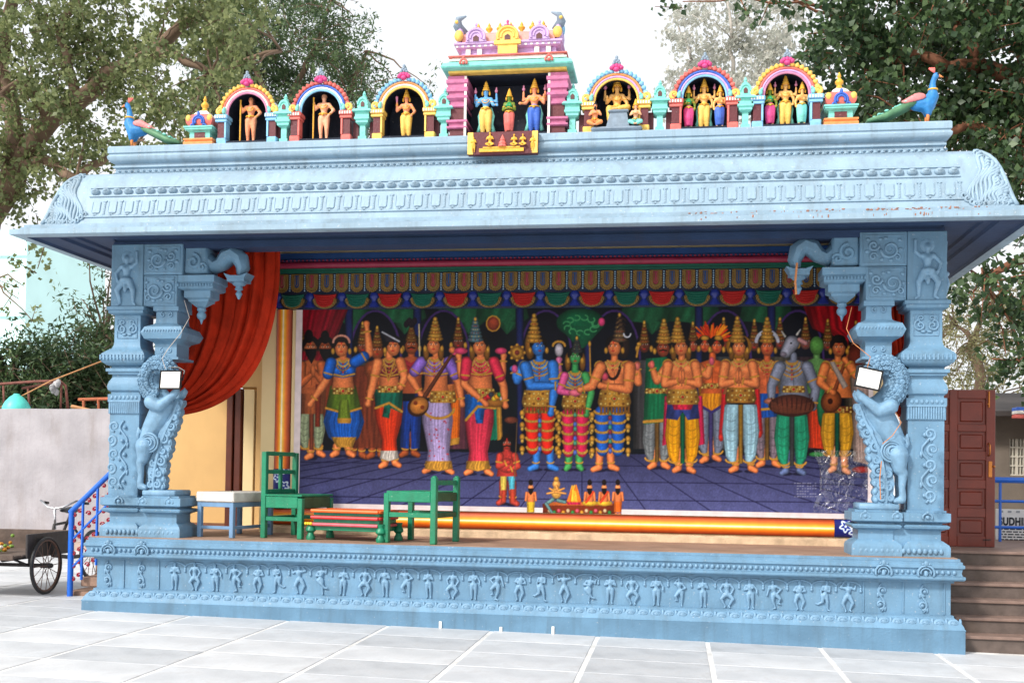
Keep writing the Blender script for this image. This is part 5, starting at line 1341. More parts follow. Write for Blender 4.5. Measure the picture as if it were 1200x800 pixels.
# ------------------------------------------------------------------ arched niches
def xa(px): return at(px, 150, .22).x
def niche(px, lump, rings, postc, label, depth=.36):
    x = xa(px)
    root = empty('arched_niche', (x, .17, ZL), label, 'roof niche', 'arched niches along the roof ledge')
    R_, sp = .335, .335        # outer radius, springing height
    b = MB()                    # back wall and vault
    b.prism([(.25 * math.cos(a), sp + .25 * math.sin(a)) for a in np.linspace(0, PI, 17)] + [(-.25, 0), (.25, 0)], depth - .03, depth)
    b.build('niche_back', DARK, root)
    b = MB()
    n = 17; vs = []
    for yy, r in ((.02, .29), (depth, .29), (depth, .232), (.02, .232)):
        vs += [(r * math.cos(a), yy, sp + r * math.sin(a)) for a in np.linspace(0, PI, n)]
    b.add(vs, [(k * n + i, ((k + 1) % 4) * n + i, ((k + 1) % 4) * n + i + 1, k * n + i + 1) for k in (0, 1, 3) for i in range(n - 1)])
    b.m = 1
    b.add(vs, [(2 * n + i, 3 * n + i, 3 * n + i + 1, 2 * n + i + 1) for i in range(n - 1)])
    b.box(-.235, .235, .0, depth - .032, .0005, .04)
    for sx in (-1, 1): b.box(*sorted((sx * .235, sx * .285)), .06, depth - .005, 0.001, sp + .002)
    b.build('vault', [GREY, DARK], root, 40)
    for k, (m_, r) in enumerate(zip(rings, (.222, .244, .266))):
        b = MB(); b.tube([(r * math.cos(a), .012 - .004 * k, sp - .03 + (r + .03) * math.sin(a) if 0 else sp + r * math.sin(a)) for a in np.linspace(-.1, PI + .1, 25)], .0125, 7); b.build('arch_ring', m_, root, True)
    lm = MB(); lm.ell((0, 0, 0), (.028, .03, .024), 9, 6); lm.ell((0, -.012, .012), (.016, .022, .014), 8, 5); lme = lm.mesh('arch_petal', lump, True)
    NL = 19
    for k in range(NL):
        a = PI * (k + .5) / NL
        if abs(a - PI / 2) < .13: continue
        inst('arch_petal', lme, root, (.303 * math.cos(a), .015, sp + .303 * math.sin(a)), (0, PI / 2 - a, 0))
    for sx in (-1, 1):
        b = MB()
        x0_, x1_ = sorted((sx * .228, sx * .338))
        b.m = 0; b.cbox(x0_, x1_, -.01, .10, 0, .075, .008); b.cbox(x0_ - .012, x1_ + .012, -.02, .11, .245, .275, .006); b.cbox(x0_ - .02, x1_ + .02, -.03, .12, .278, .325, .008)
        xi = sx * .232; b.box(*sorted((sx * .228, sx * .246)), -.012, .09, .075, .25)
        b.m = 1; b.box(x0_ + .012, x1_ - .012, .0, .09, .07, .25)
        b.m = 2
        for q in range(5): b.box(x0_ - .012 + q * .027, x0_ + .002 + q * .027, -.034, -.028, .285, .312)
        b.build('post', [postc, MAROON, WHITE], root)
        b = MB(); b.tube(spiral(sx * .30, .37, .042, 1.3, -PI / 2, sx, 18, -.0), [.02 - .0005 * i for i in range(18)], 6); b.ell((sx * .30, .0, .37), (.02, .02, .02), 8, 6); b.build('scroll', YEL, root, True)
        b = MB(); b.ell((sx * .255, -.012, .36), (.022, .02, .035), 8, 6); b.ell((sx * .245, -.02, .385), (.014, .014, .02), 7, 5); b.build('parrot', TEAL, root, True)
    # finial
    b = MB(); b.m = 0
    for k in range(5):
        a = PI * (k + .5) / 5; b.ell((.052 * math.cos(a), -.015, sp + .318 + .03 * math.sin(a)), (.024, .026, .024), 8, 6)
    b.ell((0, -.02, sp + .31), (.034, .03, .026), 9, 6)
    b.m = 1
    for (dx, dz) in ((-.028, .375), (.028, .375), (0, .385), (0, .415), (-.018, .398), (.018, .398), (0, .435)): b.ell((dx, -.01, sp + dz), (.017, .018, .02), 7, 5)
    b.build('lotus_finial', [MAG, DGREY], root, True)
    return root, x
n1, x1 = niche(291, YEL, (PINK, WHITE, RED), LBLUE, 'roof niche with yellow petals and blue posts, beside the left domed shrine')
n2, x2 = niche(377, RED, (LBLUE, WHITE, DBLUE), RED, 'roof niche with coral petals holding a single bald staff bearer')
n3, x3 = niche(474, LBLUE, (YEL, WHITE, ORANGE), YEL, 'roof niche with blue petals and one crowned standing statue')
n4, x4 = niche(722, LBLUE, (YEL, LILAC, ORANGE), YEL, 'roof niche with blue petals sheltering the seated statue group')
n5, x5 = niche(825, RED, (LBLUE, LILAC, DBLUE), RED, 'roof niche with coral petals holding three standing statues')
n6, x6 = niche(921, YEL, (PINK, LILAC, RED), LBLUE, 'roof niche with yellow petals and three statues, beside the right domed shrine')
YS = .29
ps = pose(.0, rel=(-.19, -.02, .66), rha=(-.2, -.06, .78), lel=(.21, 0, .64), lha=(.11, -.04, .53))
statue('statue', 'peach statue with long hair holding a golden staff in a roof niche', x1, YS, .52, SKO, SKO, ps, 'hair', 'staff', None)
statue('statue', 'bald golden-peach statue holding a staff in a coral-edged roof niche', x2, YS, .52, SKP, SKP, ps, 'bald', 'staff', None)
p3_ = pose(0, rel=(-.22, 0, .64), rha=(-.21, -.05, .8), lel=(.2, 0, .62), lha=(.13, -.05, .52))
statue('statue', 'crowned statue in yellow dhoti raising one hand, alone in its niche', x3, YS, .47, SKO, YEL, p3_, 'tall', 'mace')
for (xx, tag_, cl, ck) in ((x5, 'in the coral-edged niche', DBLUE, MAG), (x6, 'in the yellow-edged niche', TEAL, MAG)):
    statue('statue', 'tall gold statue in yellow dhoti flanked by two consorts ' + tag_, xx, YS + .02, .47, SKY, YEL, pose(0, rel=(-.18, 0, .62), rha=(-.12, -.1, .68), lel=(.18, 0, .62), lha=(.16, -.04, .5)), 'tall', 'scarf', halo=True)
    statue('statue', 'small green-skinned consort statue in magenta skirt ' + tag_, xx - .155, YS - .04, .39, SKGR, ck, pose(-.01, rha=(-.05, -.1, .66), lha=(.15, -.03, .5)), 'tall', None, 'saree', blouse=GREEN)
    statue('statue', 'small gold consort statue in %s skirt ' % ('blue' if cl is DBLUE else 'teal') + tag_, xx + .155, YS - .04, .39, SKY, cl, pose(.01, lha=(.05, -.1, .66), rha=(-.15, -.03, .5)), 'tall', None, 'saree', blouse=ORANGE)
# seated group with plinth in niche 4
pl = MB(); pl.cbox(-.26, .26, -.14, .25, 0, .045, .02); pl.prism([(-.11, .045), (.13, .045), (.10, .20), (-.07, .20)], -.08, .2); pl.cbox(-.09, .12, -.10, .2, .2, .225, .01)
o = pl.build('statue_plinth', DGREY, None); o.location = (x4 + .01, .22, ZL + .002); tag(o, 'grey stepped plinth under the seated statue on the ledge', 'plinth')
seat = pose(0, pel=(0, 0, .5), lhip=(.05, -.02, .49), rhip=(-.05, -.02, .49), lkn=(.2, -.14, .50), lan=(.02, -.2, .47), lto=(-.06, -.22, .46), rkn=(-.13, -.19, .47), ran=(-.12, -.2, .22), rto=(-.12, -.27, .18), rha=(-.18, -.1, .72), rel=(-.19, -.02, .63), lel=(.19, 0, .62), lha=(.16, -.06, .52))
statue('statue', 'seated golden statue with one leg hanging over its grey plinth', x4, .33, .56, SKY, YEL, seat, 'tall', None, halo=True, z=ZL + .005)
kn = pose(0, pel=(0, 0, .2), waist=(0, 0, .3), chest=(0, -.01, .42), neck=(0, -.01, .53), head=(0, -.02, .62), lsh=(.1, 0, .48), rsh=(-.1, 0, .48), lhip=(.055, 0, .18), rhip=(-.055, 0, .18), lkn=(.17, -.16, .14), rkn=(-.17, -.16, .14), lan=(.03, -.2, .06), ran=(-.03, -.2, .06), lto=(-.03, -.24, .05), rto=(.03, -.24, .05), lel=(.16, -.04, .38), rel=(-.16, -.04, .38), lha=(.02, -.13, .42), rha=(-.02, -.13, .42))
statue('statue', 'bearded orange sage figure seated left of the grey plinth', x4 - .21, .15, .36, SKO, ORANGE, kn, 'bun', None, beard=True, z=ZL + .045)
statue('statue', 'small crowned kneeling figure in teal right of the grey plinth', x4 + .20, .15, .33, SKP, TEAL, kn, 'tall', None, z=ZL + .045)

# ------------------------------------------------------------------ turquoise miniature shrines between the niches
def mini(px, label):
    x = xa(px)
    root = empty('miniature_shrine', (x, .20, ZL), label, 'miniature shrine', 'turquoise shrines between the niches')
    b = MB(); b.ring([(0, 0), (0, .05), (-.015, .055), (-.015, .17), (.0, .175), (.02, .19), (.02, .21), (.035, .225), (.035, .245)], -.045, .045, -.03, .1); b.build('post', TEAL, root)
    b = MB(); b.ring([(0, .246), (.0, .30), (.03, .305), (.015, .33), (-.02, .345), (-.02, .36)], -.075, .075, -.05, .13); b.build('canopy', TEAL, root)
    b = MB(); b.prism([(-.058, .36)] + [(.058 * math.cos(a), .40 + .07 * math.sin(a)) for a in np.linspace(PI, 0, 11)] + [(.058, .36)], -.03, .1); b.m = 1; b.prism([(-.02, .362), (.02, .362), (.02, .40), (0, .42), (-.02, .40)], -.036, -.02)
    b.m = 0; b.tube([(.052 * math.cos(a), -.032, .385 + .065 * math.sin(a)) for a in np.linspace(0, PI, 9)], .011, 6)
    b.lathe([(.03, .465), (.035, .48), (.015, .495), (.02, .51), (.004, .545)], (0, .03, 0), 8); b.build('arch_top', [TEAL, BROWN], root, 40)
    for sx in (-1, 1):
        b = MB(); b.box(*sorted((sx * .12, sx * .062)), .04, .1, 0.001, .22); b.build('side_panel', MAROON, root)
for px, lb in ((334, 'turquoise miniature shrine between the two staff bearer niches'), (426, 'turquoise miniature shrine between bald staff bearer and crowned statue niches'),
               (521, 'turquoise miniature shrine between the crowned statue niche and the central tower'), (671, 'turquoise miniature shrine between the central tower and seated statue niche'),
               (773, 'turquoise miniature shrine between the seated statue niche and a coral niche'), (873, 'turquoise miniature shrine between the two three-statue niches')):
    mini(px, lb)
# ------------------------------------------------------------------ domed corner shrines
def domed(px, label):
    x = xa(px)
    root = empty('domed_shrine', (x, .22, ZL), label, 'domed shrine')
    b = MB(); b.ring([(.03, 0), (.03, .03), (.015, .035), (.03, .05), (.03, .065), (0, .07)], -.135, .135, -.08, .2); b.build('base', ORANGE, root)
    b = MB(); b.m = 0; b.ring([(-.02, .07), (-.02, .15), (0, .155), (.02, .165), (.02, .18), (.03, .185), (.03, .20), (0, .205)], -.135, .135, -.08, .2); b.m = 1; b.box(-.06, .06, -.065, -.05, .085, .14); b.build('body', [TEAL, MAROON], root)
    b = MB(); b.m = 0; b.ring([(0, .205), (.02, .24), (.025, .28), (0, .32), (-.04, .35)], -.125, .125, -.07, .19)
    b.m = 1; b.ring([(-.04, .351), (-.055, .375), (-.085, .40), (-.1, .41)], -.125, .125, -.07, .19); b.build('dome', [RED, WHITE], root, 40)
    b = MB()
    for r in (.062, .04):
        b.tube([(r * math.cos(a), -.098, .25 + r * math.sin(a)) for a in np.linspace(-.6, PI + .6, 15)], .012, 6)
    b.tube(spiral(-.07, .2, .025, 1, 0, 1, 10, -.1), .01, 5); b.tube(spiral(.07, .2, .025, 1, PI, -1, 10, -.1), .01, 5); b.ell((0, -.1, .33), (.018, .016, .03), 8, 6)
    b.build('horseshoe_arch', DBLUE, root, True)
    for sx in (-1, 1):
        b = MB(); b.ell((sx * .12, -.085, .29), (.032, .02, .038), 10, 6); b.build('corner_disc', YEL, root, True)
    b = MB(); b.lathe([(.05, .405), (.03, .42), (.022, .44), (.04, .46), (.042, .48), (.02, .505), (.012, .52), (.022, .53), (.004, .575)], (0, .06, 0), 12); b.build('pot_finial', GOLDS, root, True)
domed(237, 'small domed shrine with gold finial beside the left peacock tail')
domed(984, 'small domed shrine with gold finial beside the right peacock tail')
# ------------------------------------------------------------------ peacocks
def peacock(px, side, label):
    x = xa(px)
    root = empty('peacock', (x, .22, ZL), label, 'peacock statue')
    s_ = side      # faces +x when side = 1
    PB = pc('peacock_blue', 44, 122, 184); PG = pc('peacock_green', 84, 130, 96); PW = pc('peacock_wing', 210, 130, 130)
    b = MB()
    b.capsule((-.10 * s_, 0, .21), (0, 0, .2), .07, .085); b.capsule((0, 0, .2), (.055 * s_, 0, .28), .085, .06); b.capsule((.055 * s_, 0, .28), (.05 * s_, 0, .38), .055, .034)
    b.capsule((.05 * s_, 0, .38), (.062 * s_, 0, .45), .032, .026); b.capsule((.062 * s_, 0, .45), (.085 * s_, 0, .485), .026, .033); b.capsule((0, -.03, .17), (.01 * s_, -.03, .11), .055, .035); b.capsule((0, .03, .17), (.01 * s_, .03, .11), .055, .035)
    inst('body', remesh(b, 'body', PB, .011, 3), root, (0, 0, 0))
    b = MB(); b.capsule((.11 * s_, 0, .483), (.15 * s_, 0, .468), .016, .004); b.build('beak', ORANGE, root, True)
    b = MB()
    for k in (-1, 0, 1): b.capsule((.07 * s_, 0, .51), (.045 * s_ + k * .02, 0, .555), .006, .012)
    b.build('crest', RED, root, True)
    b = MB(); b.ell((.098 * s_, -.027, .492), (.009, .006, .009), 6, 5); b.ell((.098 * s_, .027, .492), (.009, .006, .009), 6, 5); b.build('eyes', HAIR, root)
    for sy in (-1, 1):
        b = MB()
        for k in range(5):
            b.ell((-.09 * s_ - k * .03 * s_, sy * .072, .262 - k * .012), (.07 - .006 * k, .014, .035 - .004 * k), 8, 5)
        b.build('wing', PW, root, True)
    for sy in (-1, 1):
        b = MB(); b.capsule((.005 * s_, sy * .035, .12), (.0, sy * .035, .02), .018, .014)
        for k in (-1, 0, 1): b.capsule((0, sy * .035, .012), (.05 * s_, sy * .035 + k * .02, .008), .009, .006)
        b.build('leg', ORANGE, root, True)
    b = MB(); b.tube([(.055 * s_ + .042 * math.cos(a), .042 * math.sin(a), .345) for a in np.linspace(0, 2 * PI, 13)[:-1]], .009, 5, closed=True); b.build('necklace', GOLDS, root, True)
    t = MB()
    for k in range(-4, 5):
        f_ = k / 4
        t.tube([(-.12 * s_, f_ * .04, .235 - .02 * abs(f_)), (-.28 * s_, f_ * .07, .16 - .02 * abs(f_)), (-.42 * s_, f_ * .09, .085 - .015 * abs(f_)), (-.58 * s_, f_ * .1, .03)], [.03, .034, .03, .014], 6)
    tail = t.build('tail', PG, root, True)
    e = MB()
    rr_ = random.Random(6)
    for k in range(26):
        u = rr_.uniform(.1, .95); yy = rr_.choice((-1, 1)) * rr_.uniform(.02, .1); xx = -(.14 + .42 * u)
        zz = .232 - .205 * u + .02; e.ell((xx * s_, yy, zz), (.02, .012, .01), 7, 5)
    e.build('tail_eyes', TEAL, tail, True)
    return root
peacock(157, -1, 'painted blue peacock facing outward over the bicycle cart side')
peacock(1086, 1, 'painted blue peacock facing outward above the brown panelled door')

# ------------------------------------------------------------------ central tower
tx0, tx1 = xa(527), xa(664)
cx = (tx0 + tx1) / 2; hw = (tx1 - tx0) / 2
tower = empty('shrine_tower', (cx, .17, ZL), 'multicoloured miniature temple tower at the middle of the roof ledge', 'shrine tower'); tower.scale = (1, 1, .865)
b = MB(); b.m = 0; b.box(-hw + .17, hw - .17, .32, .36, .001, .74); b.box(-hw + .15, -hw + .17, .05, .36, .001, .74); b.box(hw - .17, hw - .15, .05, .36, .001, .74); b.box(-hw + .17, hw - .17, .02, .32, .735, .755); b.box(-hw + .17, hw - .17, .0, .32, .0005, .04)
b.build('chamber', DARK, tower)
for sx in (-1, 1):
    x0_, x1_ = sorted((sx * hw, sx * (hw - .18)))
    b = MB(); b.m = 0
    b.ring([(0, 0), (0, .03), (-.012, .035), (-.012, .1)], x0_, x1_, -.02, .38)
    b.m = 1; b.ring([(0, .101), (.018, .11), (.018, .13), (-.005, .135), (-.005, .17), (.02, .18), (.02, .205), (-.02, .21)], x0_, x1_, -.02, .38)
    b.m = 0; b.ring([(-.02, .211), (-.02, .36)], x0_, x1_, -.02, .38)
    b.m = 1; b.ring([(-.02, .361), (0, .37), (0, .40), (-.015, .405), (-.015, .44), (.0, .45), (.02, .47), (.02, .50), (0, .505), (0, .54), (.02, .55), (.02, .575), (.02, .60), (.01, .605), (.01, .63), (.025, .65), (.025, .69), (.01, .695), (.01, .735)], x0_, x1_, -.02, .38)
    b.build('column', [MAROON, pc('paint_dusty_rose', 184, 104, 142)], tower)
    xi = sx * (hw - .178)
    b = MB(); b.box(*sorted((xi - .012, xi + .012)), -.035, -.018, .002, .73); b.build('column_edge', WHITE, tower)
b = MB(); b.m = 0; b.ring([(-.02, .756), (.0, .76), (.0, .785)], -hw, hw, -.06, .42); b.m = 1; b.ring([(0, .786), (.06, .80), (.07, .815), (.05, .86), (.0, .89), (-.02, .895)], -hw, hw, -.06, .42); b.m = 2; b.ring([(-.02, .896), (.0, .905), (.0, .925), (-.03, .93), (-.03, .955)], -hw, hw, -.06, .42)
b.m = 3; b.ring([(.005, .957), (.005, .968), (-.05, .969)], -hw, hw, -.06, .42)
b.build('canopy', [YEL, TEAL, WHITE, RED], tower, 40)
for sx in (-.72, .72, ):
    b = MB()
    b.tube([(sx * hw + .035 * math.cos(a), -.14, .85 + .04 * math.sin(a)) for a in np.linspace(-.5, PI + .5, 11)], .012, 6); b.ell((sx * hw, -.14, .845), (.018, .018, .02), 8, 6); b.ell((sx * hw, -.14, .905), (.014, .014, .018), 8, 6); b.build('horseshoe_ornament', RED, tower, True)
uw = .515
b = MB(); b.m = 0; b.ring([(0, .969), (0, 1.0), (-.02, 1.005), (-.02, 1.06), (.0, 1.065), (.03, 1.08), (.03, 1.10), (.05, 1.11), (.05, 1.13), (-.02, 1.135)], -uw, uw, .0, .36)
b.m = 1
for k in range(18): b.box(-uw - .03 + k * .06, -uw - .03 + k * .06 + .025, -.036, -.028, 1.078, 1.098)
b.build('upper_storey', [LILAC, WHITE], tower)
for px_ in (-.42, -.3, .3, .42):
    b = MB(); b.box(px_ - .025, px_ + .025, -.01, .01, .97, 1.065); b.build('pilaster', WHITE, tower)
b = MB(); n = 9; arc_ = [(.18 - .2 * math.cos(a), 1.13 + .19 * math.sin(a)) for a in np.linspace(0, PI, n)]
b.add([(sx * (uw - .03), y, z) for sx in (-1, 1) for y, z in arc_], [(i, i + 1, n + i + 1, n + i) for i in range(n - 1)] + [tuple(range(n)), tuple(range(2 * n - 1, n - 1, -1))]); b.build('barrel_roof', pc('paint_salmon', 214, 150, 140), tower, 40)
for k, xx in enumerate((-.33, 0, .33)):
    m_ = (LILAC, YEL, LILAC)[k]; s_ = 1.15 if k == 1 else 1
    b = MB(); b.m = 0
    b.prism([(xx - .11 * s_, 1.13), (xx + .11 * s_, 1.13)] + [(xx + .095 * s_ * math.cos(a), 1.19 + .1 * s_ * math.sin(a)) for a in np.linspace(0, PI, 13)], -.06, .08)
    b.tube([(xx + .09 * s_ * math.cos(a), -.062, 1.185 + .095 * s_ * math.sin(a)) for a in np.linspace(-.4, PI + .4, 15)], .016, 6); b.tube([(xx + .058 * s_ * math.cos(a), -.062, 1.18 + .065 * s_ * math.sin(a)) for a in np.linspace(-.2, PI + .2, 13)], .012, 6)
    if k == 1: b.box(xx - .14, xx + .14, -.07, .02, 1.085, 1.13); b.box(xx - .10, xx + .10, -.055, .01, .975, 1.085)
    b.m = 1; b.prism([(xx - .03, 1.135), (xx + .03, 1.135), (xx + .03, 1.18), (xx, 1.205), (xx - .03, 1.18)], -.067, -.05)
    b.m = 2
    for q in range(5): b.ell((xx + (q - 2) * .026, -.055, 1.30 * 1 + (.02 if k == 1 else -.0) - abs(q - 2) * .016 + .0), (.014, .016, .02), 6, 5)
    b.ell((xx, -.055, 1.335 + (.02 if k == 1 else 0)), (.014, .014, .022), 6, 5)
    b.build('horseshoe_gable', [m_, BROWN, (MAG if k == 1 else LILAC)], tower, 40)
for k in range(7):
    b = MB(); b.lathe([(.014, 0), (.018, .012), (.012, .02), (.036, .05), (.038, .065), (.014, .092), (.018, .098), (.003, .135)], (-.345 + k * .115, .16, 1.315), 10); b.build('pot_finial', GOLDS, tower, True)
for sx in (-1, 1):
    b = MB(); b.m = 0; b.ell((sx * (uw - .0), .16, 1.24), (.05, .2, .14), 12, 8); b.m = 1
    b.tube([(sx * (uw - .02), .10, 1.30), (sx * (uw + .03), .04, 1.38), (sx * (uw + .01), .0, 1.44), (sx * (uw - .07), .0, 1.47)], [.06, .05, .035, .008], 8)
    b.m = 2; b.ell((sx * (uw + .03), -.01, 1.40), (.022, .02, .022), 8, 6); b.ell((sx * uw, -.03, 1.22), (.05, .04, .07), 10, 6)
    b.m = 3; b.ell((sx * (uw + .045), .1, 1.3), (.02, .05, .06), 8, 6)
    b.build('gable_monster', [LILAC, DGREY, YEL, LBLUE], tower, True)
yT = .26
tp = pose(.0, rel=(-.2, .0, .63), rha=(-.19, -.03, .78), lel=(.16, -.06, .62), lha=(.26, -.12, .6))
statue('statue', 'blue-skinned crowned statue in yellow dhoti inside the roof tower', cx - .24, yT, .50, SKBL, YEL, tp, 'tall', 'scarf', halo=True)
statue('statue', 'small green-skinned bride statue in red skirt inside the roof tower', cx + .01, yT - .02, .42, SKGR, RED, pose(0, rha=(-.03, -.12, .62), lha=(.03, -.12, .62), rel=(-.15, -.03, .6), lel=(.15, -.03, .6)), 'tall', None, 'saree', blouse=GREEN)
statue('statue', 'orange-skinned groom statue in blue dhoti inside the roof tower', cx + .27, yT, .51, SKO, DBLUE, pose(0, rel=(-.17, -.05, .62), rha=(-.28, -.12, .6), lel=(.2, 0, .63), lha=(.2, -.03, .78)), 'tall', 'scarf', halo=True)
# gold relief plaque below the tower
pa, pb_ = at(550, 163, .02), at(632, 186, .02)
pq = empty('relief_plaque', (cx - .02, .06, 4.84), 'brown plaque with gold seated figures below the central tower', 'plaque')
w_ = (pb_.x - pa.x) / 2
b = MB(); b.cbox(-w_, w_, -.03, .03, 0, .235, .005); b.build('board', MAROON, pq)
for sx in (-1, 1):
    b = MB(); b.cbox(sx * (w_ - .03) - .03, sx * (w_ - .03) + .03, -.042, -.028, .004, .231, .004); b.build('border', YEL, pq)
b = MB(); b.box(-.24, .22, -.05, -.028, .025, .06); b.box(-.2, .18, -.055, -.028, .06, .075); b.build('dais', GOLDS, pq)
kb = MB(); body(kb, kn, .2, .6); km = remesh(kb, 'seated_figure', GOLDS, .006, 2)
sb = MB(); body(sb, pose(lha=(0, -.09, .68), rha=(0, -.09, .68)), .17, .6); sm2 = remesh(sb, 'standing_figure', GOLDS, .006, 2)
for xx, me, m_ in ((-.3, sm2, 1), (-.13, km, 1.12), (.12, km, .95), (.21, km, .95), (.31, sm2, 1)): inst(me.name.split('.')[0], me, pq, (xx, -.042, .02 if me is sm2 else .07), (0, 0, 0), (m_,) * 3)
b = MB(); b.lathe([(.05, .075), (.04, .1), (.045, .105), (.025, .14), (.03, .145), (.003, .2)], (0, -.035, 0), 8); b.build('flame', RED, pq)
# ------------------------------------------------------------------ curtains
CURT = mat('orange_red_velvet', S(168, 42, 18), .85, .3, 5, .6, 26, spec=.15)
def curtain(name, label, Y0, top, ctrl, gath, tail, nf, amp, nu=110, nv=46):
    """top: (pxL, pxR, py), ctrl(u)-> px,py, gath(u)-> px,py"""
    U = np.linspace(0, 1, nu); V = np.linspace(0, 1, nv)
    X = np.zeros((nv, nu)); Yc = X.copy(); Z = X.copy()
    for j, u in enumerate(U):
        T = at(top[0] + (top[1] - top[0]) * u, top[2], Y0); C_ = at(*ctrl(u), Y0); G = at(*gath(u), Y0)
        for i, v in enumerate(V):
            p_ = T * (1 - v) ** 2 + C_ * 2 * v * (1 - v) + G * v * v
            a = amp * 1.35 * (1 - .5 * v) * (.6 + .4 * math.sin(17 * u + 1)) * (.35 + .65 * min(1, v * 3 + .3))
            ph = 2 * PI * nf * (u + .03 * math.sin(5 * u + 2 * v))
            X[i, j] = p_.x + .012 * math.cos(ph) ; Yc[i, j] = p_.y + a * math.sin(ph) + .4 * a * math.sin(2.3 * ph + 1) + .01 * math.sin(13 * v + 7 * u); Z[i, j] = p_.z + .006 * math.sin(ph + 3 * v)
    me = grid_mesh(name, X, Yc, Z, np.zeros((nv, nu, 3)), CURT, True)
    o = inst(name, me, None, (0, 0, 0))
    md = o.modifiers.new('thick', 'SOLIDIFY'); md.thickness = .006
    tag(o, label, 'curtain')
    return o
lcur = curtain('curtain', 'orange red velvet curtain gathered to the pillar with the yellow wall behind', .95, (205, 328, 285),
        lambda u: (212 + 122 * u, 400 + 62 * u ** 1.5 + 20 * u), lambda u: (192 + 8 * u, 462 + 24 * u), None, 9, .045)
b = MB(); p0 = at(192, 470, .95)
pts = [at(205, 470, .93), at(190, 476, .9), at(176, 474, .72), at(169, 470, .60), at(166, 482, .58), at(168, 492, .58)]
b.tube(pts, [.10, .09, .07, .06, .06, .03], 9, 1.3); b.build('curtain_knot', CURT, lcur, True)
rcur = curtain('curtain', 'dark red velvet curtain bunched behind the pillar beside the brown door', .95, (1005, 1075, 275),
        lambda u: (1018 + 50 * u, 380), lambda u: (1052 + 12 * u, 462 + 8 * u), None, 6, .04)
b = MB(); b.ell((0, 0, 0), (.075, .06, .13), 12, 8); b.tube([(0, 0, .1), (.0, .02, .2), (-.01, .04, .32)], [.04, .03, .05], 8)
for q in range(7): b.tube([(.07 * math.cos(q), -.05 + .02 * math.sin(q * 2), .1), (.075 * math.cos(q), -.055, 0), (.05 * math.cos(q), -.05, -.1)], .012, 5)
o = b.build('curtain_knot', CURT, rcur, True); o.location = at(1056, 474, .55)

# ------------------------------------------------------------------ floodlights hanging on the lion pillars
def flood(px, py, tilt, label):
    p_ = at(px, py, .05)
    root = empty('floodlight', p_, label, 'floodlight'); root.rotation_euler = (math.radians(-8), tilt, 0)
    b = MB(); b.m = 0
    b.add([(-.115, 0, -.095), (.115, 0, -.095), (.115, 0, .095), (-.115, 0, .095), (-.075, .1, -.06), (.075, .1, -.06), (.075, .1, .06), (-.075, .1, .06)], [(0, 1, 5, 4), (1, 2, 6, 5), (2, 3, 7, 6), (3, 0, 4, 7), (4, 5, 6, 7), (0, 3, 2, 1)])
    for k in range(6): b.box(-.07 + k * .026, -.062 + k * .026, .095, .13, -.05, .05)
    b.build('housing', mat('black_lamp_metal', (.02, .02, .022), .4, .2, 9), root)
    b = MB(); b.tube([(-.118, -.006, -.098), (.118, -.006, -.098), (.118, -.006, .098), (-.118, -.006, .098)], .010, 4, closed=True); b.build('rim', mat('black_lamp_metal', (.02, .02, .022)), root)
    g = MB(); g.box(-.105, .105, -.009, -.003, -.086, .086); g.build('lamp_glass', mat('glare_white_glass', (.88, .86, .82), .25, .04, 5, 0, spec=.6), root)  # reflection on the glass is put into its white colour
    b = MB(); b.tube([(-.12, .03, 0), (-.125, .05, .11), (-.05, .06, .15), (.05, .06, .15), (.125, .05, .11), (.12, .03, 0)], .008, 6); b.build('bracket', mat('black_lamp_metal', (.02, .02, .022)), root)
flood(200, 445, .0, 'white-faced floodlight hung level on the lion beside the gathered curtain')
flood(1018, 443.5, .22, 'white-faced floodlight hung askew on the lion beside the brown door')
ROPE = mat('orange_rope', S(196, 130, 84), .9, .2, 30)
WIRE = mat('pale_wire', S(190, 180, 170), .7, .1, 30)
b = MB(); b.tube([at(934, 308, .25), at(932, 330, .25), at(933, 345, .25)], .011, 6)
o = b.build('rope_end', ROPE); tag(o, 'short orange rope end dangling from the scroll arm by the painting', 'rope')
b = MB(); b.tube([at(216, 352, .28), at(222, 372, .2), at(212, 390, .12), at(196, 410, .06), at(190, 420, .04), at(194, 432, .06)], .0035, 5)
o = b.build('lamp_wire', WIRE); tag(o, 'thin pale wire looping down to the level floodlight', 'wire')
b = MB(); b.tube([at(998, 360, .3), at(992, 385, .2), at(1000, 402, .1), at(1020, 418, .06), at(1016, 432, .06)], .004, 5)
o = b.build('lamp_wire', ROPE); tag(o, 'thin orange wire looping down to the askew floodlight', 'wire')
b = MB(); b.tube([at(1042, 468, .10), at(1056, 495, .13), at(1046, 510, .12), at(1034, 520, .11)], .004, 5); b.tube([at(1033, 540, .08), at(1031, 560, .08), at(1032, 585, .1)], .005, 5)
o = b.build('tie_string', ROPE); tag(o, 'orange string tied round the rearing lion beside the brown door', 'string')

# ------------------------------------------------------------------ furniture on the stage
GRN = mat('green_enamel_paint', (.006, .19, .095), .4, .2, 7, .35, 50, grime=.35, spec=.45, wear=.35)
GRN_D = mat('shaded_green_board', (.03, .09, .04), .6, .3, 7, .3, 40)  # darker copy of the chair green, shade put into the side boards' colour
TBL = mat('grey_blue_paint', S(104, 138, 172), .5, .12, 8, .2, 40, grime=.3)
STONE = mat('whitewashed_slab', (.62, .60, .56), .8, .16, 9, .4, 50, grime=.35)
RSL, PKS, ORS = mat('red_slat', S(206, 52, 56), .45, .15, 9), mat('pink_slat', S(206, 92, 104), .5, .15, 9), mat('orange_slat', S(232, 104, 42), .45, .15, 9)
ZF = .844
RT = -math.radians(12)
def leg(parent, x, y, h, w=.05, m=GRN, z=0, name='leg'):
    b = MB(); b.cbox(x - w / 2, x + w / 2, y - w / 2, y + w / 2, z, h, .005); return b.build(name, m, parent)
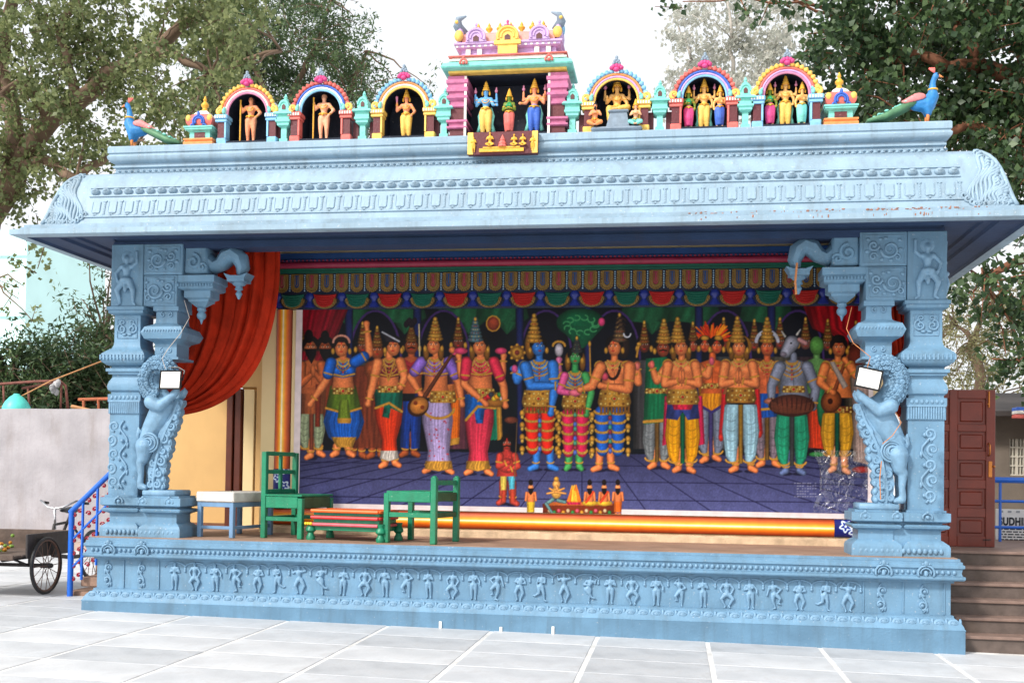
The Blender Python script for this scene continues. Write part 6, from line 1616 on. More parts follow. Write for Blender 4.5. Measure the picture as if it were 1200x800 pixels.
# stone-topped blue table
p0 = at(230, 629, .42)
t = empty('table', (p0.x, .42, ZF), 'grey blue wooden table with whitewashed slab top by the yellow wall', 'table', None, RT)
W_, D_ = .46, .80
for (x, y) in ((.025, .03), (W_ - .02, .03), (.025, D_ - .03), (W_ - .02, D_ - .03)): leg(t, x, y, .38, .05, TBL)
b = MB(); b.cbox(0, W_, .01, .04, .33, .383, .004); b.build('apron', TBL, t)
b = MB(); b.cbox(W_ - .035, W_ - .005, .04, D_, .33, .383, .004); b.build('apron', TBL, t)
b = MB(); b.cbox(.03, W_ - .03, .015, .04, .09, .125, .004); b.build('stretcher', TBL, t)
b = MB(); b.cbox(W_ - .04, W_ - .012, .04, D_, .09, .125, .004); b.build('stretcher', TBL, t)
b = MB(); b.cbox(-.01, W_ + .015, -.01, D_ + .02, .385, .495, .012); b.build('slab', STONE, t)
# high-backed green chair facing the bench
p0 = at(309, 632, .52)
t = empty('chair', (p0.x, .52, ZF), 'green wooden chair with tall open lattice back', 'chair', None, RT)
W_, D_ = .46, .62
for (x, y) in ((0, 0), (0, D_)): leg(t, x, y, .94 if x == 0 else .44, .058)
for (x, y) in ((W_, 0), (W_, D_)): leg(t, x, y, .44, .058)
b = MB(); b.cbox(.03, W_ - .03, -.024, .022, .33, .455, .006); b.build('seat_rail', GRN, t)
b = MB(); b.cbox(W_ - .022, W_ + .022, .03, D_ - .03, .33, .455, .006); b.build('seat_rail', GRN_D, t)
b = MB(); b.cbox(.03, W_ - .03, D_ - .02, D_ + .02, .33, .455, .006); b.build('seat_rail', GRN, t)
b = MB(); b.cbox(-.025, W_ + .025, -.028, D_ + .028, .457, .478, .005); b.build('seat', GRN, t)
b = MB(); b.cbox(.03, W_ - .03, -.018, .018, .19, .235, .004); b.build('stretcher', GRN, t)
b = MB(); b.cbox(.03, W_ - .03, D_ - .018, D_ + .018, .19, .235, .004); b.build('stretcher', GRN, t)
b = MB(); b.cbox(-.018, .018, .03, D_ - .03, .19, .235, .004); b.build('stretcher', GRN, t)
for z0_, z1_ in ((.48, .53), (.70, .745), (.90, .945)):
    b = MB(); b.cbox(-.016, .016, .03, D_ - .03, z0_, z1_, .004); b.build('back_rail', GRN, t)
b = MB(); b.cbox(-.015, .015, D_ * .5 - .022, D_ * .5 + .022, .53, .90, .004); b.build('back_slat', GRN, t)
# low-backed green chair, seen from behind and the side
p0 = at(453, 637, .26)
t = empty('chair', (p0.x, .26, ZF), 'green wooden chair with low two-rail back', 'chair', None, RT)
W_, D_ = .54, .58
for (x, y) in ((0, 0), (0, D_)): leg(t, x, y, .52, .058)
for (x, y) in ((W_, 0), (W_, D_)): leg(t, x, y, .69, .062)
for y in (0, D_):
    b = MB(); b.ell((W_, y, .69), (.031, .031, .02), 8, 6); b.build('post_cap', GRN, t, True)
for y in (0, D_):
    b = MB(); b.cbox(.0, W_ - .033, y - .024, y + .022, .43, .545, .006); b.build('seat_rail', GRN, t)
    b = MB(); b.cbox(.03, W_ - .033, y - .018, y + .018, .27, .32, .004); b.build('stretcher', GRN, t)
b = MB(); b.cbox(.0, W_ - .035, .024, D_ - .026, .52, .542, .004); b.build('seat', GRN, t)
for z0_, z1_, m_ in ((.27, .32, GRN_D), (.44, .53, GRN_D), (.61, .66, GRN)):
    b = MB(); b.cbox(W_ - .018, W_ + .018, .033, D_ - .033, z0_, z1_, .004); b.build('back_rail', m_, t)
# low red and green stepped bench
p0 = at(361, 633, .40)
t = empty('low_bench', (p0.x, .40, ZF), 'low green bench with red and pink striped stepped edge between the chairs', 'bench', None, RT)
W_, D_ = .86, .44
for k, (z, m_, e) in enumerate(((.315, ORS, .03), (.245, RSL, .03), (.17, PKS, .03))):
    b = MB(); b.tube([(.04, -e * .3, z), (W_ - .02, -e * .3, z)], .018, 8); b.cbox(.03, W_, 0, D_, z - .016, z + .016, .008); b.build('striped_edge', m_, t, 40)
for z0_, z1_ in ((.262, .298), (.187, .228), (.105, .153)):
    b = MB(); b.cbox(.05, W_ - .02, .02, D_ - .02, z0_, z1_, .004); b.build('board', GRN, t)
for (x, y) in ((.0, .0), (.0, D_ - .02), (W_ - .02, D_ - .02), (W_ - .02, .0)):
    b = MB(); b.lathe([(.045, 0), (.05, .03), (.035, .06), (.03, .075), (.055, .1), (.05, .13), (.035, .15), (.04, .17), (.045, .19)], (x + .02, y + .02, 0), 10); b.build('turned_leg', GRN, t, 40)
b = MB()
for k in range(3): b.ell((-.015 + k * .03, -.028, .175), (.02, .016, .018), 8, 6)
b.build('yellow_knob', mat('yellow_enamel', S(226, 190, 40), .4, .1, 9), t, True)

# white paper tags at the foot of the podium
for k, (px, py, h) in enumerate(((516, 735, .06), (587, 739, .035), (648, 739, .065))):
    p_ = at(px, py, -.006); b = MB(); b.cbox(-.014, .014, -.003, .003, -.01, h, .001)
    o = b.build('paper_tag', mat('white_paper', (.8, .8, .78), .8, .05)); o.location = (p_.x, -.010, gz(p_.x) + .011); tag(o, 'small white paper tag leaning on the podium foot', 'paper tag', 'paper tags along the podium foot')

# ------------------------------------------------------------------ left: steps, railing, cart, boundary wall
STEP = mat('brown_stone_step', S(140, 112, 96), .8, .2, 5, .4, 40, grime=.4)
st = empty('side_steps', (-4.9, 1.6, 0), 'brown side steps rising to the stage behind the blue and red railing', 'steps')
for k in range(5):
    b = MB(); b.cbox(-5.34 + .18 * k, -4.52, 1.12, 2.2, -.05 + .17 * k * (k > 0) - (.0 if k else 0), .06 + .17 * k, .01)
    o = b.build('step', STEP, st); o.location = (4.9, -1.6, .06)
RB = mat('blue_enamel_rail', S(24, 96, 196), .35, .08, 8, .1, 40, spec=.5); RRD = mat('red_enamel_scroll', S(150, 30, 50), .4, .12, 9, .1, 40)
ra = empty('stair_railing', (-5.25, 1.05, gz(-5.25)), 'blue stair railing with small red scrolls beside the cart', 'railing')
pA, pB = Vector((0, 0, .98)), Vector((.72, 0, 1.68))
b = MB(); b.tube([(0, 0, 0), (0, 0, 1.0)], .034, 10); b.build('newel_post', RB, ra, 40)
b = MB(); b.tube([pA + Vector((-.02, 0, 0)), pB], .032, 10); b.build('handrail', RB, ra, 40)
for dz in (-.33, -.66):
    b = MB(); b.tube([pA + Vector((0, 0, dz)), pB + Vector((0, 0, dz))], .015, 6); b.build('rail', RB, ra, 40)
for x in (.14, .32, .50, .68):
    z = .98 + x * .972
    b = MB(); b.tube([(x, 0, z - .92), (x, 0, z)], .018, 6); b.build('baluster', RB, ra, 40)
b = MB(); b.tube(spiral(0, 0, .05, 1.1, 0, 1, 14), .013, 5); b.ell((0, 0, 0), (.018, .014, .018), 7, 5); scm = b.mesh('red_scroll', RRD, True)
for col_ in range(4):
    for r_ in range(6):
        x = .07 + col_ * .18; z = .98 + x * .972 - .10 - r_ * .15
        if z < .1: continue
        for sx in (-1, 1): inst('red_scroll', scm, ra, (x + sx * .036, .0, z + .05 * (sx > 0)), (0, 0, 0), (.66 * sx, 1, .66))
# boundary wall
WALLM = mat('rough_lilac_grey_plaster', S(158, 154, 158), .9, .14, 2.2, .8, 16, grime=.45, wear=.2)
b = MB()
nx = 40; vs = []
rr = random.Random(8)
for i in range(nx + 1):
    x = -24 + 19.5 * i / nx; zt = 2.62 + rr.uniform(-.012, .012)
    vs += [(x, 7.4, gz(x) - .1), (x, 7.4, zt), (x, 7.65, zt), (x, 7.65, gz(x) - .1)]
b.add(vs, [(i * 4 + k, (i + 1) * 4 + k, (i + 1) * 4 + k + 1, i * 4 + k + 1) for i in range(nx) for k in range(3)] + [(0, 1, 2, 3), (nx * 4, nx * 4 + 3, nx * 4 + 2, nx * 4 + 1)])
o = b.build('boundary_wall', WALLM); tag(o, 'rough pale grey plastered boundary wall behind the bicycle cart', 'wall')
b = MB(); b.box(-24, -4.5, 7.0, 7.4, 0.0, .24); b.xf = None
o2 = b.build('wall_footing', mat('dusty_footing', S(168, 150, 140), .9, .2, 3, .6, 25, grime=.4), o)
# things on and behind the wall
def pole(name, label, pts, r, m, cat, n=6):
    b = MB(); b.tube(pts, r, n); o = b.build(name, m, None, True); tag(o, label, cat); return o
RUSTM = mat('rusty_pipe', S(112, 66, 56), .7, .25, 12, .4, 60); BAM = mat('bamboo_pole', S(178, 128, 84), .7, .2, 12, .3, 60)
fr = empty('pipe_frame', at(40, 480, 8.2), 'rusty bent pipe frame standing behind the boundary wall', 'pipe frame')
fl0 = fr.location.copy()
def fpart(nm, pts, r):
    b = MB(); b.tube([p_ - fl0 for p_ in pts], r, 6); b.build(nm, RUSTM, fr, True)
fpart('top_rail', [at(-30, 452, 8.2), at(40, 447, 8.2), at(70, 446, 8.2), at(77, 452, 8.2), at(80, 484, 8.2)], .028)
fpart('cross_rail', [at(26, 455, 8.3), at(60, 449, 8.3), at(68, 446, 8.3)], .025); fpart('upright', [at(33, 455, 8.3), at(35, 484, 8.3)], .025); fpart('upright', [at(72, 448, 8.4), at(71, 484, 8.4)], .022); fpart('upright', [at(4, 452, 8.2), at(5, 484, 8.2)], .022)
pole('bamboo_pole', 'slanting bamboo pole crossing the pipe frame above the wall', [at(0, 477, 8.0), at(60, 446, 8.0), at(122, 422, 8.0)], .014, BAM, 'pole')
b = MB(); b.tube([at(84, 476, 7.8), at(128, 486, 7.8)], .035, 8); o = b.build('timber', BAM); tag(o, 'short brown timber lying on the wall top near the pillar', 'timber')
b = MB(); b.tube([at(92, 468, 8), at(130, 467, 8)], .03, 6); b.tube([at(98, 468, 8), at(98, 482, 8)], .03, 6); b.tube([at(115, 468, 8), at(116, 484, 8)], .026, 6); o = b.build('scaffold_rail', mat('rusty_orange', S(168, 96, 66), .8, .2, 9)); tag(o, 'small rusty scaffold rail on the wall top near the pillar', 'rail')
tp_ = at(19, 482, 7.95)
b = MB(); b.lathe([(.26, -.05), (.25, .08), (.20, .18), (.12, .27), (.06, .31), (.05, .33), (.0, .335)], (0, 0, 0), 14); o = b.build('covered_pot', mat('turquoise_plastic', (.10, .62, .54), .4, .1, 5), None, 40); o.location = (tp_.x, tp_.y, 2.6); tag(o, 'turquoise plastic cover behind the top of the boundary wall', 'cover')
b = MB(); rr = random.Random(12)
for i in range(9): b.ell((rr.uniform(-.08, .08), rr.uniform(-.05, .05), rr.uniform(-.12, .1)), (.05, .05, .07), 7, 5)
o = b.build('hanging_rag', mat('grey_rag', S(170, 170, 172), .9, .2, 9), None, True); o.location = at(66, 452, 8.15); tag(o, 'grey rag bundle knotted on the bent pipe frame', 'rag')

# ------------------------------------------------------------------ tricycle cart
WOODC = mat('weathered_cart_wood', S(92, 78, 70), .8, .3, 6, .5, 30, grime=.4); IRON = mat('dark_iron', S(52, 48, 48), .6, .3, 10, .3, 50); RIMM = mat('rusty_rim', S(110, 84, 72), .6, .25, 12, .2, 60)
STEELM = mat('chromed_steel', (.6, .6, .62), .25, .1, 8, 0, metal=1); RUB = mat('black_rubber', (.025, .025, .027), .6, .2, 12); SAD = mat('black_saddle', (.02, .025, .032), .4, .2, 8)
wx, wy = -5.62, 1.15
cart = empty('cycle_cart', (wx, wy, gz(wx)), 'old wooden tricycle cargo cart with spoked wheel and black saddle', 'cart', None, math.radians(3))
def wheel(x, y, R_):
    b = MB(); b.tube([(x, y + R_ * math.cos(a), R_ + R_ * .965 * math.sin(a)) for a in np.linspace(0, 2 * PI, 33)[:-1]], .02, 7, closed=True); w = b.build('wheel', RUB, cart, True)
    b = MB(); b.tube([(x, y + R_ * .91 * math.cos(a), R_ + R_ * .9 * math.sin(a)) for a in np.linspace(0, 2 * PI, 33)[:-1]], .014, 6, closed=True); b.build('rim', RIMM, w, True)
    b = MB(); b.tube([(x - .07, y, R_), (x + .07, y, R_)], .03, 8); b.build('hub', IRON, w, 40)
    b = MB()
    for k in range(16):
        a = 2 * PI * k / 16; b.tube([(x + .03 * (-1) ** k, y, R_), (x, y + R_ * .9 * math.cos(a), R_ + R_ * .9 * math.sin(a))], .005, 4)
    b.build('spokes', RIMM, w)
wheel(0, 0, .335); wheel(-1.05, 0, .335)
b = MB(); b.tube([(-1.12, 0, .335), (.08, 0, .335)], .022, 8); b.build('axle', IRON, cart, 40)
# platform with side boards
for k in range(6):
    b = MB(); b.cbox(-.98 , -.07, -.62 + k * .21, -.42 + k * .21, .46, .485, .006); b.build('floor_plank', WOODC, cart)
b = MB(); b.cbox(-1.0, -.05, -.64, -.615, .44, .50, .005); b.build('side_board', WOODC, cart)
b = MB(); b.cbox(-.07, -.04, -.35, .66, .44, .72, .006); b.build('side_board', IRON, cart)
b = MB(); b.cbox(-1.02, -.04, .64, .67, .44, .72, .006); b.build('side_board', WOODC, cart)
b = MB(); b.cbox(-1.02, -.99, -.62, .66, .44, .60, .006); b.build('side_board', WOODC, cart)
for x in (-.85, -.2):
    b = MB(); b.tube([(x, -.6, .44), (x, .7, .44)], .024, 6); b.tube([(x, 0, .335), (x, 0, .44)], .03, 6); b.tube([(x, -.4, .44), (x, -.05, .34)], .014, 6); b.build('chassis_bar', IRON, cart)
# cycle half
sx_ = -.30
b = MB(); b.tube([(sx_, .7, .40), (sx_, 1.15, .34), (sx_, 1.75, .33)], .026, 8); b.tube([(sx_, .75, .42), (sx_, 1.12, .88)], .02, 8); b.tube([(sx_, 1.15, .34), (sx_, 1.12, .92)], .02, 8); b.tube([(sx_, 1.12, .80), (sx_, .72, .78), (sx_, .66, .60)], .018, 8); b.tube([(sx_, 1.12, .80), (sx_, 1.75, .33)], .016, 8); b.build('cycle_frame', IRON, cart, 40)
wheel(sx_, 1.75, .33)
b = MB(); b.ell((0, 0, 0), (.09, .13, .045), 12, 8); b.ell((0, -.15, .005), (.035, .13, .03), 10, 6)
o = b.build('saddle', SAD, cart, True); o.location = (sx_, 1.14, .95)
b = MB(); b.tube([(sx_, .75, .72), (sx_, .73, .98)], .016, 8); b.tube([(sx_ - .26, .95, 1.05), (sx_ - .24, .82, 1.08), (sx_ - .1, .74, 1.0), (sx_, .73, .98), (sx_ + .1, .74, 1.0), (sx_ + .24, .82, 1.08), (sx_ + .26, .95, 1.05)], .013, 8); b.build('handlebar', STEELM, cart, True)
for q in (-1, 1):
    b = MB(); b.tube([(sx_ + q * .26, .95, 1.05), (sx_ + q * .27, 1.06, 1.04)], .018, 8); b.build('grip', RUB, cart, True)
pil_ = MB(); rr = random.Random(3)
for i in range(40): pil_.ell((rr.uniform(-.24, .24), rr.uniform(-.2, .2), abs(rr.gauss(0, .05))), (rr.uniform(.02, .045),) * 2 + (.022,), 6, 4); pil_.m = i % 3
o = pil_.build('garland_scraps', [mat('marigold', S(176, 116, 40), .8), mat('leaf_scrap', S(110, 140, 60), .8), mat('pale_scrap', S(206, 196, 180), .8)]); o.location = (wx - .62, wy - .2, gz(wx) + .50); tag(o, 'heap of wilted orange and green flower scraps on the cart', 'flower scraps'); o['kind'] = 'stuff'

# ------------------------------------------------------------------ right: steps, door, railing, sign, far wall
GRAN = mat('dark_brown_granite_step', S(92, 80, 74), .6, .25, 8, .3, 50, grime=.5); TRD = mat('reddish_step_edge', S(126, 104, 94), .6, .2, 8, .2, 50)
st = empty('front_steps', (5.6, 1.0, 0), 'brown granite steps climbing beside the podium to the panelled door', 'steps')
for k in range(6):
    z1_ = -.06 + .15 * (k + 1); y0 = .22 + .22 * k; y1 = 4.5 if k == 5 else 3.0
    b = MB(); b.box(4.515, 8.5, y0 + .012, y1 - .002 * k, -.35 + .0015 * k, z1_ - .03); o = b.build('riser', GRAN, st); o.location = (-5.6, -1.0, 0)
    b = MB(); b.cbox(4.512, 8.5, y0 - .012, y1 - .001 * k, z1_ - .03, z1_, .005); o = b.build('tread', TRD, st); o.location = (-5.6, -1.0, 0)
DOORM = mat('polished_red_brown_wood', S(104, 36, 20), .35, .22, 3, .15, 30, spec=.5); BRASS = mat('brass_fitting', S(190, 120, 60), .35, .15, 12, 0, metal=.7)
pd0, pd1 = at(1086, 646, 2.0), at(1165, 640, 2.0)
door = empty('panelled_door', (pd1.x, 2.0, .845), 'reddish brown panelled wooden door standing open beside the pillar', 'door', None, math.radians(4))
DW, DH = pd1.x - pd0.x, 1.76
b = MB(); b.box(-DW + .01, -.01, .006, .03, .01, DH - .01); b.build('core', DOORM, door)
for x0_, x1_ in ((-DW, -DW + .10), (-.50, -.41), (-.10, 0)):
    b = MB(); b.cbox(x0_, x1_, -.022, .04, 0, DH, .006); b.build('stile', DOORM, door)
zr = [0, .13, .30, .40, .60, .70, .92, 1.02, 1.24, 1.34, 1.56, 1.66, DH]
rails = [(0, .12), (.33, .43), (.65, .75), (.97, 1.07), (1.29, 1.37), (1.66, DH)]
for (a, c_) in rails:
    for x0_, x1_ in ((-DW + .10, -.50), (-.41, -.10)):
        b = MB(); b.cbox(x0_, x1_, -.018, .034, a, c_, .005); b.build('rail', DOORM, door)
for (a, c_), (d_, e_) in zip(rails, rails[1:]):
    for x0_, x1_ in ((-DW + .13, -.53), (-.38, -.13)):
        b = MB(); b.cbox(x0_, x1_, -.010, .02, c_ + .03, d_ - .03, .012); b.build('panel', DOORM, door)
b = MB(); b.tube([(-.075, -.03, 1.02), (-.075, -.07, 1.04), (-.075, -.07, 1.14), (-.075, -.03, 1.16)], .009, 6); b.build('pull_handle', BRASS, door, True)
b = MB(); b.cbox(-.075, -.035, -.034, -.02, .78, .96, .004); b.ell((-.02, -.04, .9), (.014, .02, .014), 8, 6); b.build('lock_plate', BRASS, door)
b = MB(); b.tube([(-.075, -.034, 1.56), (-.075, -.034, 1.74)], .009, 6); b.tube([(-.075, -.034, 1.60), (-.095, -.04, 1.60)], .008, 6); b.build('tower_bolt', BRASS, door)
b = MB(); b.tube([(-.13, -.03, .08), (-.05, -.034, .085)], .006, 5); b.build('hook', IRON, door)
# blue railing, sign board and far wall
rl = empty('landing_railing', (5.3, 3.3, .84), 'plain blue pipe railing on the landing behind the panelled door', 'railing')
q0 = at(1160, 562, 3.3); q1 = at(1215, 562, 3.3)
x0_, x1_ = 5.35 - 5.3, 8.4 - 5.3
for z, r in ((q0.z - .84, .036), (q0.z - .84 - .26, .018), (q0.z - .84 - .58, .018)):
    b = MB(); b.tube([(x0_, 0, z), (x1_, 0, z)], r, 8); b.build('rail', RB, rl, 40)
for k in range(7):
    x = at(1172, 600, 3.3).x - 5.3 + k * .42
    b = MB(); b.tube([(x, 0, 0), (x, 0, q0.z - .84)], .018, 6); b.build('baluster', RB, rl, 40)
def text(name, s, size, m, parent, loc):
    cu = bpy.data.curves.new(name, 'FONT'); cu.body = s; cu.size = size; cu.extrude = .002; cu.space_character = 1.08; cu.offset = .006
    o = bpy.data.objects.new(name, cu); col.objects.link(o)
    dg = bpy.context.evaluated_depsgraph_get(); me = bpy.data.meshes.new_from_object(o.evaluated_get(dg)); bpy.data.objects.remove(o)
    me.materials.clear(); me.materials.append(m)
    o = inst(name, me, parent, loc, (PI / 2, 0, 0), (.70, 1, 1)); return o
SIGNW = mat('white_sign_enamel', (.72, .72, .70), .4, .06, 5); INK = mat('sign_ink', (.015, .02, .03), .6, .1)
s0 = at(1167, 641, 3.7); s1 = at(1167, 596, 3.7)
sg = empty('sign_board', (s0.x, 3.7, .845), 'white sign board with dark lettering behind the blue railing', 'sign')
SH_ = s1.z - .845
b = MB(); b.cbox(0, 1.15, 0, .02, 0, SH_, .003); b.build('board', SIGNW, sg)
text('lettering', 'SUDHIR', .135, INK, sg, (.035, -.004, SH_ - .20))
b = MB(); rr = random.Random(5)
for i in range(7):
    z = SH_ - .25 - i * .033; x = .03
    while x < 1.1:
        w_ = rr.uniform(.02, .07); b.box(x, min(1.12, x + w_), -.003, .0015, z - .009, z + .006); x += w_ + .015
b.build('small_print', INK, sg)
b = MB(); x = .04
for i in range(9): b.box(x, x + .045, -.003, .0015, SH_ - .045, SH_ - .018); x += .1
b.build('faded_print', mat('faded_sign_ink', S(150, 156, 160), .6), sg)
# far wall with pierced blocks and a tiled roof edge
far = empty('far_building', (9.5, 8.0, 0), 'low grey brown building with pierced block vent beyond the landing', 'building')
FWM = mat('grey_brown_wall', S(108, 98, 88), .85, .12, 3, .4, 25, grime=.3)
w0 = at(1100, 560, 8.0).x; v0 = at(1183, 557, 8.0); v1 = at(1183, 514, 8.0)
b = MB(); B_ = lambda *a: b.box(a[0] - 9.5, a[1] - 9.5, a[2] - 8, a[3] - 8, a[4], a[5])
B_(w0, v0.x, 8.0, 8.2, -.2, 2.75); B_(v0.x, v0.x + 1.2, 8.0, 8.2, -.2, v0.z); B_(v0.x, v0.x + 1.2, 8.0, 8.2, v1.z, 2.75); B_(v0.x + 1.2, 14, 8.0, 8.2, -.2, 2.75)
B_(w0, 14, 11, 11.2, -.2, 2.75)
b.build('wall', FWM, far)
bm_ = MB(); hh = (v1.z - v0.z) / 4
for i in range(4):
    for j in range(10):
        x = v0.x - 9.5 + j * .12; z = v0.z + i * hh
        b = MB()
        b.box(x, x + .022, .03, .15, z, z + hh); b.box(x + .022, x + .12, .03, .15, z, z + .025); b.box(x + .098, x + .12, .035, .145, z + .025, z + hh); b.box(x + .05, x + .07, .04, .14, z + .025, z + hh)
        b.build('vent_block', mat('pale_vent_block', S(190, 184, 170), .9, .1, 9), far)
b = MB(); b.add([(w0 - 9.6, -.5, 2.62), (5, -.5, 2.62), (5, 3.4, 3.2), (w0 - 9.6, 3.4, 3.2), (w0 - 9.6, -.5, 2.70), (5, -.5, 2.70), (5, 3.4, 3.28), (w0 - 9.6, 3.4, 3.28)], [(0, 1, 5, 4), (0, 3, 2, 1), (4, 5, 6, 7), (1, 2, 6, 5), (3, 0, 4, 7), (2, 3, 7, 6)]); b.build('roof', mat('dark_roof_tile', S(60, 54, 52), .8, .2, 6, .5, 20), far)
e0 = at(1190, 488, 7.2)
for k, (m_, z) in enumerate(((RED, 0), (WHITE, .09), (DBLUE, .16))):
    b = MB(); b.cbox(e0.x - 9.5, 5, -.85, -.6, e0.z - .02 + z * .7, e0.z + .035 + z * .7, .008); b.build('painted_beam', m_, far)
b = MB(); b.cbox(e0.x - 9.5 + .25, e0.x - 9.5 + .5, -.82, -.62, -.1, e0.z - .022, .01); b.build('post', FWM, far)

# pale building far behind the wall
pb = at(27, 470, 42)
bd_ = empty('pale_building', (pb.x - 5, 42, 0), 'pale cyan building far behind the boundary wall and bushes', 'building')
PCY = mat('pale_cyan_limewash', (.55, .80, .80), .8, .05, .6, .1, 5)
b = MB(); b.box(-5, 5, 0, 8, -.1, 14); b.build('wall', PCY, bd_)
for k in range(4):
    b = MB(); b.box(-5.1, 5.1, -.15, 0.0, 3 + k * 3.2, 3.2 + k * 3.2); b.build('floor_band', PCY, bd_)
    for j in range(3):
        b = MB(); b.box(-3.9 + j * 2.9, -2.6 + j * 2.9, -.05, .02, 1.0 + k * 3.2, 2.3 + k * 3.2); b.build('window', mat('pale_window_glass', (.45, .62, .64), .2, .05), bd_)
# ------------------------------------------------------------------ trees
def leafmat(name, c1, c2, trans=.35):
    m = bpy.data.materials.new(name); m.use_nodes = True
    n, l = m.node_tree.nodes, m.node_tree.links
    b_ = n['Principled BSDF']; out = n['Material Output']
    a = n.new('ShaderNodeVertexColor'); a.layer_name = 'Col'
    sp = n.new('ShaderNodeSeparateColor'); l.new(a.outputs['Color'], sp.inputs[0])
    mx = n.new('ShaderNodeMix'); mx.data_type = 'RGBA'; mx.inputs['A'].default_value = c1 + (1,); mx.inputs['B'].default_value = c2 + (1,)
    l.new(sp.outputs[0], mx.inputs['Factor']); l.new(mx.outputs['Result'], b_.inputs['Base Color'])
    b_.inputs['Roughness'].default_value = .45; b_.inputs['Specular IOR Level'].default_value = .5
    tr = n.new('ShaderNodeBsdfTranslucent'); l.new(mx.outputs['Result'], tr.inputs['Color'])
    ms = n.new('ShaderNodeMixShader'); ms.inputs[0].default_value = trans
    l.new(b_.outputs[0], ms.inputs[1]); l.new(tr.outputs[0], ms.inputs[2]); l.new(ms.outputs[0], out.inputs['Surface'])
    return m
def leaves(name, P, size, m, rng, shape='broad', droop=.5):
    """P: (n,3) leaf bases; every leaf a folded, pointed blade"""
    n = len(P)
    d = rng.normal(0, 1, (n, 3)); d[:, 2] -= droop * 1.2; d /= np.linalg.norm(d, axis=1)[:, None]
    up = rng.normal(0, 1, (n, 3)); s_ = np.cross(d, up); s_ /= np.linalg.norm(s_, axis=1)[:, None] + 1e-9
    nn = np.cross(s_, d)
    L = size * rng.uniform(.65, 1.25, n)[:, None]
    w = (.40 if shape == 'broad' else .16) * L
    v = np.stack([P, P + d * L * .38 + s_ * w + nn * L * .06, P + d * L, P + d * L * .38 - s_ * w + nn * L * .06], 1).reshape(-1, 3)
    me = bpy.data.meshes.new(name)
    me.vertices.add(4 * n); me.vertices.foreach_set('co', v.astype(np.float32).ravel())
    k = np.arange(n)[:, None] * 4
    q = np.concatenate([k + np.array([[0, 1, 2]]), k + np.array([[0, 2, 3]])], 1).reshape(-1, 3)
    me.loops.add(len(q) * 3); me.loops.foreach_set('vertex_index', q.astype(np.int32).ravel())
    me.polygons.add(len(q)); me.polygons.foreach_set('loop_start', (np.arange(len(q)) * 3).astype(np.int32)); me.update(calc_edges=True)
    ca = me.color_attributes.new('Col', 'FLOAT_COLOR', 'POINT')
    t = np.repeat(np.clip(rng.beta(1.6, 2.4, n), 0, 1), 4)
    c4 = np.stack([t, t, t, np.ones_like(t)], -1).astype(np.float32); ca.data.foreach_set('color', c4.ravel())
    me.materials.append(m)
    return me
def branch(b, p0, p1, r0, r1, rr, n=7, wob=.12):
    p0, p1 = Vector(p0), Vector(p1); L = (p1 - p0).length
    pts = []
    for i in range(n):
        t = i / (n - 1); j = wob * L * .25 * math.sin(PI * t)
        pts.append(p0.lerp(p1, t) + Vector((rr.uniform(-j, j), rr.uniform(-j, j), rr.uniform(-j, j) + .08 * L * math.sin(PI * t))))
    b.tube(pts, [r0 + (r1 - r0) * i / (n - 1) for i in range(n)], 7)
    return pts
BARK = mat('grey_brown_bark', S(112, 92, 76), .9, .3, 5, .8, 18); BARK2 = mat('red_brown_bark', S(120, 78, 56), .85, .3, 5, .7, 18)
def tree(label, base, limbs, clumps, lsize, m, bark, seed, r0=.28, shape='broad', droop=.5, twig=1, group=None):
    """limbs: list of polylines of points; clumps: (px,py,Y,rx,rz,ry,n) ellipsoids of leaf sprays in metres"""
    rr = random.Random(seed); rng = np.random.default_rng(seed)
    root = empty('tree', base, label, 'tree', group); bv = Vector(base)
    b = MB(); ends = []
    for pl in limbs:
        pts = []
        rad_ = pl[0]
        seg = pl[1]
        for i in range(len(seg) - 1):
            a = rad_[0] + (rad_[1] - rad_[0]) * i / (len(seg) - 1); c_ = rad_[0] + (rad_[1] - rad_[0]) * (i + 1) / (len(seg) - 1)
            branch(b, Vector(seg[i]) - bv, Vector(seg[i + 1]) - bv, a, c_, rr, 6, .18); ends.append(Vector(seg[i + 1]))
    P = []
    for (px, py, Y, rx, rz, ry, n) in clumps:
        c_ = at(px, py, Y)
        e = min(ends, key=lambda q: (q - c_).length) if ends else bv
        if twig and (e - c_).length < 9: branch(b, e - bv, c_ - bv, .03, .008, rr, 6, .2)
        ns = max(1, n // 22)
        for s_ in range(ns):       # sprays: a twig with leaves along it
            q = rng.normal(0, 1, 3); q /= np.linalg.norm(q); q *= rng.uniform(.25, 1) ** .5
            sc = np.array(c_) + q * np.array([rx, ry, rz])
            dirv = rng.normal(0, 1, 3); dirv[2] -= droop; dirv /= np.linalg.norm(dirv)
            k = n // ns; tt = rng.uniform(0, 1, k); Ls = lsize * rng.uniform(3, 6)
            P.append(sc + dirv * (tt * Ls)[:, None] + rng.normal(0, lsize * .55, (k, 3)))
            if s_ % 3 == 0: b.tube([Vector(sc) - bv, Vector(sc + dirv * Ls) - bv], [.012, .005], 4)
    P = np.concatenate(P) - np.array(base)
    b.build('trunk', bark, root, True)
    inst('crown', leaves('crown', P, lsize, m, rng, shape, droop), root, (0, 0, 0))
    return root
LF_A = leafmat('leaf_olive', (.095, .135, .05), (.35, .38, .17), .5)
LF_B = leafmat('leaf_dark', (.02, .052, .022), (.10, .16, .055), .3)
LF_C = leafmat('leaf_feathery', (.035, .075, .035), (.15, .22, .08), .35)
LF_P = leafmat('leaf_pale_haze', (.38, .40, .35), (.62, .60, .54), .5)  # leaf tones lightened to carry the haze over a distant tree
LF_Y = leafmat('leaf_yellow_green', (.12, .13, .06), (.34, .30, .14), .4)
rt = random.Random(40)
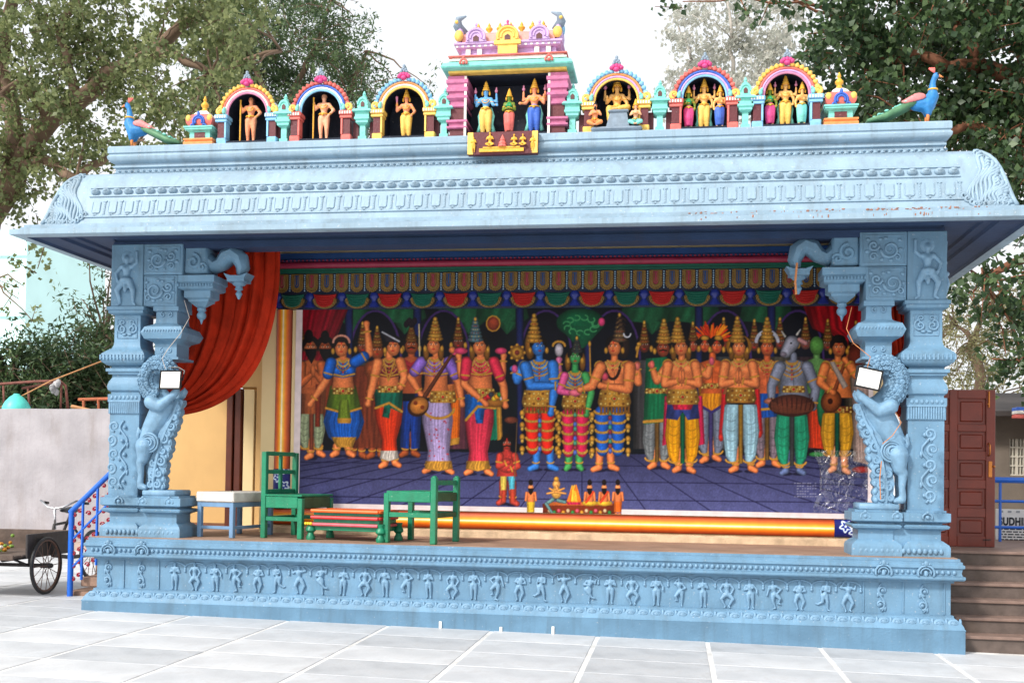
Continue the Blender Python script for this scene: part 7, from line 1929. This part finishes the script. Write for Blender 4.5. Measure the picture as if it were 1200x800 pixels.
def fill(x0, x1, y0, y1, Y, step, rx, n, skip=.0, jit=.5, dY=1.5, keep=None):
    o = []
    y = y0
    while y <= y1:
        x = x0
        while x <= x1:
            if rt.random() >= skip:
                px, py = x + rt.uniform(-jit, jit) * step, y + rt.uniform(-jit, jit) * step
                if keep is None or keep(px, py): o.append((px, py, Y + rt.uniform(-dY, dY), rx, rx * .85, rx, n))
            x += step
        y += step
    return o
# big olive-leaved tree on the left
YL = 9.5
base = (at(-40, 600, YL).x, YL, .1)
L = [((.34, .26), [base, at(-30, 330, YL), at(20, 190, YL)]), ((.22, .1), [at(20, 190, YL), at(90, 120, YL), at(180, 60, YL + .5), at(260, 10, YL + 1)]), ((.2, .1), [at(20, 190, YL), at(0, 80, YL), at(20, -40, YL)]),
     ((.14, .06), [at(60, 145, YL), at(30, 100, YL - .5), at(0, 110, YL - 1)]), ((.12, .05), [at(90, 120, YL), at(70, 40, YL), at(110, -30, YL)]), ((.12, .05), [at(20, 190, YL), at(90, 210, YL - .5), at(160, 170, YL)]), ((.1, .04), [at(180, 60, YL), at(250, 90, YL), at(330, 60, YL)])]
keepL = lambda x, y: not (x > 300 and y > 110) and not (y > 170 and x > 150 - (y - 170) * .8)
cl = fill(-40, 300, -40, 190, YL, 30, .42, 310, .14, .5, 1.6, keepL) + fill(-30, 100, 175, 250, YL, 30, .36, 200, .25, .5, 1.2, lambda x, y: x < 120 - (y - 175) * .9) + [(38, 290, 8.8, .16, .25, .2, 46), (44, 315, 8.8, .16, .2, .2, 40), (28, 335, 8.8, .12, .2, .2, 20), (40, 378, 8.8, .12, .12, .2, 18), (22, 350, 8.8, .1, .15, .2, 14)]
tree('broad olive-leaved tree spreading above the left roof peacock and boundary wall', base, L, cl, .108, LF_A, BARK, 3)
# darker feathery tree behind it
Y2 = 15
base = (at(330, 560, Y2).x, Y2, 0)
L = [((.22, .12), [base, at(335, 300, Y2), at(330, 150, Y2)]), ((.09, .03), [at(330, 150, Y2), at(290, 60, Y2), at(270, -20, Y2)]), ((.09, .03), [at(330, 150, Y2), at(370, 60, Y2), at(390, 0, Y2)]), ((.1, .04), [at(330, 150, Y2), at(410, 110, Y2), at(430, 60, Y2)])]
cl = fill(245, 430, 0, 170, Y2, 22, .44, 430, .06, .5, 1.5, lambda x, y: not (x > 395 and y < 25) and not (x > 425 and y < 60)) + [(500, 100, 15, .3, .25, .3, 70), (462, 95, 15, .4, .35, .4, 120), (450, 130, 15, .5, .4, .4, 160), (415, 20, 15, .3, .3, .3, 80)]
tree('feathery dark green tree rising behind the staff bearer niches', base, L, cl, .14, LF_C, BARK, 5, shape='narrow', droop=.3)
# far tree, haze and glare put into its pale leaf colour
Y3 = 30
base = (at(858, 560, Y3).x, Y3, 0)
L = [((.3, .2), [base, at(858, 300, Y3), at(855, 130, Y3)]), ((.10, .03), [at(855, 130, Y3), at(858, 50, Y3), at(850, -30, Y3)]), ((.07, .02), [at(855, 130, Y3), at(810, 70, Y3), at(790, 20, Y3)]), ((.07, .02), [at(855, 130, Y3), at(900, 70, Y3), at(930, 10, Y3)])]
cl = fill(785, 960, 0, 130, Y3, 20, .6, 170, .12, .5, 2, lambda x, y: x > 800 - y * .2) 
tree('pale hazy tree fading into the sky behind the coral niche', base, L, cl, .17, LF_P, mat('pale_bark', (.40, .37, .33), .9), 8)
# big dark tree on the right
YR = 7.5
base = (at(1290, 650, YR).x, YR, .0)
L = [((.42, .34), [base, at(1270, 330, YR), at(1240, 180, YR)]), ((.2, .09), [at(1240, 180, YR), at(1195, 105, YR), at(1150, 78, YR), at(1110, 80, YR)]), ((.12, .05), [at(1240, 180, YR), at(1180, 160, YR - .3), at(1130, 148, YR - .5), at(1105, 165, YR - .7)]), ((.2, .1), [at(1240, 180, YR), at(1200, 60, YR), at(1180, -40, YR)]), ((.1, .04), [at(1150, 78, YR), at(1120, 30, YR), at(1080, 0, YR)]), ((.1, .04), [at(1110, 80, YR), at(1050, 60, YR), at(990, 20, YR)]), ((.16, .07), [at(1270, 330, YR), at(1210, 200, YR + .5), at(1170, 195, YR + .5), at(1140, 180, YR + .5)]), ((.12, .05), [at(1270, 330, YR), at(1210, 300, YR), at(1150, 330, YR)])]
keepR = lambda x, y: not (x < 1000 + max(0, y - 40) * .5) or (x > 945 and y < 130)
cl = fill(960, 1240, -40, 140, YR, 30, .34, 300, .06, .5, 1.3, lambda x, y: x > 955 + max(0, 30 - y) * .3) + fill(1110, 1240, 150, 330, YR, 32, .34, 170, .2, .5, 1.0, lambda x, y: x > 1105 + (y - 150) * .3) + fill(1115, 1225, 330, 460, 6.6, 30, .26, 110, .22, .5, .6, lambda x, y: x > 1175 - max(0, 400 - y) * .9) + [(800, 2, 7, .2, .08, .2, 14), (850, -2, 7, .3, .1, .2, 30), (905, 0, 7, .25, .12, .2, 30), (940, 8, 7, .3, .2, .3, 60), (960, 60, 7.5, .25, .3, .3, 60), (950, 95, 7.5, .2, .2, .3, 40)]
tree('large dark leafy tree with thick brown limbs behind the right peacock', base, L, cl, .125, LF_B, BARK2, 13)
# yellow-green tree far behind the door
Y5 = 18
base = (at(1150, 600, Y5).x, Y5, 0)
L = [((.2, .1), [base, at(1150, 480, Y5), at(1140, 400, Y5)]), ((.08, .03), [at(1140, 400, Y5), at(1165, 350, Y5)]), ((.08, .03), [at(1140, 400, Y5), at(1120, 380, Y5)])]
cl = fill(1085, 1235, 345, 480, Y5, 20, .36, 150, .08, .5, 1.5)
tree('yellow green bushy tree seen above the panelled door', base, L, cl, .13, LF_Y, BARK, 17, shape='narrow')
# bushes behind the boundary wall
for k, (px, top, m_, lb) in enumerate(((15, 405, LF_C, 'dark feathery bush behind the wall above the turquoise cover'), (70, 415, LF_B, 'dark feathery bush behind the wall and the grey rag'), (118, 385, LF_C, 'tall feathery bush behind the wall against the pillar'))):
    Yb = 10.5 + k * .5
    base = (at(px, 600, Yb).x, Yb, 0)
    cl = fill(px - 45, px + 40, top, 490, Yb, 17, .27, 230, .04, .5, .9, lambda x, y, p_=px, t_=top: abs(x - p_) < 18 + (y - t_) * .6)
    if k == 2: cl += fill(105, 150, 300, 400, Yb, 20, .2, 70, .3, .5, .4)
    tree(lb, base, [((.09, .05), [base, at(px, 470, Yb), at(px + 4, top + 10, Yb)])], cl, .15, m_, BARK, 30 + k, shape='narrow', droop=.2)
